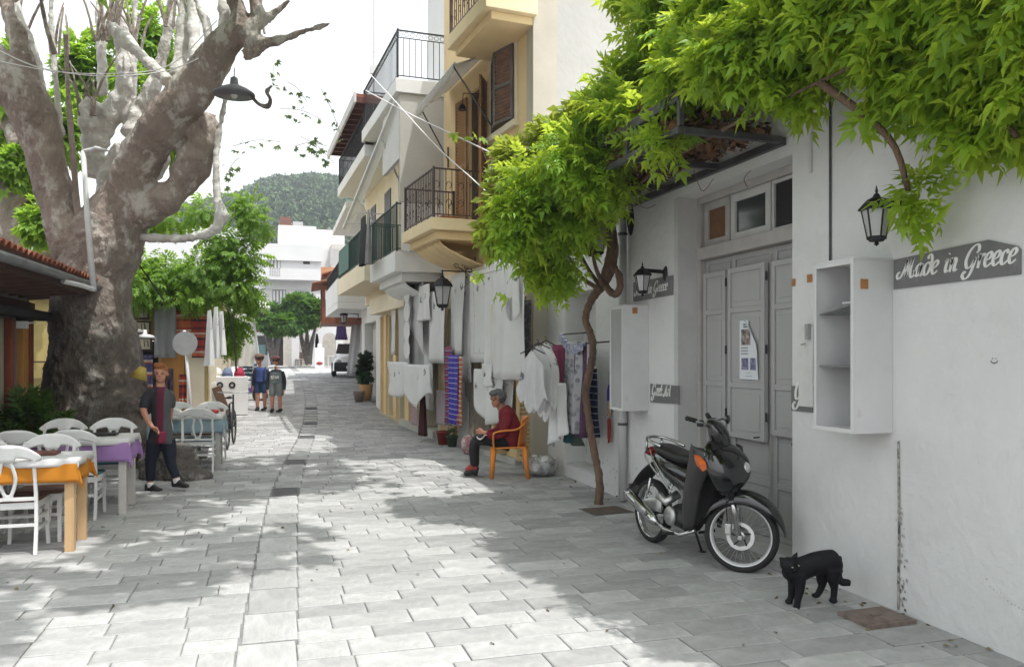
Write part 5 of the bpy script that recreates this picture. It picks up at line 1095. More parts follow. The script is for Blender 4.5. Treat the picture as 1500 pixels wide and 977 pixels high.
# ================================================================== PEOPLE
m_skin = mat('skin', (.46, .22, .15), .5, var=.08, scale=14, bump=.1, bscale=200, spec=.35); m_skin2 = mat('skin_tanned', (.36, .17, .11), .55, var=.08, scale=14, bump=.1)
m_sole = mat('black_shoe', (.015, .015, .016), .55, bump=.1)
class Fig:
    """figure drawn in its own upright frame: x to the viewer's right, y away, z up; px coordinates of the photo scaled by q px per metre"""
    def __init__(s, name, label, px, py, q, at_=None, group=None):
        s.px, s.py, s.q = px, py, q; p = at_ or G(px, py); s.t = thing(name, label, 'person', p, -TH, group)
    def p(s, px, py, y=0): return Vector(((px - s.px) / s.q, y, (s.py - py) / s.q))
    def limb(s, b, pts, rs, n=12, k=3): b.tube(smooth_path([s.p(*q) for q in pts], k), lerp_list([r if isinstance(r, tuple) else r for r in rs], k) if not isinstance(rs[0], tuple) else [(a, c_) for a, c_ in zip(lerp_list([r[0] for r in rs], k), lerp_list([r[1] for r in rs], k))], n, up=(0, 1, 0) if isinstance(rs[0], tuple) else None)
    def head(s, b, c, r, face=(0, -1), jaw=True):
        c = Vector(c); f = Vector((face[0], face[1], 0)).normalized(); sd_ = Vector((-f.y, f.x, 0))
        b.sph(tuple(c + Vector((0, 0, r * .25)) - f * r * .08), (r * .80, r * .90, r * .85), 16, 12)
        b.sph(tuple(c + f * r * .18 + Vector((0, 0, -r * .45))), (r * .56, r * .62, r * .62), 14, 10)
        b.sph(tuple(c + f * r * .92 + Vector((0, 0, -r * .12))), (r * .13, r * .17, r * .22), 8, 6)
        b.sph(tuple(c + f * r * .62 + Vector((0, 0, -r * .55))), (r * .28, r * .22, r * .12), 8, 6)
        b.sph(tuple(c + f * r * .58 + Vector((0, 0, -r * .88))), (r * .25, r * .2, r * .16), 8, 6)
        for g_ in (-1, 1): b.sph(tuple(c + sd_ * g_ * r * .80 + Vector((0, 0, -r * .08))), (r * .12, r * .16, r * .24), 8, 6)
        return c, f, sd_
    def face(s, c, f, sd_, r, m_h, mouth=True):
        for g_ in (-1, 1):
            MB().sph(tuple(c + f * r * .80 + sd_ * g_ * r * .32 + Vector((0, 0, r * .02))), (r * .12, r * .06, r * .06), 8, 6).build('eye', mat('eye_dark', (.03, .02, .02), .3, bump=0), s.t, smooth=True)
            MB().sph(tuple(c + f * r * .81 + sd_ * g_ * r * .33 + Vector((0, 0, r * .2))), (r * .18, r * .05, r * .035), 8, 6).build('eyebrow', m_h, s.t, smooth=True)
        MB().sph(tuple(c + f * r * .79 + Vector((0, 0, -r * .55))), (r * .2, r * .05, r * .035), 8, 6).build('lips', mat('lips', (.3, .08, .07), .5, bump=0), s.t, smooth=True)
    def hand(s, b, w_, d, sc=1., side=(0, -1, 0), curl=.6):
        """palm + 4 curled fingers + thumb from wrist w_ along d"""
        w_ = Vector(w_); d = Vector(d).normalized(); sd_ = Vector(side) - d * Vector(side).dot(d); sd_.normalize(); nn = d.cross(sd_)
        b.tube([w_, w_ + d * .045 * sc, w_ + d * .085 * sc], [(.024 * sc, .017 * sc), (.036 * sc, .017 * sc), (.034 * sc, .014 * sc)], 10, up=tuple(sd_))
        for i, l_ in enumerate((.062, .072, .068, .052)):
            o = w_ + d * .082 * sc + sd_ * (.027 - .018 * i) * sc; b.tube([o, o + d * l_ * .5 * sc + nn * curl * .012 * sc, o + d * l_ * (.95 - .45 * curl) * sc + nn * curl * .035 * sc], [.0088 * sc, .0082 * sc, .0065 * sc], 6)
        o = w_ + d * .03 * sc + sd_ * .028 * sc; b.tube([o, o + d * .03 * sc + sd_ * .022 * sc, o + d * .058 * sc + sd_ * .026 * sc + nn * .012 * sc], [.011 * sc, .010 * sc, .008 * sc], 6)
    def make(s, b, name, m, vox=.012, sm=4): return b.build(name, m, s.t, mods=[remesh(vox, sm)])
# ---- waitress
W = Fig('person', 'short haired woman in a dark and burgundy tunic walking past the tables', 235, 718, 116.5)
m_hair = mat('copper_hair', (.30, .11, .035), .6, var=.35, scale=40, bump=.6, bscale=120); m_hairb = mat('brown_hair', (.07, .04, .025), .6, var=.3, scale=40, bump=.6, bscale=120)
b = MB(); hc = W.p(236.5, 547.5, -.02); r = .103
c_, f, sd_ = W.head(b, hc, r, (.28, -1))
W.limb(b, [(235, 571, .0), (235, 560, 0), (236, 552, 0)], [.06, .052, .05])
W.limb(b, [(222, 577, -.08), (217, 597, -.13), (226, 612, -.2), (236, 624, -.24)], [.052, .042, .036, .026]); W.hand(b, W.p(236, 623, -.24), (.75, -.12, -.6), 1.05, (0, -.6, 1), 1.1)
W.limb(b, [(243, 582, .12), (242, 604, .16), (240, 626, .12)], [.048, .038, .026]); W.hand(b, W.p(240, 626, .12), (0, -.1, -1), 1, (0, -1, 0))
W.limb(b, [(235, 580, 0), (236, 610, 0), (236, 645, 0)], [(.06, .09), (.06, .09), (.07, .10)])
W.limb(b, [(228, 650, -.03), (222, 678, -.02), (220, 700, 0), (220, 712, 0)], [.08, .06, .045, .04]); W.limb(b, [(244, 650, .03), (249, 677, .02), (256, 698, .02), (257, 708, .02)], [.08, .06, .045, .04])
W.make(b, 'body', m_skin, .009, 3)
b = MB(); b.sph(tuple(c_ + Vector((0, .015, .045))), (r * .80, r * .92, r * .74), 16, 12).sph(tuple(c_ + Vector((.012, -.035, .098))), (r * .62, r * .58, r * .30), 12, 8)
for k in range(9): b.tube([tuple(c_ + Vector((-.05 + .013 * k, -.06, .09))), tuple(c_ + Vector((-.045 + .014 * k, -.085, .135 + .008 * (k % 2))))], [.016, .008], 6)
W.make(b, 'hair', m_hair, .008, 2); b = MB(); b.sph(tuple(c_ + Vector((-.062, -.01, .0))), (.03, .06, .07), 10, 8).sph(tuple(c_ + Vector((.02, .05, -.02))), (.08, .06, .09), 10, 8); W.make(b, 'cropped_hair', m_hairb, .008, 2)
W.face(c_, f, sd_, r, m_hairb)
# tunic, coloured in vertical panels
def panels(name, stops, cols, axis=0):
    m = mat(name, cols[0], .85, bump=.3, bscale=180); n = m.node_tree; N = n.nodes; L = n.links; tc = N.new('ShaderNodeTexCoord'); sp = N.new('ShaderNodeSeparateXYZ'); L.new(tc.outputs['Object'], sp.inputs[0]); mr = N.new('ShaderNodeMapRange'); mr.inputs['From Min'].default_value = stops[0]; mr.inputs['From Max'].default_value = stops[-1]; L.new(sp.outputs[axis], mr.inputs[0])
    rp = N.new('ShaderNodeValToRGB'); rp.color_ramp.interpolation = 'CONSTANT'; L.new(mr.outputs[0], rp.inputs[0])
    while len(rp.color_ramp.elements) < len(cols): rp.color_ramp.elements.new(.5)
    for i, c in enumerate(cols): rp.color_ramp.elements[i].position = (stops[i] - stops[0]) / (stops[-1] - stops[0]); rp.color_ramp.elements[i].color = (*c, 1)
    L.new(rp.outputs[0], N['Principled BSDF'].inputs['Base Color']); return m
m_tun = panels('panelled_tunic', [-.3, -.005, .075, .3], [(.022, .022, .026), (.10, .010, .03), (.075, .075, .08)])
b = MB(); W.limb(b, [(234, 566, 0), (234, 573, 0), (235, 590, 0), (236, 612, 0), (236, 632, 0), (235, 649, 0)], [(.06, .065), (.09, .12), (.105, .13), (.10, .115), (.12, .14), (.14, .165)], 18)
W.limb(b, [(226, 573, -.05), (219, 583, -.1), (217, 597, -.13)], [.062, .06, .054]); W.limb(b, [(243, 575, .06), (246, 584, .10), (244, 597, .14)], [.06, .055, .05])
W.make(b, 'tunic', m_tun, .011, 4)
b = MB(); b.sheet(lambda u_, v_: tuple(W.p(238 + 13 * u_, 630 + 17 * v_, -.165 - .03 * math.sin(PI * u_) + .006 * math.sin(u_ * 12) - .01 * v_)), 12, 6, .006); b.build('apron_pocket', mat('apron_burgundy', (.15, .012, .04), .85), W.t, smooth=True)
b = MB(); W.limb(b, [(228, 645, -.03), (225, 662, -.03), (222, 678, -.02), (220, 698, 0), (220, 705, 0)], [.098, .088, .068, .054, .046]); W.limb(b, [(244, 645, .03), (247, 662, .03), (249, 677, .02), (255, 694, .02), (257, 700, .02)], [.098, .088, .066, .054, .046])
W.make(b, 'leggings', mat('navy_leggings', (.012, .014, .03), .8), .011, 4)
for x, y, yy in ((220, 709, 0), (257, 703, .02)): b = MB(); W.limb(b, [(x, y - 3, yy), (x + 1, y + 5, yy)], [.046, .048]); W.make(b, 'sock', m_linen, .01, 2)
for x, y, yy in ((219, 715, 0), (257, 709, .02)):
    b = MB(); W.limb(b, [(x - 6, y - 1, yy), (x + 3, y - 1, yy), (x + 13, y + 1.5, yy - .03), (x + 20, y + 2.5, yy - .05)], [(.040, .050), (.046, .052), (.048, .034), (.03, .02)]); W.make(b, 'shoe', m_sole, .009, 2)
# ---- seated woman
q2 = 103; S2 = Fig('person', 'grey haired woman in a burgundy cardigan sitting on the orange chair sewing', 720, 697, q2)
b = MB(); hc = S2.p(727.5, 585, 0); r = .115; c2, f2, s2_ = S2.head(b, hc, r, (-.62, -1))
S2.limb(b, [(735, 601, .02), (731, 593, .01)], [.058, .054])
S2.limb(b, [(745, 605, -.14), (738, 630, -.2), (722, 636, -.22), (710, 632, -.18)], [.052, .046, .036, .027]); S2.hand(b, S2.p(710, 632, -.18), (-1, .1, .05), 1, (0, -.3, 1), 1.0)
S2.limb(b, [(744, 606, .14), (728, 632, .1), (710, 634, 0)], [.05, .04, .027]); S2.hand(b, S2.p(711, 634, .0), (-1, -.2, .1), 1, (0, .3, 1), .9)
S2.limb(b, [(740, 605, 0), (745, 628, 0), (747, 645, 0)], [(.12, .1), (.12, .11), (.13, .12)])
for yy in (-.09, .07): S2.limb(b, [(744, 649, yy), (720, 644, yy), (697, 646, yy), (696, 665, yy), (697, 684, yy)], [.085, .075, .06, .05, .04])
S2.make(b, 'body', m_skin2, .010, 3)
b = MB(); b.sph(tuple(c2 + Vector((.03, .02, .035))), (r * .98, r * .98, r * .95), 16, 12).sph(tuple(c2 + Vector((-.03, -.03, .075))), (r * .7, r * .7, r * .45), 12, 8)
S2.make(b, 'hair', mat('grey_hair', (.03, .03, .032), .7, col2=(.15, .15, .155), scale=22, bump=.5, bscale=120), .009, 2); S2.face(c2, f2, s2_, r, m_hairb)
m_card = mat('burgundy_cardigan', (.16, .012, .02), .9, var=.15, scale=10, bump=.35, bscale=160)
b = MB(); S2.limb(b, [(736, 599, .01), (741, 606, 0), (746, 622, 0), (749, 638, 0), (747, 655, 0)], [(.08, .08), (.18, .12), (.19, .15), (.19, .165), (.19, .14)], 18)
S2.limb(b, [(744, 604, -.13), (741, 622, -.19), (735, 634, -.21), (722, 637, -.22), (713, 634, -.19)], [.072, .066, .06, .052, .042]); S2.limb(b, [(743, 604, .13), (730, 630, .1), (714, 635, .01)], [.07, .055, .042])
S2.make(b, 'cardigan', m_card, .012, 4)
b = MB()
for yy in (-.09, .07): S2.limb(b, [(748, 651, yy), (730, 646, yy), (712, 643, yy), (698, 646, yy), (695, 660, yy), (696, 682, yy)], [.10, .095, .085, .075, .072, .06])
S2.make(b, 'trousers', mat('black_trousers', (.012, .012, .014), .85, bump=.2, bscale=100), .012, 4)
for yy in (-.1, .06): b = MB(); S2.limb(b, [(701, 690, yy), (694, 689, yy), (686, 691, yy - .02), (681, 693, yy - .03)], [(.045, .055), (.05, .05), (.048, .036), (.035, .022)]); S2.make(b, 'shoe', m_sole, .009, 2)
b = MB(); S2.limb(b, [(699, 684, -.09), (690, 684, -.1), (684, 688, -.1)], [.05, .05, .035]); S2.make(b, 'slipper_upper', mat('red_wool', (.28, .05, .04), .9, var=.3, scale=30), .01, 2)
# sewing and bag at her side
o = MB().sheet(lambda u_, v_: tuple(S2.p(700 + 14 * u_, 637 + 6 * v_ + 3 * math.sin(u_ * 5), -.28 + .25 * v_)), 10, 8, .006).build('sewing', m_linen, None, smooth=True); o.matrix_basis = S2.t.matrix_basis @ o.matrix_basis; tag(o, 'small white piece of needlework on the seated woman’s lap'.replace('’', ''), 'needlework')
p = G(686, 665); t = thing('fabric_bundle', 'bundle of red and white cloth beside the seated woman', 'fabric bundle', p); MB().sph((0, 0, .16), (.13, .12, .17), 16, 12).build('cloth', mat('red_white_print', (.35, .03, .04), .85, col2=(.6, .58, .58), scale=16, bump=.3), t, smooth=True, mods=[displace(.10, .06)])
# ---- orange plastic chair
m_or = mat('orange_plastic', (.62, .20, .02), .38, var=.05, scale=3, bump=.05, spec=.5)
CH = thing('plastic_chair', 'orange plastic armchair the grey haired woman sits on', 'chair', S2.t.matrix_basis.translation, -TH)
def cp(x, y, yy): return S2.p(x, y, yy)
b = MB(); b.sheet(lambda u_, v_: tuple(Vector((.0 + .50 * u_, -.26 + .52 * v_, .415 + .02 * (2 * v_ - 1) ** 2 + .015 * (u_ - .5)))), 8, 8, .022); b.build('seat', m_or, CH, smooth=True)
for x, yy in ((.03, -.25), (.03, .25), (.46, -.24), (.46, .24)):
    dx = -.02 if x < .2 else .05; b = MB(); b.tube([(x, yy, .43), (x + dx * .5, yy * 1.05, .2), (x + dx, yy * 1.12, 0)], [(.04, .028), (.034, .024), (.026, .018)], 8, up=(1, 0, 0)); b.build('leg', m_or, CH, smooth=True)
for sg in (-1, 1):
    b = MB(); b.tube(smooth_path([(.04, sg * .26, .42), (.03, sg * .275, .55), (.05, sg * .28, .63), (.18, sg * .285, .66), (.36, sg * .275, .68), (.47, sg * .22, .76)], 4), [(.028, .014)] * 21, 8, up=(0, 1, 0)); b.build('armrest', m_or, CH, smooth=True)
b = MB(); b.sheet(lambda u_, v_: ((.47 + .06 * v_) - .10 * (2 * u_ - 1) ** 2, -.24 + .48 * u_, .43 + (.38 + .04 * math.sin(PI * u_)) * v_), 12, 6, .015); b.build('backrest', m_or, CH, smooth=True)
# ---- the two boys
def boy(label, px, py, q, head, hr, cap, top, mtop, mshort, face, seed, legs, letters=False):
    B_ = Fig('person', label, px, py, q, at_=P(px, py, 1200 * (1.7) / (py - 520) * 1.0), group=None); k = q
    p0 = B_.t.location; B_.t.location = (p0.x, p0.y, gz(p0.y)); b = MB(); c0, f_, s_ = B_.head(b, B_.p(*head, 0), hr, face)
    nx, ny = head; B_.limb(b, [(nx + .5, ny + 13, .02), (nx + .2, ny + 7, 0)], [.05, .048])
    sh = ny + 12.5; hipy = legs[0]
    for sg in (-1, 1):
        B_.limb(b, [(px + sg * 8, sh + 2, 0), (px + sg * 11.5, sh + 14, 0), (px + sg * 11, sh + 29, -.05)], [.045, .035, .025]); B_.hand(b, B_.p(px + sg * 11, sh + 28, -.05), (0, -.1, -1), .9, (0, -1, 0), .5)
        B_.limb(b, [(px + sg * 4.5, hipy + 2, 0), (px + sg * 5, hipy + 20, -.01), (px + sg * 5.5, py - 5, .0)], [.06, .06, .042])
    B_.limb(b, [(px, sh + 2, 0), (px, sh + 15, 0), (px, hipy - 6, 0)], [(.06, .11), (.06, .10), (.06, .10)])
    B_.make(b, 'body', m_skin, .013, 3)
    b = MB(); B_.limb(b, [(px, sh - 1, 0), (px, sh + 3, 0), (px, sh + 14, 0), (px, hipy - 2, 0)], [(.07, .10), (.11, .185), (.115, .185), (.125, .19)], 16)
    B_.make(b, 'shirt', mtop, .013, 4); b = MB()
    for sg in (-1, 1): B_.limb(b, [(px + sg * 7.5, sh + 2, 0), (px + sg * 11, sh + 13, 0), (px + sg * 11.3, sh + 26, -.04)], [.062, .055, .042])
    B_.make(b, 'sleeves', top, .013, 3)
    b = MB()
    for sg in (-1, 1): B_.limb(b, [(px + sg * 4, hipy - 4, 0), (px + sg * 4.8, hipy + 8, 0), (px + sg * 5.2, legs[1], 0)], [.10, .098, .088])
    B_.make(b, 'shorts', mshort, .013, 3)
    for sg in (-1, 1): b = MB(); B_.limb(b, [(px + sg * 5.5, py - 4, .06), (px + sg * 5.2, py - 3, -.03), (px + sg * 4.2 - 1, py - 2, -.15)], [(.05, .05), (.055, .045), (.04, .03)]); B_.make(b, 'shoe', m_sole, .012, 2)
    b = MB(); b.sph(tuple(c0 + Vector((0, 0, hr * .32))), (hr * .95, hr * 1.02, hr * .78), 14, 10); B_.make(b, 'hair', m_hairb, .012, 2)
    b = MB(); b.lathe([(hr * 1.03, 0), (hr * 1.0, hr * .35), (hr * .7, hr * .75), (.001, hr * .9)], 14, Matrix.Translation(c0 + Vector((0, 0, hr * .38)))); b.tube([tuple(c0 + f_ * hr * .6 + Vector((0, 0, hr * .45))), tuple(c0 + f_ * hr * 1.65 + Vector((0, 0, hr * .38)))], [(hr * .8, .008), (hr * .5, .005)], 10, up=tuple(s_)); b.build('cap', cap, B_.t, smooth=True)
    if letters:
        b = MB(); y0 = -.125
        def bar(x0, z0_, x1, z1_): b.tube([(x0, y0, z0_), (x1, y0, z1_)], .007, 4)
        zz = (py - (sh + 8)) / q; h_ = .065
        for i, ch in enumerate('STAR'):
            x = -.1 + i * .055
            for s0 in {'S': [(0, 0, 1, 0), (1, 0, 1, .5), (1, .5, 0, .5), (0, .5, 0, 1), (0, 1, 1, 1)], 'T': [(0, 1, 1, 1), (.5, 0, .5, 1)], 'A': [(0, 0, .5, 1), (.5, 1, 1, 0), (.2, .4, .8, .4)], 'R': [(0, 0, 0, 1), (0, 1, 1, 1), (1, 1, 1, .5), (1, .5, 0, .5), (.4, .5, 1, 0)]}[ch]: bar(x + s0[0] * .038, zz - h_ * (1 - s0[1]), x + s0[2] * .038, zz - h_ * (1 - s0[3]))
        b.build('lettering', m_letter, B_.t)
    else:
        for sg in (-1, 1): b = MB(); b.tube([tuple(B_.p(px + sg * 6, sh - 1, .05)), tuple(B_.p(px + sg * 6.4, sh + 2, -.1)), tuple(B_.p(px + sg * 6.5, sh + 16, -.125)), tuple(B_.p(px + sg * 9, sh + 24, -.02))], [(.012, .025)] * 4, 8); b.build('backpack_strap', m_blackc, B_.t, smooth=True)
    return B_
mb_ = mat('blue_tshirt', (.035, .06, .19), .85); mbs = mat('blue_shorts', (.02, .045, .11), .85)
boy('taller boy in a cap, blue T-shirt and backpack walking up the street', 382.5, 611, 53., (380, 536.5), .13, mat('brown_cap', (.13, .08, .06), .8), mat('dark_blue_sleeve', (.02, .025, .05), .85), mb_, mbs, (-.7, -1), 1, (571, 585))
boy('shorter boy in a grey and navy top with white letters and a cap', 404.5, 612.5, 50., (404, 543), .11, mat('maroon_cap', (.10, .035, .035), .8), mat('navy_sleeve', (.015, .017, .03), .85), panels('navy_grey_top', [0, 1.09, 1.6], [(.13, .16, .17), (.015, .017, .03)], 2), mat('grey_shorts', (.16, .18, .18), .85), (0, -1), 2, (575, 590), True)
# ---- distant people
for i, (px, py, hgt, mt, ml, lb) in enumerate(((421, 535, 31, (.35, .08, .08), (.03, .03, .04), 'tiny far person in a red top at the end of the street'), (431, 535, 29, (.6, .58, .55), (.02, .02, .03), 'tiny far person in a white top at the end of the street'), (382, 530, 32, (.08, .07, .3), (.03, .03, .03), 'far person in blue and violet by the red stall, behind the boys'))):
    q = hgt / 1.65; d = 1200 / q; F_ = Fig('person', lb, px, py, q, at_=P(px, py, d)); b = MB()
    F_.head(b, F_.p(px, py - hgt * .93), .11, (0, -1)); hgt_ = hgt
    for sg in (-1, 1): F_.limb(b, [(px + sg * 3.3, py - hgt * .8, 0), (px + sg * 4.4, py - hgt * .62, 0), (px + sg * 3.8, py - hgt * .48, -.05)], [.05, .04, .03]); F_.limb(b, [(px + sg * 1.7, py - hgt * .5, 0), (px + sg * 1.9, py - 1, 0)], [.09, .05])
    F_.limb(b, [(px, py - hgt * .86, 0), (px, py - hgt * .5, 0)], [(.09, .15), (.09, .14)]); F_.make(b, 'body', m_skin, .03, 2)
    b = MB(); F_.limb(b, [(px, py - hgt * .83, 0), (px, py - hgt * .65, 0), (px, py - hgt * .46, 0)], [(.11, .17), (.12, .16), (.13, .17)]); F_.make(b, 'shirt', mat('far_top_%d' % i, mt, .85), .03, 2)
    b = MB()
    for sg in (-1, 1): F_.limb(b, [(px + sg * 1.6, py - hgt * .5, 0), (px + sg * 1.8, py - 2, 0)], [.11, .075])
    F_.make(b, 'trousers', mat('far_legs_%d' % i, ml, .85), .03, 2)
    b = MB(); b.sph(tuple(F_.p(px, py - hgt * .96, .02)), .12, 10, 8); F_.make(b, 'hair', m_hairb, .03, 1)
# ================================================================== PLANE TREE
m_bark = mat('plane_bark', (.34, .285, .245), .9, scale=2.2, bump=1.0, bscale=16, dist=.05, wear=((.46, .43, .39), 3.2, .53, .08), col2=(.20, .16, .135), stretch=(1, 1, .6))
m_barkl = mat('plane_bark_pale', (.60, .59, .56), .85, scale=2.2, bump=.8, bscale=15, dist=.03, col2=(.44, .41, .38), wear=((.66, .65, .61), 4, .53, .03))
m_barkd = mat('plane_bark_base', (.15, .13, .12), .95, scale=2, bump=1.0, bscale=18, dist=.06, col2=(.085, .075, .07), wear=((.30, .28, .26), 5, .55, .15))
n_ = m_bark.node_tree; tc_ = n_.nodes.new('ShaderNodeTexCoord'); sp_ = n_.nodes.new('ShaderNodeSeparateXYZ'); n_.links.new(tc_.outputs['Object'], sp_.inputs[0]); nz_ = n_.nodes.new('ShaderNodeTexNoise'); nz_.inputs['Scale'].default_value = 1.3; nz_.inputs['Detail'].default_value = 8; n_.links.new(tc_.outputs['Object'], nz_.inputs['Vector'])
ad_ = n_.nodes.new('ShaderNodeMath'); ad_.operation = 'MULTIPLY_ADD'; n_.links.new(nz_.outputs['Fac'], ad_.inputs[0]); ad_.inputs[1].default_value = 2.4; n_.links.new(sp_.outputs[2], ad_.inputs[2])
mr_ = n_.nodes.new('ShaderNodeMapRange'); mr_.inputs['From Min'].default_value = 3.0; mr_.inputs['From Max'].default_value = 5.0; mr_.inputs['To Min'].default_value = .42; mr_.inputs['To Max'].default_value = 1; n_.links.new(ad_.outputs[0], mr_.inputs[0])  # lower bark darkened by height: browner base plus canopy shade put into the colour
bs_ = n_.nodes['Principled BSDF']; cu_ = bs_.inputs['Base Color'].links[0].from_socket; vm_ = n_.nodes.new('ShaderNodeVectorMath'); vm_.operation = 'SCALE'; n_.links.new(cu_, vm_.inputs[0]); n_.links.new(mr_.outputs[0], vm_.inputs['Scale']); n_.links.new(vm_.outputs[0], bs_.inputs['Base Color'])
m_leafp = mat('plane_leaves', (.12, .22, .03), .55, var=.25, attr=.35, transl=((.40, .62, .06), .5), bump=0)
D0 = 13.2
PT = thing('plane_tree', 'huge old plane tree with a swollen trunk and pale pollarded limbs beside the tables', 'tree', G(140, 672))
def limb_(b, pts, n=14, k=5):
    """pts: (px,py,half width px,depth)"""
    P_ = smooth_path([P(x, y, d) for x, y, r, d in pts], k); r_ = lerp_list([r / 1200 * d * (1 if r > 45 else .90 if r >= 20 else .80) for x, y, r, d in pts], k)
    r_ = [q * (1 + .09 * math.sin(i * 1.9 + pts[0][0]) + .06 * math.sin(i * .83 + pts[0][1])) for i, q in enumerate(r_)] if pts[0][2] <= 45 else r_
    b.tube(P_, r_, n)
b = MB()
limb_(b, [(136, 690, 92, D0), (134, 640, 80, D0), (136, 590, 70, D0), (140, 540, 64, D0), (138, 490, 58, D0), (135, 440, 54, D0), (140, 395, 52, D0), (156, 350, 52, D0), (165, 320, 46, D0)], 24, 4)
for x, y, r, d in ((95, 620, 40, 12.9), (180, 640, 36, 12.8), (190, 600, 20, 12.9), (120, 560, 30, 12.8)): b.sph(P(x, y, d), r / 1200 * d, 12, 9)
for pts in (((180, 640, 34, 12.9), (215, 672, 30, 12.5), (240, 690, 20, 12.2), (262, 702, 12, 11.9)), ((90, 640, 30, 12.9), (60, 680, 24, 12.4), (40, 700, 12, 12))): limb_(b, pts, 12)
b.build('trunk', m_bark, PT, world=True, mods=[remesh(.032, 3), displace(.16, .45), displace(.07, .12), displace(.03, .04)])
b = MB()
limb_(b, [(140, 400, 50, D0), (156, 352, 50, D0), (170, 320, 46, D0), (185, 285, 36, 13.1), (205, 235, 34, 12.9), (245, 175, 33, 12.6), (285, 130, 33, 12.4), (318, 80, 27, 12.2), (345, 50, 22, 12.1), (368, 55, 16, 12.0), (395, 62, 10, 12), (440, 48, 6, 12), (487, 33, 4, 12)], 18, 4)
limb_(b, [(150, 400, 46, D0), (120, 395, 32, D0), (100, 352, 30, 13), (80, 285, 28, 12.9), (62, 210, 31, 12.7), (42, 155, 38, 12.5), (8, 115, 32, 12.3), (-30, 70, 28, 12.2)], 18, 4)
limb_(b, [(170, 330, 36, D0), (215, 305, 28, 13.1), (250, 285, 24, 13), (278, 258, 22, 13), (296, 228, 22, 13), (308, 200, 16, 13), (316, 178, 10, 13)], 16, 4)
limb_(b, [(268, 270, 22, 13), (282, 230, 24, 12.9), (296, 200, 24, 12.9), (305, 165, 14, 12.9)], 12)
limb_(b, [(345, 55, 16, 12.1), (352, 25, 17, 12.1), (340, -10, 12, 12.1)], 12); limb_(b, [(360, 50, 18, 12), (378, 30, 13, 12), (372, -5, 10, 12)], 12)
limb_(b, [(375, 40, 9, 12), (395, 25, 6, 12), (425, 0, 5, 12)], 10); limb_(b, [(355, 80, 16, 12), (372, 78, 11, 12), (380, 68, 12, 12)], 10)
limb_(b, [(40, 130, 24, 12.5), (28, 60, 16, 12.6), (12, 20, 13, 12.6), (5, -20, 12, 12.6)], 12)
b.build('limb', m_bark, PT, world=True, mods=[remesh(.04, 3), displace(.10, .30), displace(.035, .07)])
b = MB()
limb_(b, [(135, 260, 16, 13.6), (138, 212, 20, 13.6), (152, 182, 20, 13.6), (172, 152, 18, 13.6), (183, 120, 16, 13.6), (180, 70, 14, 13.7), (172, 20, 13, 13.7), (170, -20, 12, 13.7)], 14)
limb_(b, [(130, 190, 16, 13.4), (128, 160, 17, 13.4), (140, 148, 14, 13.4)], 12); limb_(b, [(165, 40, 12, 13.2), (180, 55, 14, 13.1), (205, 80, 10, 13), (228, 102, 11, 12.8), (246, 120, 12, 12.7)], 12)
limb_(b, [(195, 200, 20, 13.6), (202, 165, 18, 13.7), (222, 130, 14, 13.7), (236, 90, 10, 13.8), (246, 45, 9, 13.8), (252, -10, 8, 13.8)], 12)
limb_(b, [(262, 120, 16, 13.2), (266, 70, 14, 13.3), (272, 20, 13, 13.4), (274, -20, 12, 13.4)], 12); limb_(b, [(288, 90, 14, 13), (284, 40, 12, 13.2), (286, -20, 10, 13.3)], 12)
limb_(b, [(310, 70, 12, 12.4), (300, 30, 9, 12.5), (285, -15, 9, 12.6)], 10); limb_(b, [(325, 60, 12, 12.2), (330, 10, 12, 12.3), (318, -25, 10, 12.4)], 10)
limb_(b, [(62, 170, 14, 12.8), (50, 90, 12, 12.9), (28, 30, 10, 12.9), (20, -15, 9, 12.9)], 10); limb_(b, [(90, 200, 7, 13.2), (83, 130, 6, 13.2), (76, 60, 6, 13.2), (74, -10, 5, 13.2)], 8)
limb_(b, [(195, 180, 7, 13.8), (196, 100, 7, 13.8), (197, 20, 6, 13.9), (198, -10, 6, 13.9)], 8); limb_(b, [(150, 140, 10, 13.9), (148, 60, 9, 14), (146, 0, 8, 14)], 10)
limb_(b, [(180, 300, 20, 13.6), (200, 260, 24, 13.6), (222, 240, 26, 13.5), (235, 210, 18, 13.5)], 12); limb_(b, [(150, 300, 14, 13.5), (160, 250, 16, 13.6), (180, 215, 16, 13.6)], 12)
limb_(b, [(318, 178, 6, 13), (317, 230, 6, 12.9), (318, 285, 7, 12.9), (324, 315, 13, 12.9), (312, 338, 9, 12.9), (280, 348, 8, 13), (235, 349, 8, 13.1), (195, 346, 9, 13.2)], 12); limb_(b, [(331, 140, 5, 12.8), (322, 190, 5, 12.9), (318, 230, 5, 12.9)], 8)
b.build('limb', m_barkl, PT, world=True, mods=[remesh(.035, 3), displace(.06, .2), displace(.02, .05)])
b = MB(); 
for pts in (((96, 52, 4, 12.4), (100, 140, 4.5, 12.5), (108, 240, 6, 12.7), (115, 330, 6, 12.9)), ((60, 0, 3, 12.6), (68, 40, 4, 12.6), (80, 80, 5, 12.7))): limb_(b, pts, 8)
rr = random.Random(21)
for k in range(60):
    x, y = rr.choice([(172, 20), (250, 20), (275, 10), (340, 0), (30, 40), (90, 60), (200, 60), (150, 40), (380, 30), (128, 150)]); x += rr.uniform(-12, 12); a_ = rr.uniform(-.7, .7); l_ = rr.uniform(30, 90); limb_(b, [(x, y + 20, 2.8, 13.3), (x + l_ * .4 * a_, y - l_ * .4, 2.2, 13.3), (x + l_ * a_ * 1.1, y - l_, 1.2, 13.4)], 6, 3)
b.build('bare_branch', m_bark, PT, world=True)
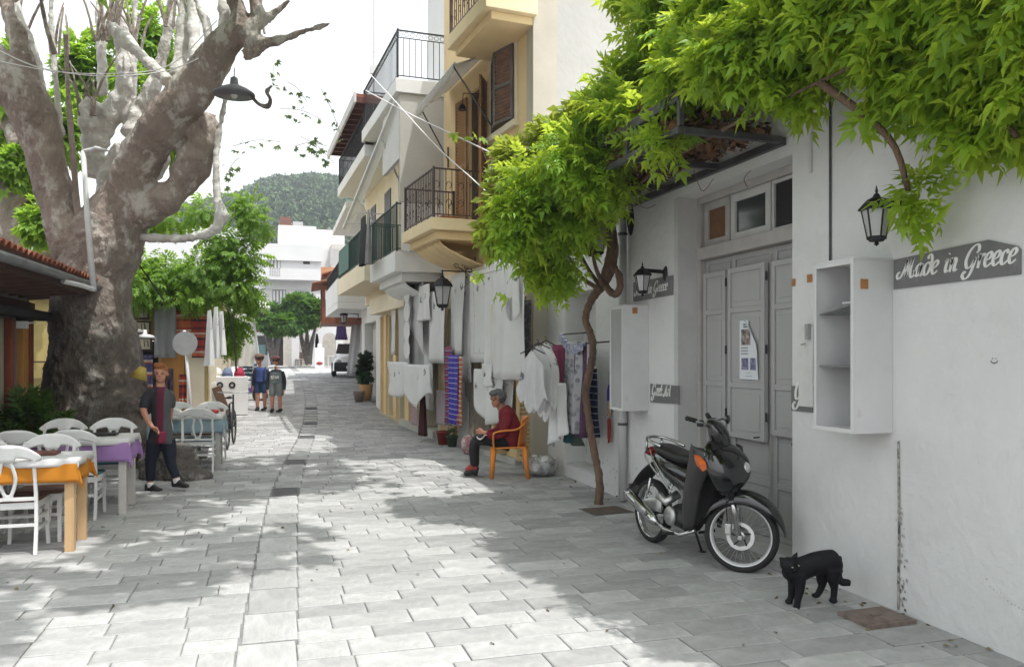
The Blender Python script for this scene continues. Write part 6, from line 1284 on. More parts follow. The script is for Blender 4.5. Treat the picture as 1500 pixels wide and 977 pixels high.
# crown: pollarded shoots above the frame and loose sprays
def leafpts(items, n, seed, shell=.15):
    return blob_points([(P(x, y, d), (rx / 1200 * d, rz_ / 1200 * d * .9 if False else rx / 1200 * d, rz_ / 1200 * d), rx * rz_) for x, y, rx, rz_, d in items], n, seed, shell)
C, D = leafpts([(85, 190, 40, 60, 17), (30, 250, 40, 40, 17), (120, 110, 40, 60, 18), (60, 330, 30, 40, 16), (210, 60, 50, 60, 18), (20, 120, 30, 60, 17), (250, 210, 40, 30, 18), (190, 130, 30, 40, 17)], 2600, 3)
D[:, 2] -= .3; leaf_cloud('crown', m_leafp, PT, C, D, .20, T_STAR, 3)
rs = np.random.RandomState(11)
lows = [((-2.4 + 5.2 * rs.rand(), 4.2 + 7.5 * rs.rand(), 7.4 + 1.6 * rs.rand()), (.45 + .6 * rs.rand(), .45 + .6 * rs.rand(), .3), 1) for _ in range(34)] + [((-5 + 3.5 * rs.rand(), 5 + 9 * rs.rand(), 7.0 + 2 * rs.rand()), (.9, .9, .5), 2) for _ in range(16)] + [((-2.2 + 3.2 * rs.rand(), 1.2 + 3.4 * rs.rand(), 7.3 + 1.6 * rs.rand()), (.4 + .4 * rs.rand(), .4 + .4 * rs.rand(), .3), .8) for _ in range(9)]
C, D = blob_points(lows, 4500, 12, .1); leaf_cloud('crown', m_leafp, PT, C, D, .30, T_STAR, 4)
b = MB()
for (c, _, _) in lows[::2]: b.tube(smooth_path([P(340, 0, 12.1) if c[0] > -2 else P(20, 0, 12.5), Vector(c) * .5 + P(200, -120, 12) * .5, c], 4), [.05] * 5 + [.03] * 4, 6)
b.build('branches', m_barkl, PT, world=True, kind='stuff')
# hanging sprigs against the sky
b = MB(); C = []; D = []; rr = random.Random(4)
for (x0, y0, x1, y1, d) in ((340, 215, 410, 208, 12.5), (410, 160, 470, 175, 12.3), (440, 200, 490, 240, 12.2), (400, 95, 400, 125, 12.2), (420, 120, 450, 150, 12.2), (350, 232, 330, 262, 12.6), (470, 130, 500, 200, 12.0), (430, 215, 480, 215, 12)):
    p, q = P(x0, y0, d), P(x1, y1, d + .3); mid = (p + q) / 2 + Vector((0, 0, .06)); b.tube(smooth_path([p, mid, q], 4), .005, 5)
    for k in range(9): t = rr.random(); c = p.lerp(q, t ** .7) + Vector((rr.gauss(0, .05), rr.gauss(0, .05), rr.gauss(-.03, .05))); C.append(tuple(c)); D.append((rr.gauss(0, 1), rr.gauss(0, .4), -.4))
b.build('twigs', m_bark, PT, world=True, kind='stuff'); leaf_cloud('sprigs', mat('sprig_leaf', (.16, .22, .10), .6, attr=.3, transl=((.3, .42, .15), .4), bump=0), PT, np.array(C), np.array(D), .075, T_STAR, 6)
# boulder-like root by the blue table
p = G(275, 704); o = MB(); o.sph((-.05, .1, .16), (.32, .26, .38), 18, 14).sph((.12, -.02, .06), (.30, .22, .16), 14, 10).sph((-.3, .2, .2), (.25, .2, .36), 14, 10).sph((.02, .05, .33), (.2, .18, .2), 12, 8)
o = o.build('tree_root', m_barkd, None, origin=False, mods=[remesh(.03, 3), displace(.14, .22), displace(.04, .06)]); o.location = p + Vector((-.12, .2, -.05)); tag(o, 'rounded grey rock-like root swelling beside the woman and the blue table', 'tree root')
# second tree behind, left
T2 = thing('tree', 'reddish barked tree at the far left behind the plane tree, over the tiled roof', 'tree', P(15, 600, 17)); T2.location.z = 0
b = MB(); limb_(b, [(18, 560, 18, 17), (20, 400, 18, 17), (12, 330, 18, 17), (8, 270, 17, 17), (22, 220, 13, 17), (8, 180, 11, 17), (-20, 150, 10, 17)], 12); limb_(b, [(60, 380, 20, 17), (85, 365, 22, 17), (110, 360, 16, 17)], 12); limb_(b, [(10, 300, 12, 17), (34, 290, 10, 17), (38, 240, 8, 17)], 10)
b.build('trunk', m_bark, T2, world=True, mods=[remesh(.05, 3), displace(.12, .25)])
C, D = leafpts([(20, 200, 30, 40, 18), (50, 300, 30, 30, 18), (85, 330, 20, 30, 18)], 260, 8); leaf_cloud('crown', m_leafp, T2, C, D, .32, T_STAR, 8)
# feathery tree over the left shops
m_feath = mat('acacia_leaves', (.11, .20, .03), .55, var=.2, attr=.35, transl=((.36, .58, .05), .5), bump=0)
T3 = thing('tree', 'bright green feathery tree spreading over the shops on the left', 'tree', (-3.4, 19.6, 0))
b = MB(); b.tube(smooth_path([(-3.4, 19.6, 0), (-3.3, 19.4, 2.2), P(235, 430, 17.5), P(290, 400, 17.2), P(345, 360, 17)], 5), [.16] * 8 + [.09] * 8 + [.03] * 5, 8); b.tube(smooth_path([P(235, 430, 17.5), P(200, 400, 17), P(180, 400, 16.6)], 4), .05, 6).tube(smooth_path([P(290, 400, 17.2), P(345, 420, 17.5), P(340, 470, 18)], 4), .03, 6)
b.build('trunk', m_bark, T3, world=True)
items = [(366, 312, 18, 26, 17), (352, 292, 12, 12, 17), (345, 380, 40, 30, 17.2), (300, 312, 26, 16, 17.5), (250, 320, 30, 16, 17.5), (215, 330, 20, 12, 17.5), (325, 350, 24, 20, 17), (290, 400, 50, 30, 17), (340, 420, 46, 24, 17.2), (240, 410, 46, 24, 17), (200, 420, 40, 30, 16.5), (180, 435, 24, 22, 16.2), (345, 470, 18, 34, 18), (338, 500, 12, 20, 18.2), (365, 440, 18, 16, 17.5), (210, 385, 24, 18, 16.8), (280, 440, 40, 12, 16.8), (385, 330, 14, 12, 17)]
C, D = leafpts(items, 3000, 9, .1); D[:, 2] -= .5; leaf_cloud('crown', m_feath, T3, C, D, .22, T_FERN, 9)
# ================================================================== LEFT NEAR BUILDING WITH TILED EAVES
m_orw = mat('orange_plank', (.42, .20, .05), .6, var=.2, scale=5, bump=.25, stretch=(3, 3, .4)); m_redd = mat('eaves_brown', (.09, .045, .03), .7, var=.2, scale=5, bump=.2); m_redw = mat('red_wood', (.22, .055, .03), .6, var=.2, scale=5, bump=.25, stretch=(3, 3, .4)); m_gutter = mat('zinc_gutter', (.20, .205, .21), .5, .5, var=.15)
FN = Frame((-3.3, 14.4), (-3.3, 7.5)); NB = Bd(bld('tiled_tavern', 'low tavern building with terracotta eaves, grey gutter and coloured door posts', FN), FN); LN = FN.len
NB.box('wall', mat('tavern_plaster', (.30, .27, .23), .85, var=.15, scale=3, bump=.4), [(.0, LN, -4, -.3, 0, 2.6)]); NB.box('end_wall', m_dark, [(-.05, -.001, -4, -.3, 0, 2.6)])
NB.box('dark_door', mat('dark_door', (.03, .03, .032), .6), [(.1, .7, -.29, -.2, .05, 2.3)])
for q, mm, zt in ((.62, m_redw, 2.2), (.85, m_orw, 2.18), (1.0, m_orw, 2.18), (1.55, m_redw, 2.2), (2.9, m_redw, 2.2)): NB.box('post', mm, [(q, q + .13, -.2, -.08, 0, zt)], bevel=.01)
NB.box('canvas_panel', mat('beige_canvas', (.30, .28, .22), .85, var=.1, scale=2), [(1.75, 2.85, -.19, -.16, .1, 2.2)]); NB.box('canvas_panel', mat('grey_canvas', (.16, .155, .15), .85, var=.1, scale=2), [(1.15, 1.5, -.19, -.16, .1, 2.2)]); NB.box('pale_post', mat('pink_post', (.55, .42, .38), .8), [(3.2, 3.4, -.2, -.05, 0, 2.2)])
NB.box('awning_roll', m_blackc, [(.2, LN, -.15, .1, 2.22, 2.36)], bevel=.05)
b = NB.mb(); b.sheet(lambda u_, v_: (-.1 + (LN + .1) * u_, .70 - 3.4 * v_, 2.79 + 1.15 * v_ + .05 * u_ * -1), 4, 4, .05); NB.put(b, 'roof_board', m_redd)
NB.box('fascia', m_redd, [(-.1, LN, .55, .62, 2.62, 2.76)]); b = NB.mb(); b.beam((-.1, -.28, 2.45), (LN, -.28, 2.45), .1, .12)
for i in range(14): b.beam((i * .5, .6, 2.68), (i * .5, -.3, 2.60), .06, .09)
NB.put(b, 'rafters', m_redd, kind='stuff')
b = NB.mb(); b.tube([(-.12, .74, 2.76), (LN, .74, 2.66)], [(.07, .055)] * 2, 10); NB.put(b, 'gutter', m_gutter, smooth=True)
m_tl = mat('roof_tile', (.34, .12, .07), .85, var=.3, scale=7, bump=.6, rnd=.3, wear=((.42, .36, .31), 6, .55, .15))
tile0 = None
for i in range(34):
    for j in range(5):
        if tile0 is None:
            t_ = MB(); t_.sheet(lambda u_, v_: (.085 * math.cos(PI * u_), -.36 * v_, .07 * math.sin(PI * u_) - .012 * v_), 6, 1, .012); tile0 = t_.build('roof_tile', m_tl, NB.r, smooth=True); o = tile0
        else: o = tile0.copy(); COL.objects.link(o); o.parent = NB.r
        o.location = (-.02 + i * .205 + R.uniform(-.01, .01), .74 - j * .32, 2.83 + j * .108 - i * .0015 + R.uniform(-.008, .008)); o.rotation_euler = (-.33 + R.uniform(-.03, .03), R.uniform(-.05, .05), R.uniform(-.04, .04))
b = NB.mb()
for i in range(33): b.sheet(lambda u_, v_, i=i: (.08 + i * .205 + .09 * math.cos(PI * (1 + u_)), .74 - 1.75 * v_, 2.87 + .6 * v_ + .05 * math.sin(PI * (1 + u_))), 4, 1)
NB.put(b, 'under_tiles', m_tl, kind='stuff')
o = NB.box('ridge_strip', mat('pale_flashing', (.45, .43, .40), .8), [(-.1, LN, -.98, -.85, 3.38, 3.44)])
# street lamp on a square post beside the gutter, its base arm on the gutter end
t = thing('street_lamp', 'thin pale lamp post with a small flat lamp in front of the plane tree', 'street lamp', P(137, 426, 11.3))
b = MB(); b.tube([P(137, 426, 11.3), P(128, 320, 11.4), P(122, 222, 11.5)], [.042, .038, .034], 8); b.build('post', m_pipe, t, world=True, smooth=True)
b = MB(); b.tube([P(137, 424, 11.3), P(118, 418, 11.0), P(92, 412, 10.6)], .035, 6); b.build('foot_arm', m_pipe, t, world=True)
b = MB(); b.tube([P(122, 222, 11.5), P(136, 219, 11.5)], .03, 8); b.build('arm', m_pipe, t, world=True)
b = MB(); b.tube([P(133, 222, 11.5), P(142, 218, 11.5), P(158, 221, 11.5)], [(.04, .03), (.075, .035), (.04, .012)], 10); b.build('lamp_head', m_pipe, t, world=True, smooth=True)
# enamel hanging lamp
c_ = P(343, 140, 11.5); t = thing('hanging_lamp', 'grey enamel hanging lamp with a bare bulb hooked under the branch', 'lamp', c_)
T = Matrix.Translation(c_); b = MB(); b.lathe([(.285, 0), (.28, .03), (.20, .085), (.10, .13), (.06, .15), (.05, .24), (.02, .26)], 22, T); b.lathe([(.275, .002), (.19, .075), (.06, .12)], 22, T); b.build('lamp_shade', mat('grey_enamel', (.14, .14, .15), .4, .2, var=.1), t, world=True, smooth=True)
MB().sph(c_ + Vector((0, 0, .02)), (.055, .055, .07), 12, 8).build('bulb', mat('bulb_glass', (.55, .55, .52), .15, bump=0), t, world=True, smooth=True)
b = MB(); b.tube(smooth_path([c_ + Vector((.2, 0, .05)), P(378, 152, 11.5), P(392, 156, 11.5), P(396, 146, 11.5), P(391, 135, 11.5), P(398, 126, 11.5)], 4), [.035, .03, .026, .024, .024, .024, .03, .035, .04, .035, .03, .028, .024, .022, .022, .024, .03, .035, .02, .015, .01], 8); b.build('arm', m_bark, t, world=True, smooth=True)
MB().tube([c_ + Vector((0, 0, .25)), P(343, 100, 11.6)], .008, 5).build('cord', m_black, t, world=True)
wire('white string of cable slung between the limbs of the plane tree', [P(0, 75, 12), P(60, 100, 12), P(150, 112, 12), P(240, 105, 12), P(300, 82, 12)], .008)
wire('second pale cable slung a little lower between the limbs of the plane tree', [P(0, 90, 12), P(80, 105, 12), P(170, 108, 12.1), P(250, 95, 12), P(318, 30, 12)], .007)
wire('black cable from the pale limb down behind the shops', [P(195, 375, 13.2), P(240, 440, 14)], .014, m_black)
# lamp box under the eaves, twisted wires, lemon shade
p = P(33, 476, 11.2); o = MB().cbox((0, 0, 0), (.13, .12, .1)).tube([(.06, 0, .02), (.16, 0, .04)], .015, 6).build('flood_lamp', m_pipe, None, origin=False, bevel=.01); o.location = p; tag(o, 'small white box lamp under the tavern eaves', 'lamp')
p = P(206, 546, 12.2); t = thing('lamp_shade', 'yellow cone lampshade hanging beside the trunk', 'lampshade', p)
MB().lathe([(.13, -.09), (.05, .09)], 14, Matrix.Rotation(.35, 4, 'Y')).build('shade', mat('yellow_shade', (.62, .48, .12), .6, bump=0, transl=((.7, .55, .15), .4)), t, smooth=True)
wire('thin wire the yellow lampshade hangs from', [p + Vector((0, 0, .05)), P(200, 500, 12.3), P(185, 470, 12.4)], .006, m_gutter)
for (x, y, lb) in ((197, 487, 'white enamel lamp nearer the trunk'), (212, 495, 'small pale enamel lamp right of the other white one')):
    p = P(x, y, 14); t = thing('enamel_lamp', lb, 'lamp', p); MB().lathe([(.17, 0), (.14, .04), (.04, .07), (.03, .14)], 14).build('shade', m_pipe, t, smooth=True); MB().tube([(0, 0, .1), (-.02, .02, .5)], .006, 4).build('cord', m_black, t)
# plant by the posts
p = P(42, 620, 11.3); t = thing('potted_fern', 'green fern in a pot behind the white chairs', 'plant', (p.x, p.y, 0))
MB().lathe([(.14, 0), (.2, .45), (.22, .46), (.22, .5), (.001, .48)], 14).build('pot', mat('terracotta', (.34, .13, .07)), t, smooth=True)
C, D = blob_points([((p.x, p.y, .75), (.28, .28, .25), 1)], 200, 3, .2); D[:, 2] += .4; leaf_cloud('foliage', m_fern, t, C, D, .26, T_FERN, 3)
# ================================================================== LEFT SHOPS
m_yk = mat('kiosk_yellow', (.42, .33, .13), .8, var=.15, scale=3, bump=.3)
FK = Frame((-1.25, 18.4), (-6.5, 18.4)); KB = Bd(bld('yellow_shop', 'low ochre shop with pictures, rugs and lamps on its end wall under the green tree', FK), FK)
def kx(px, py, out=0): return FK.hit(px, py, out)
KB.box('wall', m_yk, [(.0, .95, -.3, 0, 0, 2.85), (2.15, 5.2, -.3, 0, 0, 2.85), (.95, 2.15, -.3, 0, 2.0, 2.85)]); KB.box('roof', m_yk, [(-.15, 5.2, -13, .15, 2.85, 3.02)]); KB.box('door_gloom', m_dark, [(.95, 2.15, -1.2, -1.1, 0, 2.0)]); KB.box('side_wall', m_cream, [(.05, .2, -13, -.3, 0, 2.85)])
KB.box('door', m_orw, [(.45, .9, .02, .06, 0, 1.95)]); KB.box('shutter', m_cream, [(.05, .42, .02, .05, .3, 1.9)]); KB.box('post', m_redw, [(2.15, 2.3, .01, .1, 0, 2.8)]); KB.box('shelf', mat('dark_wood', (.06, .035, .025), .6), [(2.2, 3.6, .1, .4, 1.55, 1.58)])
def kbox(name, label, px0, py0, px1, py1, out, th, m, cat, group=None, kids=None):
    s0, z1 = kx(px0, py0, out); s1, z0 = kx(px1, py1, out); a, c2_ = min(s0, s1), max(s0, s1)
    t = thing(name, label, cat, FK.w((a + c2_) / 2, out, z0), FK.rz, group); w_ = c2_ - a; h_ = z1 - z0
    return t, w_, h_
for i, (a, y0, c_, y1, lb) in enumerate(((198, 446, 219, 468, 'topmost framed drawing of a chair on the ochre wall'), (190, 470, 221, 489, 'middle framed print on the ochre wall behind the enamel lamp'), (196, 494, 223, 514, 'lowest framed white sign with black strokes on the ochre wall'))):
    t, w_, h_ = kbox('picture_frame', lb, a, y0, c_, y1, .03, .03, m_redw, 'picture', 'framed pictures on the ochre wall')
    e = .035; MB().box(-w_ / 2, w_ / 2, 0, .04, 0, e).box(-w_ / 2, w_ / 2, 0, .04, h_ - e, h_).box(-w_ / 2, -w_ / 2 + e, 0, .04, e, h_ - e).box(w_ / 2 - e, w_ / 2, 0, .04, e, h_ - e).build('frame', mat('dark_wood', (.06, .035, .025)), t)
    MB().box(-w_ / 2 + e, w_ / 2 - e, .005, .02, e, h_ - e).build('picture', mat('cream_paper', (.52, .46, .36), .8), t)
    b = MB(); b.tube([(-.1, .024, h_ * .3), (-.09, .024, h_ * .7), (-.02, .024, h_ * .75), (-.03, .024, h_ * .3)], .008, 4).tube([(.05, .024, h_ * .35), (.1, .024, h_ * .6), (.14, .024, h_ * .4)], .008, 4); b.build('drawing', m_black, t, kind='stuff')
def kcloth(label, px0, py0, px1, py1, out, m, name='hanging_cloth', cat='cloth', nf=2, fold=.02, group=None, fr=FK): return hang(label, fr, px0, py0, px1, py1, out, m, name, cat, fold, nf, group=group)
kcloth('large plain grey cloth hanging over the dark shop doorway', 226, 446, 258, 524, .25, linen_mat('grey_plain', (.27, .275, .285)), fold=.02)
m_rugr = striped('rug_red', [(.30, .04, .03), (.05, .02, .03), (.40, .10, .05), (.45, .36, .3), (.30, .04, .03), (.12, .03, .03)], 2.6)
kcloth('red striped rug hanging next to the grey cloth', 256, 455, 281, 508, .18, striped('rug_orange', [(.38, .10, .04), (.2, .04, .03), (.42, .16, .08), (.45, .36, .3), (.32, .05, .03), (.36, .12, .04)], 3.3), 'rug', 'rug', fold=.01); kcloth('dark red striped rug hanging at the corner of the ochre shop', 281, 452, 306, 524, .22, m_rugr, 'rug', 'rug', fold=.012)
kcloth('striped rug hanging left of the dark shop doorway', 208, 520, 224, 575, .2, striped('rug_blue', [(.05, .05, .12), (.3, .06, .04), (.35, .3, .24), (.06, .05, .12)], 4), 'rug', 'rug', fold=.01)
kcloth('brown woven bag hanging by the dark shop doorway', 262, 548, 274, 590, .35, m_rugr, 'woven_bag', 'bag', fold=.02); kcloth('dark shawl hanging beside the orange door', 240, 540, 254, 600, .4, mat('dark_shawl', (.05, .03, .05), .9), 'shawl', 'shawl', fold=.03)
# stacked rugs, signpost, bits on the ground
rug0 = None
p0 = G(292, 592)
for i, (dx, dz, dy, lb) in enumerate(((0, 0, 0, 'lower left folded rug of the stack by the signpost'), (.5, 0, .05, 'lower right folded rug of the stack by the signpost'), (.05, .17, .0, 'upper left folded rug of the stack by the signpost'), (.48, .17, .02, 'upper right folded rug of the stack by the signpost'), (.25, .34, .0, 'topmost folded rug of the stack by the signpost'))):
    b = MB(); b.tube([(-.24, 0, .09), (.24, 0, .09)], [(.17, .085)] * 2, 14, up=(0, 1, 0)); o = b.build('folded_rug', [m_rugr, mat('rug_wine', (.16, .04, .04), .9, col2=(.3, .2, .15), scale=14)][i % 2], None, origin=False, smooth=True, bevel=.02); o.location = (-2.55 + dx, 17.6 + dy, dz); o.rotation_euler = (0, 0, R.uniform(-.1, .1)); tag(o, lb, 'rug', 'folded rugs stacked by the signpost')
p = P(284, 606, 15.5); t = thing('round_sign', 'round traffic sign seen from its grey back on a leaning post', 'sign', (p.x, p.y, 0)); top_ = P(270, 484, 15.5)
MB().tube([Vector((p.x, p.y, 0)), top_], .03, 8).build('post', m_pipe, t, world=True, smooth=True); cc = P(271, 503, 15.45)
MB(Matrix.Translation(cc) @ Matrix.Rotation(-TH + .1, 4, 'Z') @ Matrix.Rotation(PI / 2, 4, 'X')).lathe([(.0001, -.008), (.21, -.008), (.225, -.02), (.225, .01), (.0001, .008)], 28).build('disc', mat('sign_back', (.33, .33, .33), .5, .3), t, world=True)
# white clothes, easel boards, display stands along the street front
FL = Frame((-1.25, 34), (-1.25, 18.4))
for i, (a, y0, c_, y1, lb) in enumerate(((306, 455, 316, 536, 'white dress hanging first after the corner rugs'), (316, 450, 325, 525, 'white dress with black edging hanging second after the rugs'), (323, 456, 334, 520, 'slim white gown hanging third after the rugs'))):
    s_, z1 = FL.hit((a + c_) / 2, y0, .25 + .1 * i); _, z0 = FL.hit((a + c_) / 2, y1, .25 + .1 * i); garment(FL, s_, .2 + .1 * i, z1, .40, z1 - z0, m_linen2, 'hanging_dress', lb, 'dress', taper=.5, rot=.35, group='white dresses outside the left shops')
    if i == 1: wire('black edging strap hanging between the white dresses', [FL.w(s_, .5, z1), FL.w(s_ - .1, .62, z1 - .6), FL.w(s_, .66, z1 - 1.2)], .018, m_black, 'strap', None)
p = G(330, 588); 
for i, (px, hh, mm, lb, cat) in enumerate(((317, 1.0, m_linen, 'tall white board leaning against the left shop', 'board'), (327, .95, mat('brown_board2', (.12, .07, .05), .7), 'brown board leaning left of the white counter', 'board'))):
    q = P(px, 575, 19.5); o = MB().cbox((0, 0, hh / 2), (.06 + .25 * (1 - i * .4), .03, hh), ry=-.35, rx=.1).build('leaning_board', mm, None, bevel=.01); o.location = (q.x, q.y, .02); tag(o, lb, cat)
ct_ = P(336, 560, 21.5); t = thing('display_counter', 'white display counter with caps and round patches outside the left shops', 'counter', (ct_.x, ct_.y, gz(ct_.y)), .1)
MB().box(-.45, .45, -.3, .3, 0, 1.0).build('body', m_pipe, t, bevel=.02)
for x_ in (-.25, .05): MB(Matrix.Translation((x_, -.305, .78)) @ Matrix.Rotation(PI / 2, 4, 'X')).lathe([(.04, 0), (.085, 0), (.085, .01), (.04, .01), (.04, 0)], 14).build('round_patch', m_black, t)
for i, (x_, mm, lb) in enumerate(((-.3, mat('white_cap', (.6, .58, .55), .8), 'white cap on the display counter'), (-.05, mat('pale_blue_cap', (.12, .16, .25), .8), 'blue cap on the display counter'), (.25, mat('crimson_cap', (.30, .02, .05), .8), 'crimson cap on the display counter'))):
    o = MB().lathe([(.14, 0), (.13, .1), (.08, .2), (.001, .24)], 12).tube([(0, -.1, .02), (0, -.26, 0)], [(.12, .01), (.08, .006)], 8, up=(1, 0, 0)).build('cap', mm, None, origin=False, smooth=True); o.location = t.matrix_basis @ Vector((x_, 0, 1.0)); tag(o, lb, 'cap')
# big folded white parasols with purple top
p = P(355, 560, 27); t = thing('folded_parasol', 'large folded pale parasol hanging in heavy folds at the end of the left shops', 'parasol', (p.x, p.y, gz(p.y)))
hp = P(352, 452, 27).z - gz(p.y)
b = MB(); b.sheet(lambda u_, v_: (((.10 + .34 * v_ ** .7 * (1 - .35 * (v_ > .85))) * (1 + .18 * math.sin(u_ * 2 * PI * 6))) * math.cos(2 * PI * u_), ((.10 + .34 * v_ ** .7) * (1 + .18 * math.sin(u_ * 2 * PI * 6))) * math.sin(2 * PI * u_), hp - v_ * 1.9), 60, 10); b.build('canopy', linen_mat('parasol_cloth', (.55, .54, .50)), t, smooth=True)
MB().tube([(0, 0, 0), (0, 0, hp + .1)], .03, 8).build('pole', m_pipe, t)
p = P(367, 540, 28.5); t = thing('folded_parasol', 'white folded parasol with a violet cap right of the larger one', 'parasol', (p.x, p.y, gz(p.y))); hp = P(366, 448, 28.5).z - gz(p.y)
b = MB(); b.sheet(lambda u_, v_: ((.08 + .22 * v_) * (1 + .15 * math.sin(u_ * 30)) * math.cos(2 * PI * u_), (.08 + .22 * v_) * (1 + .15 * math.sin(u_ * 30)) * math.sin(2 * PI * u_), hp - v_ * 2.0), 40, 8); b.build('canopy', m_linen, t, smooth=True)
MB().sph((.1, -.05, hp - .25), (.36, .3, .16), 14, 8).build('cap', mat('violet_cap', (.08, .04, .12), .8), t, smooth=True); MB().tube([(0, 0, 0), (0, 0, hp)], .03, 8).build('pole', m_pipe, t)
p = P(382, 446, 28); o = MB().lathe([(.32, 0), (.30, .08), (.2, .2), (.02, .27)], 18).build('white_lampshade', m_linen, None, smooth=True); o.location = p - Vector((0, 0, .15)); tag(o, 'white domed shade sticking out at the end of the left shops', 'lampshade')
wire('pole holding the white domed shade', [p, P(374, 446, 28.6)], .02, m_pipe, 'pole', None)
# moped in purple
p = G(357, 590, .2); t = thing('moped', 'purple and red moped parked outside the left shops', 'moped', (p.x, 25.5, gz(25.5)), -.5); t.location = (P(357, 588, 25).x, P(357, 588, 25).y, gz(24.9))
for x_ in (-.55, .55): MB(Matrix.Translation((x_, 0, .25)) @ Matrix.Rotation(PI / 2, 4, 'X')).lathe([(.14, -.04), (.24, -.045), (.25, 0), (.24, .045), (.14, .04), (.14, -.04)], 18).build('wheel', m_tyre, t, smooth=True)
MB().tube([(-.7, 0, .6), (-.4, 0, .65), (0, 0, .4), (.3, 0, .38), (.45, 0, .7), (.42, 0, .95)], [(.1, .08), (.16, .14), (.14, .08), (.12, .08), (.16, .12), (.12, .08)], 12, up=(0, 1, 0)).build('body', mat('purple_paint', (.10, .05, .22), .3, coat=.4), t, smooth=True)
MB().tube([(-.6, 0, .78), (-.05, 0, .74)], [(.12, .05)] * 2, 10, up=(0, 1, 0)).build('seat', m_seat, t, smooth=True); MB().tube([(-.75, 0, .45), (-.1, 0, .34)], [(.14, .05)] * 2, 8).build('side_panel', mat('red_paint', (.3, .03, .02), .3, coat=.4), t, smooth=True)
MB().tube([(.42, -.3, 1.0), (.42, 0, .96), (.42, .3, 1.0)], .018, 6).build('handlebar', m_tyre, t)
# bicycle front by the blue table
p = P(338, 612, 15.2); t = thing('bicycle', 'dark bicycle seen edge-on behind the blue table', 'bicycle', (p.x, p.y, 0), 1.5)
for x_ in (-.5, .5):
    b = MB(Matrix.Translation((x_, 0, .33)) @ Matrix.Rotation(PI / 2, 4, 'X')); b.lathe([(.30, -.018), (.33, 0), (.30, .018), (.295, 0), (.30, -.018)], 26); w_ = b.build('wheel', m_tyre, t, smooth=True)
    b = MB(Matrix.Translation((x_, 0, .33)))
    for k in range(12): b.tube([(0, 0, 0), (.3 * math.cos(k * PI / 6), 0, .3 * math.sin(k * PI / 6))], .003, 3)
    b.build('spokes', m_alu, w_, kind='stuff')
MB().tube([(-.5, 0, .33), (-.2, 0, .8), (.38, 0, .82), (-.05, 0, .33), (-.2, 0, .8)], .016, 6).tube([(.5, 0, .33), (.38, 0, .95)], .016, 6).tube([(-.5, 0, .33), (-.05, 0, .33)], .014, 6).build('frame', m_black, t)
MB().tube([(.40, -.28, 1.0), (.36, 0, .98), (.40, .28, 1.0)], .013, 6).build('handlebar', m_chrome, t); MB().tube([(-.34, 0, .92), (-.1, 0, .93)], [(.07, .02), (.03, .02)], 8, up=(0, 1, 0)).build('saddle', m_seat, t)
# blue chairs far left
for i, (px, py) in enumerate(((364, 566), (372, 552))):
    d = 27 + i * 3; p = P(px, py, d); t = thing('blue_chair', ['nearer blue slatted chair at the end of the left shops', 'farther blue slatted chair at the end of the left shops'][i], 'chair', (p.x, p.y, gz(p.y)), .4, 'blue chairs by the left shops'); mm = mat('blue_wood', (.04, .09, .14), .6)
    MB().box(-.25, .25, -.22, .22, .42, .46).build('seat', mm, t); 
    for k in range(3): MB().box(-.25, .25, .2, .22, .55 + .14 * k, .64 + .14 * k).build('back_slat', mm, t)
    for x_, y_ in ((-.22, -.2), (.22, -.2), (-.22, .2), (.22, .2)): MB().box(x_ - .02, x_ + .02, y_ - .02, y_ + .02, 0, .42 if y_ < 0 else .98).build('leg', m_pipe, t)
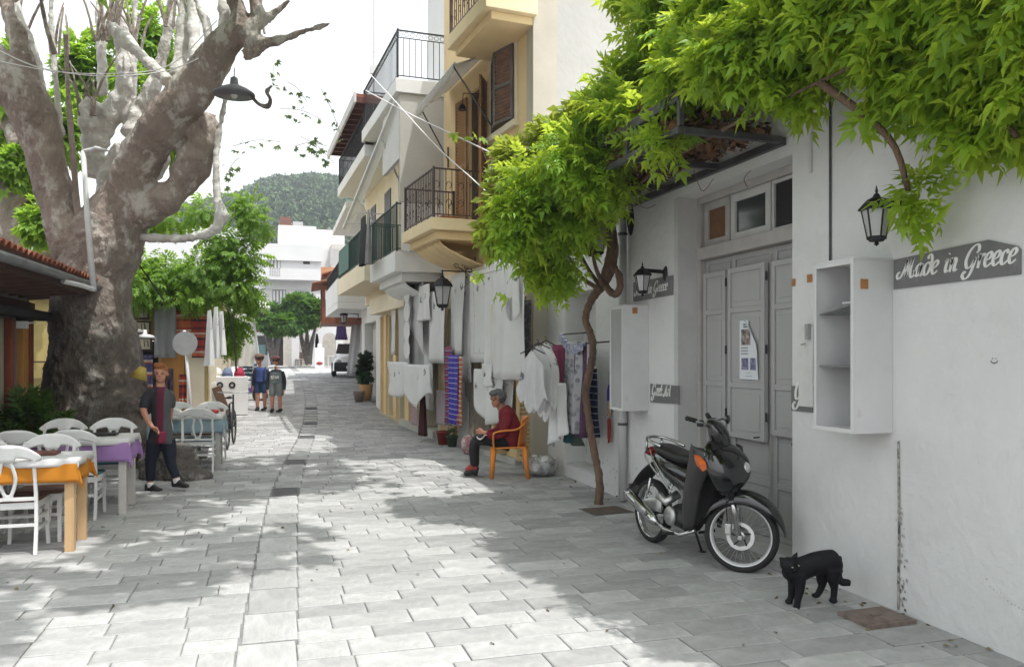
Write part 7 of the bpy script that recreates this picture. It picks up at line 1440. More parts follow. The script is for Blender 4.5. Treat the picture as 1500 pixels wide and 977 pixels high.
# ================================================================== TAVERN TABLES AND CHAIRS
m_pine = mat('pine', (.52, .34, .18), .6, var=.15, scale=3, bump=.15, stretch=(3, 3, .3)); m_wtab = mat('whitewashed_wood', (.50, .47, .44), .7, var=.1, scale=4, bump=.2); m_gtab = mat('grey_table', (.42, .41, .39), .7, var=.1, scale=4)
def cloth_mat(name, c): return mat(name, c, .85, var=.06, scale=4, bump=.25, bscale=160, transl=(c, .2))
m_cw = cloth_mat('white_cover', (.70, .69, .68))
def table(label, x0, x1, y0, y1, h, mw, cc, cname, clabel, wlabel, rz=0, drop=.24):
    cx, cy = (x0 + x1) / 2, (y0 + y1) / 2; t = thing('tavern_table', label, 'table', (cx, cy, 0), rz, 'tavern tables'); a, c_ = (x1 - x0) / 2, (y1 - y0) / 2
    MB().box(-a, a, -c_, c_, h - .035, h).build('tabletop', mw, t, bevel=.004)
    MB().box(-a + .09, a - .09, -c_ + .02, -c_ + .045, h - .13, h - .035).box(-a + .09, a - .09, c_ - .045, c_ - .02, h - .13, h - .035).box(-a + .02, -a + .045, -c_ + .09, c_ - .09, h - .13, h - .035).box(a - .045, a - .02, -c_ + .09, c_ - .09, h - .13, h - .035).build('apron', mw, t)
    for sx in (-1, 1):
        for sy in (-1, 1): MB().box(sx * (a - .055) - .038, sx * (a - .055) + .038, sy * (c_ - .055) - .038, sy * (c_ - .055) + .038, 0, h - .036).build('leg', mw, t, bevel=.004)
    def drape(name, m, ex, ey, th, z, lab, off=(0, 0), hem=.03, sd=0):
        A, Bq = a + .004 + th, c_ + .004 + th
        def f(u_, v_):
            x = (u_ - .5) * 2 * (a + ex) + off[0]; y = (v_ - .5) * 2 * (c_ + ey) + off[1]; zz = z
            ox = max(0, abs(x) - A); oy = max(0, abs(y) - Bq); fx = x; fy = y
            dr = max(ox, oy)
            if ox: fx = math.copysign(A + .012 + .16 * min(ox, oy) + .02 * math.sin(y * 14 + sd) * min(1, ox * 6), x)
            if oy: fy = math.copysign(Bq + .012 + .16 * min(ox, oy) + .02 * math.sin(x * 12 + sd) * min(1, oy * 6), y)
            if ox and oy: dr = max(ox, oy) + .35 * min(ox, oy)
            return (fx, fy, zz - dr)
        o = MB().sheet(f, 46, 34, .003).build(name, m, None, origin=False, smooth=True); o.location = (cx, cy, 0); o.rotation_euler = (0, 0, rz); return tag(o, lab, 'tablecloth', 'coloured tablecloths on the tavern tables' if name == 'tablecloth' else 'white top covers on the tavern tables')
    drape('tablecloth', cc, drop, drop, 0, h + .004, clabel, sd=1); drape('top_cover', m_cw, .10, .10, .008, h + .010, wlabel, off=(-.02, .02), sd=3)
    return t
table('pine table with an orange cloth nearest on the left', -2.95, -1.60, 7.86, 8.44, .80, m_pine, cloth_mat('orange_cloth2', (.60, .23, .02)), '', 'orange tablecloth hanging over the nearest table', 'white cover on the orange table', drop=.20)
table('pale table with a lilac cloth behind the orange one', -2.75, -1.45, 9.57, 10.25, .80, m_wtab, cloth_mat('lilac_cloth', (.38, .22, .48)), '', 'lilac tablecloth hanging over the second table', 'white cover on the lilac table')
table('grey table with a pale blue cloth beside the root', -1.66, -.68, 12.95, 13.65, .80, m_gtab, cloth_mat('sky_cloth', (.36, .48, .54)), '', 'pale blue tablecloth on the table by the root', 'white cover on the pale blue table', drop=.26)
m_cp = mat('chair_paint', (.66, .66, .65), .5, var=.05, scale=6, bump=.1, bscale=60, wear=((.38, .37, .35), 8, .64, .1)); m_rush = mat('brown_seat', (.13, .055, .04), .7, var=.2, scale=9); m_teal = mat('teal_seat', (.03, .13, .14), .7)
def tchair(label, group='white tavern chairs'):
    """origin at floor centre; the back is on the -y side"""
    t = thing('tavern_chair', label, 'chair', (0, 0, 0), 0, group)
    MB().box(-.21, .21, -.2, .2, .44, .465).build('seat', m_rush, t, bevel=.008)
    MB().box(-.22, .22, -.21, -.185, .385, .44).box(-.22, .22, .185, .21, .385, .44).box(-.22, -.195, -.185, .185, .385, .44).box(.195, .22, -.185, .185, .385, .44).build('seat_frame', m_cp, t)
    for sx in (-1, 1):
        b = MB(); b.tube(smooth_path([(sx * .215, -.27, 0), (sx * .212, -.225, .2), (sx * .21, -.215, .44), (sx * .205, -.235, .68), (sx * .2, -.27, .86)], 3), [(.019, .021)] * 13, 4, up=(1, 1, 0)); b.build('leg', m_cp, t)
        b = MB(); b.tube(smooth_path([(sx * .2, .19, .44), (sx * .2, .195, .2), (sx * .205, .21, 0)], 3), [(.026, .026)] * 3 + [(.02, .02)] * 4, 4, up=(1, 1, 0)); b.build('leg', m_cp, t)
        MB().beam((sx * .208, -.22, .2), (sx * .2, .195, .2), .016, .024).build('stretcher', m_cp, t); MB().beam((sx * .208, -.22, .3), (sx * .2, .195, .3), .016, .024).build('stretcher', m_cp, t)
    MB().beam((-.21, -.222, .25), (.21, -.222, .25), .016, .026).build('stretcher', m_cp, t); MB().beam((-.2, .197, .25), (.2, .197, .25), .016, .026).build('stretcher', m_cp, t)
    top = [(-.255, .80), (-.262, .835), (-.25, .865), (-.2, .90), (-.1, .932), (0, .94), (.1, .932), (.2, .90), (.25, .865), (.262, .835), (.255, .80), (.235, .79)]
    n = 28
    def crest(u_, v_):
        x = -.262 + .524 * u_; ax = abs(x); up_ = .94 - .11 * (ax / .262) ** 2.6 ; lo = .80 if ax > .2 else .80 + .035 * math.cos(ax / .2 * PI / 2) ** .6 if ax > .06 else .79
        if ax > .2: lo = .785 + (ax - .2) * .5
        z = lo + (up_ - lo) * v_; return (x, -.262 - .03 * (z - .8) / .14 - .03 * math.cos(x / .262 * PI / 2) - 0.0, z)
    MB().sheet(crest, n, 5, .02).build('crest_rail', m_cp, t, smooth=True)
    b = MB()
    for sx in (-1, 1): b.tube(smooth_path([(sx * .022, -.232, .50), (sx * .05, -.242, .58), (sx * .062, -.256, .66), (sx * .045, -.272, .75), (sx * .03, -.284, .81)], 4), [(.015, .009)] * 17, 6, up=(1, 0, 0))
    b.cbox((0, -.228, .49), (.075, .02, .05)); b.build('splat', m_cp, t)
    MB().beam((-.205, -.226, .475), (.205, -.226, .475), .018, .03).build('back_rail', m_cp, t); return t
ch0 = tchair('white chair with oval splat at the front of the orange table, nearest the viewer'); ch0.location = (-2.12, 8.10, 0); ch0.rotation_euler = (0, 0, 0)
def put(label, x, y, rz, seat=None):
    o = copy_thing(ch0, (x, y, 0), rz, label)
    if seat:
        for c_ in o.children:
            if c_.name.startswith('seat') and not c_.name.startswith('seat_frame'): c_.data = c_.data.copy(); c_.data.materials[0] = seat
    return o
put('white chair at the left front of the orange table, cut by the picture edge', -2.68, 8.12, .05)
put('white chair on the far side of the orange table facing the viewer', -2.02, 8.55, PI - .06)
put('white chair on the far side of the orange table at the left edge', -2.62, 8.58, PI + .08)
put('white chair pulled up to the front of the lilac table, right one', -1.92, 9.58, -.04, m_teal)
put('white chair pulled up to the front of the lilac table, left one', -2.46, 9.62, .05)
put('white chair behind the lilac table nearest the trunk', -1.78, 10.55, PI + .05, m_teal)
put('white chair behind the lilac table at its left', -2.36, 10.62, PI - .05)
put('white chair with teal seat in front of the blue table', -.98, 12.90, -.05, m_teal)
put('white chair in front of the blue table half behind the walking woman', -1.42, 12.95, .08, m_teal)
put('white chair behind the blue table at its right end', -.92, 13.95, PI - .1); put('white chair behind the blue table beside the trunk', -1.40, 14.0, PI + .1)
# menus on the tables, red thing on the blue table, yellow flowers
for i, (x, y, lb) in enumerate(((-1.95, 8.2, 'brown menu folder lying on the orange table'), (-1.75, 9.95, 'dark menu folder lying on the lilac table'))):
    o = MB().box(-.14, .14, -.1, .1, 0, .015).box(-.14, .14, -.1, .1, .017, .024).build('menu_folder', [m_rush, m_seat][i], None, origin=False, bevel=.002); o.location = (x, y, .816); tag(o, lb, 'menu')
o = MB().lathe([(.06, 0), (.07, .03), (.05, .05), (.001, .055)], 12).build('ashtray', mat('red_glass', (.4, .03, .03), .2, bump=0), None, smooth=True); o.location = (-.8, 13.3, .816); tag(o, 'small red dish at the right end of the pale blue table', 'dish')
p = G(300, 672); t = thing('flower_pot', 'small pot of yellow flowers beside the root under the blue table', 'plant pot', (p.x - .05, p.y + .1, 0)); MB().lathe([(.08, 0), (.11, .18), (.001, .16)], 12).build('pot', m_pipe, t, smooth=True)
C, D = blob_points([(tuple(t.location + Vector((0, 0, .27))), (.1, .1, .08), 1)], 60, 4, .2); leaf_cloud('foliage', m_fern, t, C, D, .09, T_LEAF, 4); C, D = blob_points([(tuple(t.location + Vector((0, 0, .33))), (.09, .09, .06), 1)], 26, 5, .2); leaf_cloud('flowers', mat('yellow_petals', (.6, .5, .05), .6, bump=0), t, C, D, .06, T_STAR, 5)
# ================================================================== FAR END: white house, square, hill
FW = Frame((3.55, 60), (-16, 60)); WB = Bd(bld('far_white_house', 'large flat roofed white house closing the far end of the street', FW), FW)
def wx_(px, py, out=0): return FW.hit(px, py, out)
m_fw = mat('bright_whitewash', (.56, .56, .56), .85, var=.03, scale=.5, bump=.3, bscale=6, wear=((.47, .47, .46), .7, .6, .15)); zg = .9
xr = 0; z_roof = wx_(400, 366)[1]; z_b = wx_(400, 412)[1]
_, zt = wx_(440, 362); WB.box('wall', m_fw, [(0, 18, -9, 0, zg - 1, zt)])
s0, z0 = wx_(465, 330); s1, _ = wx_(408, 330); WB.box('roof_room', m_fw, [(s0 - .0, s1, -7, -1.5, zt, wx_(440, 333, -1.5)[1] + .1)]); WB.box('parapet', m_fw, [(-.1, 5.2, -.001, .25, zt - 1.0, zt + .15)]); WB.box('roof_room', m_fw, [(5.5, 9, -6, -.3, zt, zt + 1.2)])
WB.box('water_tank', mat('rust_tank', (.14, .06, .045), .7), [(wx_(425, 330)[0] - .2, wx_(411, 330)[0], -6, -5, wx_(420, 333, -5)[1], wx_(420, 318, -5)[1])]); WB.box('water_tank', m_grey, [(wx_(448, 330)[0], wx_(432, 330)[0], -6, -5, wx_(440, 333, -5)[1], wx_(440, 325, -5)[1])])
sb0 = wx_(466, 410)[0]; sb1 = wx_(385, 410)[0]; zbt = wx_(430, 396)[1]; zbb = wx_(430, 412)[1]
WB.box('balcony_parapet', m_fw, [(sb0, sb1, 1.0, 1.15, zbb, zbt), (sb0, sb1, 0, 1.0, zbb, zbb + .15)]); WB.box('lower_band', m_fw, [(-.05, 18, .001, .08, zbb - .6, zbb)])
def fwin(px0, py0, px1, py1, shut=3, dark=False):
    a, z1 = wx_(px1, py0); c_, z0 = wx_(px0, py1); f = WB.box('window', m_dark if dark else mat('far_recess', (.2, .2, .2), .8), [(a, c_, .002, .03, z0, z1)], bevel=.01)
    if shut:
        n = shut
        for k in range(n):
            w_ = (c_ - a) / n; WB.box('shutter_leaf', m_pipe, [(a + k * w_ + .05, a + (k + 1) * w_ - .05, .03, .06, z0 + .05, z1 - .05)], parent=f)
fwin(396, 374, 411, 402); fwin(444, 376, 454, 387, 0, True); fwin(399, 425, 419, 446, 4); fwin(437, 427, 452, 441, 4); fwin(372, 366, 382, 386, 1); fwin(340, 372, 352, 400, 2)
b = WB.mb(); a, _ = wx_(410, 400); 
for i in range(5):
    for j in range(3): b.box(a + .15 * i, a + .09 + .15 * i, 1.15, 1.17, zbb + .25 + .2 * j, zbb + .37 + .2 * j)
WB.put(b, 'pierced_blocks', m_grey, kind='stuff')
b = WB.mb(); WB.box('dark_wall', m_dark, [(wx_(375, 500)[0] * 0 + wx_(440, 500)[0], wx_(376, 500)[0], .05, .3, zg, wx_(400, 492)[1])])  # dark ground floor wall behind the shop doors
for i, (pa, pb) in enumerate(((377, 389), (392, 404), (408, 420), (424, 436))): WB.box('shop_door', [mat('teal_door', (.06, .12, .12), .6), m_grey, mat('dark_wood', (.06, .035, .025)), m_greyl][i], [(wx_(pb, 520)[0], wx_(pa, 520)[0], .3, .36, zg, wx_(pa, 505)[1])])
# arches
m_arch = m_fw
for (pc, pw) in ((447, 8), (482, 9)):
    s_, _ = wx_(pc, 500, 2); r_ = pw * .05 * 1.0; b = MB(FW.M @ Matrix.Translation((s_, 2.0, 0))); zs_ = wx_(pc, 497, 2)[1]
    b.box(-r_ - .5, -r_, -.2, .2, zg, zs_).box(r_, r_ + .5, -.2, .2, zg, zs_)
    for k in range(8): t0, t1 = PI * k / 8, PI * (k + 1) / 8; b.add([(r_ * math.cos(t0), -.2, zs_ + r_ * math.sin(t0)), (r_ * math.cos(t1), -.2, zs_ + r_ * math.sin(t1)), ((r_ + .5) * math.cos(t1), -.2, zs_ + (r_ + .5) * math.sin(t1)), ((r_ + .5) * math.cos(t0), -.2, zs_ + (r_ + .5) * math.sin(t0)), (r_ * math.cos(t0), .2, zs_ + r_ * math.sin(t0)), (r_ * math.cos(t1), .2, zs_ + r_ * math.sin(t1)), ((r_ + .5) * math.cos(t1), .2, zs_ + (r_ + .5) * math.sin(t1)), ((r_ + .5) * math.cos(t0), .2, zs_ + (r_ + .5) * math.sin(t0))], [(0, 3, 2, 1), (4, 5, 6, 7), (0, 1, 5, 4), (3, 7, 6, 2)])
    WB.put(b, 'arch', m_arch)
WB.box('arch_wall', mat('dull_cream', (.45, .42, .38), .85), [(-2.5, 2.6, .8, .9, zg, 4.5)])  # wall behind the arches in one even, dull cream
# houses to the right of it, up the slope
FR2 = Frame((12, 66), (3.2, 66)); RB = Bd(bld('hillside_house', 'pale house with an orange terrace rail on the slope above the wooden balcony', FR2), FR2)
RB.box('wall', m_off, [(0, 9, -6, 0, 0, 8.4)]); RB.box('upper_wall', m_beige, [(0, 7.2, -6, -1.0, 8.4, 10.6)]); RB.box('terrace_rail', mat('orange_wood', (.42, .2, .1), .7), [(0, 8.6, .0, .1, 7.6, 8.6)]); RB.box('upper_block', m_off, [(6.0, 8.9, -7, -3, 8.4, 12.0)])
for s_ in (5.5, 6.6): RB.box('window', m_grey, [(s_, s_ + .7, -.999, -.97, 8.9, 10.2)])
RB.box('roof', m_tile, [(-.3, 9.2, -1, .6, 7.2, 7.35)])
# tree clump on the square
m_leafd = mat('square_leaves', (.05, .12, .02), .6, var=.25, attr=.4, transl=((.16, .32, .03), .35), bump=0)
for i, (px, py, rx, rz_, d, h_, lb, n) in enumerate(((450, 462, 34, 28, 52, 4, 'light green spreading tree on the far square', 3000), (400, 470, 26, 20, 50, 4, 'darker trimmed tree left of it on the far square', 1700), (540, 560, 0, 0, 0, 0, '', 0))):
    if not n: continue
    p = P(px, 520, d); t = thing('tree', lb, 'tree', (p.x, p.y, gz(p.y))); b = MB(); k = d / 1200
    for dx in (-12, 0, 12): b.tube(smooth_path([P(px + 2, 533, d), P(px + dx * .5, 505, d), P(px + dx * 1.2, py + 8, d)], 4), [.22, .2, .18, .17, .16, .13, .1, .08, .06], 7)
    b.build('trunk', m_barkd, t, world=True)
    its = [(px + R.uniform(-.8, .8) * rx, py + R.uniform(-.75, .6) * rz_, rx * .38, rz_ * .38, d + R.uniform(-2, 2)) for _ in range(14)]
    C, D = leafpts(its, n, 20 + i, .3); leaf_cloud('crown', m_leafd, t, C, D, .42, T_STAR, 30 + i)
# shrub in pot by the grey door, right
p = P(536, 566, 25.5); t = thing('potted_shrub', 'dark leafy shrub in an ochre pot against the low shop at the far right side', 'plant', (p.x, p.y, gz(p.y)))
MB().lathe([(.15, 0), (.22, .5), (.001, .48)], 12).build('pot', mat('ochre_pot', (.42, .25, .1), .8), t, smooth=True); C, D = blob_points([((p.x - .05, p.y, 1.0 + gz(p.y)), (.22, .3, .45), 1)], 300, 5, .3); leaf_cloud('foliage', mat('dark_leaves', (.02, .045, .015), .6, attr=.3, bump=0), t, C, D, .14, T_STAR, 5)
p = P(526, 572, 25); o = MB().lathe([(.12, 0), (.17, .3), (.17, .33), (.001, .31)], 12).build('plant_pot', m_rust, None, smooth=True); o.location = (p.x, p.y, gz(p.y)); tag(o, 'small brown pot at the foot of the dark shrub', 'plant pot')
# pale stall cloth and far tables
p = P(520, 545, 34); t = thing('stall_drape', 'tall grey-white drape hanging from the far shop awning over the car', 'drape', (p.x, p.y, gz(p.y)))
hh = P(520, 462, 34).z - gz(p.y); MB().sheet(lambda u_, v_: (-.35 + .7 * u_ + .25 * (1 - v_), .04 * math.sin(u_ * 16), hh - (hh - .1) * v_), 16, 6, .01).build('cloth', m_linen3, t, smooth=True)
p = P(500, 470, 33); o = garment(Frame((p.x + .6, p.y), (p.x - .6, p.y)), .6, 0, P(500, 478, 33).z, .5, .55, mat('violet_blouse', (.07, .04, .13), .85), 'hanging_blouse', 'violet blouse hanging above the parked car', 'blouse', taper=.7)
m_wp = mat('white_plastic', (.65, .65, .65), .45)
ft = None
for i, (px, lb) in enumerate(((460, 'far white table left of the white signboard'), (478, 'far white table right of the white signboard'), (488, 'far white table nearest the parked car'))):
    p = P(px, 534, 54); z_ = gz(p.y)
    if ft is None:
        ft = thing('white_table', lb, 'table', (p.x, p.y, z_), 0, 'white tables on the far square'); MB().box(-.4, .4, -.4, .4, .7, .74).build('tabletop', m_wp, ft)
        for x_, y_ in ((-.35, -.35), (.35, -.35), (-.35, .35), (.35, .35)): MB().box(x_ - .03, x_ + .03, y_ - .03, y_ + .03, 0, .7).build('leg', m_wp, ft)
    else: copy_thing(ft, (p.x, p.y, z_), 0, lb)
p = P(468, 533, 50); o = MB().box(-.28, .28, -.05, .05, 0, 1.25).box(-.12, .12, -.05, .05, 1.25, 1.5).build('signboard', m_wp, None, bevel=.02); o.location = (p.x, p.y, gz(p.y)); tag(o, 'white signboard standing on the far square', 'signboard'); q = MB().sph((0, -.06, .3), (.2, .02, .1), 10, 6).build('emblem', mat('red_plastic', (.25, .03, .03)), o); 
for i, (px, lb) in enumerate(((437, 'dark chair standing left on the far square'), (445, 'dark chair standing right on the far square'))):
    p = P(px, 534, 56); t = thing('chair', lb, 'chair', (p.x, p.y, gz(p.y)), 0, 'dark chairs on the far square'); MB().box(-.22, .22, -.22, .22, .42, .46).build('seat', m_woodd, t); MB().box(-.22, .22, .2, .23, .5, .95).build('backrest', m_woodd, t)
    for x_, y_ in ((-.2, -.2), (.2, -.2), (-.2, .2), (.2, .2)): MB().box(x_ - .02, x_ + .02, y_ - .02, y_ + .02, 0, .42).build('leg', m_woodd, t)
p = P(385, 503, 50); t = thing('stall', 'small red topped stall at the left of the far square', 'stall', (p.x, p.y, gz(p.y))); MB().box(-.7, .7, -.4, .4, 2.2, 2.5).build('canopy', mat('red_plastic', (.25, .03, .03)), t); MB().box(-.6, .3, -.3, .3, .0, .8).build('counter', m_grey, t)
for x_ in (-.6, .6): MB().box(x_ - .04, x_ + .04, -.3, -.22, .9, 2.2).build('post', m_grey, t)
# parked car facing the viewer
p = P(507, 550, 36.5); t = thing('parked_car', 'small white car with a black bumper parked at the far right side', 'car', (p.x + .2, p.y, gz(p.y)), -.06)
m_cpn = mat('car_white', (.62, .62, .62), .25, coat=.5, bump=0); 
def carsec(u_, v_):
    Y = -2 + 4 * u_; prof = [(-2, .55, .72), (-1.85, .62, .80), (-1.1, .95, .84), (-.75, 1.0, .84), (-.1, 1.45, .80), (1.2, 1.5, .80), (1.8, 1.2, .82), (2.0, .8, .78)]
    for (a, h1, w1), (c_, h2, w2) in zip(prof, prof[1:]):
        if Y <= c_: k = (Y - a) / (c_ - a); h_, w_ = h1 + (h2 - h1) * k, w1 + (w2 - w1) * k; break
    an = PI * v_; x = -math.cos(an); z = math.sin(an) ** .45; return (x * w_ * (1 - .16 * z * (h_ > 1.0)), Y, .25 + (h_ - .25) * z)
MB().sheet(carsec, 26, 18).build('body', m_cpn, t, smooth=True)
MB().tube([(-.74, -2.02, .42), (0, -2.12, .42), (.74, -2.02, .42)], [(.12, .2)] * 3, 8, up=(0, 1, 0)).build('bumper', m_tyre, t)
MB().add([(-.66, -.98, .98), (.66, -.98, .98), (.56, -.2, 1.42), (-.56, -.2, 1.42)], [(0, 1, 2, 3)]).build('windscreen', m_glass, t)
for sx in (-1, 1):
    MB().sph((sx * .58, -1.98, .66), (.13, .06, .08), 10, 6).build('headlight', mat('clear_lens', (.45, .45, .45)), t, smooth=True)
    for y_ in (-1.3, 1.3): MB(Matrix.Translation((sx * .74, y_, .3)) @ Matrix.Rotation(PI / 2, 4, 'Y')).lathe([(.001, -.09), (.28, -.09), (.3, 0), (.28, .09), (.001, .09)], 18).build('wheel', m_tyre, t)
MB().box(-.26, .26, -2.25, -2.235, .36, .47).build('number_plate', m_wp, t)
# lantern on the far low wall
lantern('small black lantern on the far white corner building', Frame((3.0, 28.5), (3.0, 31)), .5, .5, P(527, 462, 28.5).z, 1.2, arm='short')
# hill
m_hill = mat('hill_ground', (.24, .225, .19), .95, var=.3, scale=.05, bump=.6, bscale=.4, dist=1.5, wear=((.13, .15, .12), .05, .5, .1))
def hz(x, y):
    u_ = x / max(y, 1); k = 1.0 - .55 * max(0, min(1, (.0 - u_) / .35)) - .1 * max(0, u_ - .2); t = max(0, min(1, (y - 85) / 230)); t = t * t * (3 - 2 * t)
    return .9 + 57 * k * t * (1 + .05 * math.sin(x * .03 + 1) + .035 * math.sin(x * .11)) - .0006 * max(0, y - 330) ** 2
b = MB(); b.sheet(lambda u_, v_: (-260 + 620 * u_, 72 + 420 * v_, hz(-260 + 620 * u_, 72 + 420 * v_) + (noise.noise(Vector((u_ * 30, v_ * 22, 0))) * 2.5 if v_ > .05 else 0) - .3), 90, 60)
hill = b.build('hill', m_hill, None, origin=False, smooth=True, kind='structure')
g_ = np.random.RandomState(2); C = []; D = []
for i in range(2600):
    y = 95 + 240 * g_.rand() ** .8; x = (-.25 + .55 * g_.rand()) * y; t = noise.noise(Vector((x * .02, y * .03, 1)))
    if y < 190 and g_.rand() < .62: continue
    z = hz(x, y); r = (1.3 + 2.4 * g_.rand()) * (1 if y > 170 else .55); m = 60 if y > 170 else 24
    q = g_.normal(size=(m, 3)); q /= np.linalg.norm(q, axis=1)[:, None]; q[:, 2] = np.abs(q[:, 2]); C.append(np.array([x, y, z]) + q * r * np.array([1.1, 1.1, .85]) * (.8 + .25 * g_.rand(m))[:, None]); D.append(q + g_.normal(size=(m, 3)) * .6)
leaf_cloud('scrub', mat('hill_scrub', (.075, .125, .055), .8, var=.3, scale=.08, attr=.45, bump=0), hill, np.concatenate(C), np.concatenate(D), 1.1, T_TRI, 2)
b = MB()
for k in range(16):
    y = 88 + k * 5.5; 
    for j in range(7):
        x = (.02 + .045 * j) * y - 10 + 3 * math.sin(k * 3 + j); z = hz(x, y); b.beam((x - 4, y + math.sin(k + j), z + .3), (x + 4, y + math.sin(k * 2 + j), hz(x + 4, y) + .3), .6, 1.0)
b.build('terrace_walls', mat('dry_stone', (.23, .21, .18), .95, var=.3, scale=1.2, bump=.8), hill, kind='stuff')
# ================================================================== VINE
m_vine = mat('vine_leaf', (.13, .26, .025), .45, var=.2, scale=3, rnd=.35, transl=((.68, .82, .08), .52), bump=0, spec=.45)
m_vine2 = mat('vine_leaf_mass', (.13, .26, .025), .45, var=.2, scale=3, attr=.4, transl=((.68, .82, .08), .52), bump=0, spec=.45)
m_vw = mat('vine_wood', (.20, .125, .085), .9, scale=4, col2=(.10, .065, .05), bump=.9, bscale=24, dist=.02, stretch=(3, 3, .5))
def Vp(px, py, out): a, z = HN.hit(px, py, out); return HN.w(a, out, z)
base = G(875, 738); VT = thing('vine_tree', 'old twisted vine growing against the white house, its bright leaves covering the canopy', 'vine', base)
pts = [(877, 741, .40, .052), (878, 700, .40, .046), (868, 650, .41, .043), (861, 605, .42, .045), (858, 570, .43, .05), (866, 535, .42, .044), (868, 500, .42, .045), (858, 468, .42, .044), (866, 440, .41, .046), (880, 420, .40, .06), (892, 395, .38, .075), (897, 365, .36, .07), (895, 330, .36, .06), (905, 290, .36, .05), (930, 262, .34, .045)]
b = MB(); b.tube(smooth_path([Vp(x, y, o_) for x, y, o_, r in pts], 5), lerp_list([r for *_, r in pts], 5), 12)
b.tube(smooth_path([Vp(892, 385, .38), Vp(905, 400, .36), Vp(908, 420, .38), Vp(900, 432, .42), Vp(888, 420, .42)], 4), .042, 10)
b.sph(Vp(877, 746, .4), (.10, .10, .05), 12, 8)
b.build('trunk', m_vw, VT, world=True, mods=[remesh(.018, 2), displace(.035, .06)])
for q in (((880, 420, .42), (862, 395, .5), (845, 360, .62), (820, 300, .9)), ((884, 418, .42), (872, 390, .6), (868, 350, .7), (880, 300, .7)), ((880, 425, .44), (850, 405, .62), (835, 380, .8), (800, 350, 1.1)), ((905, 300, .4), (960, 250, .5), (1060, 190, .6), (1200, 120, .6), (1400, 30, .5)), ((905, 300, .4), (930, 200, .5), (960, 100, .5), (1050, 30, .5)), ((1200, 120, .6), (1300, 200, .4), (1330, 280, .3)), ((1250, 60, .5), (1400, 120, .3), (1490, 200, .3)), ((1100, 160, .6), (1180, 60, .5), (1300, -40, .4))):
    MB().tube(smooth_path([Vp(*k) for k in q], 5), lerp_list([.03, .022, .016, .01, .008][:len(q)], 5), 7).build('cane', m_vw, VT, world=True, smooth=True)
# blobs: px, py, rx, rz (px), out, depth radius m, weight
BL = [(770, 260, 44, 46, 1.35, .5), (815, 220, 50, 40, 1.2, .5), (745, 330, 30, 50, 1.5, .4), (785, 320, 44, 50, 1.15, .45), (850, 250, 50, 50, .95, .5), (775, 385, 30, 34, 1.1, .3), (830, 315, 34, 40, .9, .35), (800, 380, 26, 34, .95, .3), (860, 205, 34, 34, .8, .3), (895, 160, 24, 26, .6, .3), (925, 180, 40, 36, .7, .35), (950, 205, 26, 22, .9, .25), (870, 290, 22, 26, .7, .25), (785, 415, 12, 16, 1.0, .15), (735, 300, 24, 30, 1.6, .3),
  (905, 195, 26, 28, .7, .3), (885, 225, 26, 26, .9, .3), (935, 160, 30, 34, .6, .3), (925, 215, 26, 24, .8, .3),
  (940, 40, 44, 50, .35, .4), (975, 100, 50, 50, .45, .4), (1000, 30, 60, 50, .4, .4), (1040, 120, 60, 50, .6, .4), (1015, 165, 46, 30, .8, .35), (1090, 60, 70, 60, .55, .4), (1080, 160, 60, 34, .8, .35), (1160, 120, 60, 60, .6, .4), (1160, 200, 44, 34, .5, .3), (1200, 40, 70, 60, .5, .4), (1240, 150, 60, 50, .5, .35), (1290, 70, 70, 60, .5, .35), (1330, 160, 60, 50, .35, .3), (1330, 220, 44, 40, .3, .25), (1350, 300, 10, 44, .2, .1), (1380, 90, 70, 60, .4, .35), (1400, 200, 50, 50, .3, .25), (1440, 270, 40, 34, .22, .18), (1470, 150, 60, 60, .3, .3), (1490, 60, 60, 60, .4, .3), (1480, 245, 30, 50, .22, .18), (1150, -40, 90, 50, .5, .5), (1300, -50, 120, 60, .5, .5), (1450, -50, 100, 60, .5, .5), (1000, -50, 70, 50, .4, .4), (1390, 20, 40, 30, .5, .3), (1200, 225, 20, 18, .35, .15), (1550, 180, 60, 90, .3, .3), (1600, 40, 90, 120, .4, .4)]
blobs = []
BL = [((px + 24, py + 4, rx * .70, rz_ * .72, o_, dr * .7, w_) if i < 15 else (px, py - (58 + (22 if 1040 <= px <= 1300 and py > 90 else 0)) + (50 if (px, py) == (1350, 300) else 0) - (42 if px > 1180 and 60 < py < 290 else 0), rx * .9, rz_ * .85, o_, dr * .8, w_)) for i, (px, py, rx, rz_, o_, dr, w_) in enumerate([(*q, 1) for q in BL])]
for px, py, rx, rz_, o_, dr, w_ in BL:
    c = Vp(px, py, o_); d = (c - CAM).dot(Vector((S_, C_, 0))); blobs.append((c, (dr, rx / 1200 * d * 1.0, rz_ / 1200 * d), rx * rz_ * (d / 6) ** 1.2))
C, D = blob_points(blobs, 9500, 77, .2)
g_ = np.random.RandomState(8); D = D * .8 + g_.normal(size=D.shape) * .6 + np.array([-.45, -.25, -.2]); keep = (C[:, 0] < 3.93) | (C[:, 2] > 5.15); C, D = C[keep], D[keep]
dep = C[:, 0] * S_ + C[:, 1] * C_; pxs = 750 + 1200 * (C[:, 0] * C_ - C[:, 1] * S_) / dep; pys = 520 - 1200 * (C[:, 2] - 1.7) / dep
ok = (pys > -40) & (pxs < 1540) & (pxs > 600); score = np.where(ok, 6 / dep + (4.0 - C[:, 0]) * .9 + (pys > 0) * .3 + g_.rand(len(C)) * .35, -1); order = np.argsort(-score); near, rest = order[:300], order[300:]
LM = []
for sd_ in range(5):
    lm = bpy.data.meshes.new('leaf'); v_, f_ = compound([5, 4, 5, 3, 4][sd_], .42, .17, [.25, .1, .5, .3, -.1][sd_], sd_ + 5); lm.from_pydata([tuple(np.array(q) * [.25, .22, .27, .20, .24][sd_]) for q in v_], [], f_); lm.materials.append(m_vine); LM.append(lm)
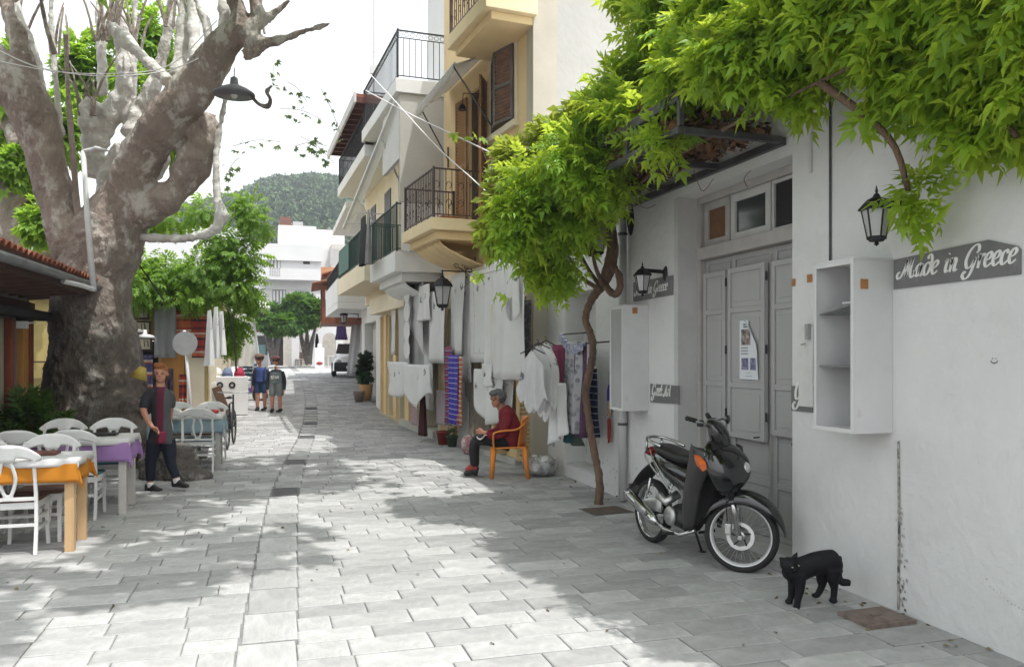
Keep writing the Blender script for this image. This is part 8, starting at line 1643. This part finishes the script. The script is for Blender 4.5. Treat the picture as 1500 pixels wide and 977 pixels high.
inv = chain(VT).inverted()
for i in near:
    o = bpy.data.objects.new('leaf', LM[int(i) % 5]); COL.objects.link(o); o.parent = VT; x = Vector(D[i]).normalized(); z = (Vector((0, 0, 1)) + Vector(g_.normal(size=3)) * .5); z = (z - x * z.dot(x)).normalized(); y = z.cross(x); s_ = .7 + .55 * g_.rand()
    o.matrix_basis = inv @ Matrix.Translation(C[i]) @ Matrix((x, y, z)).transposed().to_4x4() @ Matrix.Scale(s_, 4)
h_ = len(rest) // 2; leaf_cloud('leaves', m_vine2, VT, C[rest[:h_]], D[rest[:h_]], .225, compound(5, .42, .17, .35, 9), 78); leaf_cloud('leaves', m_vine2, VT, C[rest[h_:]], D[rest[h_:]], .19, compound(4, .45, .18, .1, 12), 79)
# fluffy pale blossom tufts at the left tip, thin tendrils
C2, D2 = blob_points([(Vp(738, 300, 1.6), (.25, .25, .38), 1), (Vp(730, 345, 1.6), (.22, .22, .22), 1), (Vp(752, 235, 1.5), (.2, .2, .25), .8), (Vp(800, 195, 1.2), (.2, .3, .12), .6), (Vp(850, 165, 1.), (.2, .3, .12), .6)], 3200, 5, .2); D2[:, 2] -= .4
leaf_cloud('young_shoots', mat('young_shoot', (.22, .28, .04), .6, attr=.3, transl=((.55, .62, .08), .45), bump=0), VT, C2, D2, .11, T_LEAF, 6)
b = MB(); rr = random.Random(5)
for q in (((905, 260, .7), (925, 290, .8), (945, 305, .85), (960, 300, .8)), ((1010, 230, .6), (1020, 262, .6), (1030, 280, .55), (1045, 262, .5)), ((725, 215, 1.5), (690, 200, 1.7), (665, 196, 1.8)), ((735, 395, 1.3), (700, 405, 1.3), (675, 425, 1.4)), ((1300, 0, .4), (1330, 60, .3), (1400, 90, .3), (1450, 60, .3)), ((1100, 250, .5), (1090, 262, .4), (1095, 275, .4)), ((800, 280, 1.2), (796, 330, 1.3), (800, 380, 1.2)), ((700, 205, 1.7), (720, 250, 1.6), (735, 262, 1.5))):
    b.tube(smooth_path([Vp(*k) for k in q], 6), .0035, 5)
b.build('tendrils', m_vw, VT, world=True, kind='stuff')
C3 = []; D3 = []
for (px, py, o_) in ((700, 202, 1.7), (668, 196, 1.8), (735, 208, 1.5), (690, 408, 1.3), (738, 430, 1.2), (755, 395, 1.2), (720, 250, 1.6)):
    for k in range(3): C3.append(tuple(Vp(px + rr.gauss(0, 5), py + rr.gauss(0, 5), o_))); D3.append((rr.gauss(0, .6), -.3, -.6))
leaf_cloud('stray_leaves', m_vine2, VT, np.array(C3), np.array(D3), .12, T_STAR, 7)
# ================================================================== AIR
hm = bpy.data.materials.new('air'); hm.use_nodes = True; n_ = hm.node_tree; n_.nodes.remove(n_.nodes['Principled BSDF']); pv = n_.nodes.new('ShaderNodeVolumePrincipled'); pv.inputs['Color'].default_value = (.86, .92, 1, 1); pv.inputs['Density'].default_value = .0009; pv.inputs['Anisotropy'].default_value = .3
n_.links.new(pv.outputs[0], n_.nodes['Material Output'].inputs['Volume'])
hz_ = MB().box(-960, 960, -360, 960, -3, 80).build('haze', hm, None, origin=False, kind='stuff')
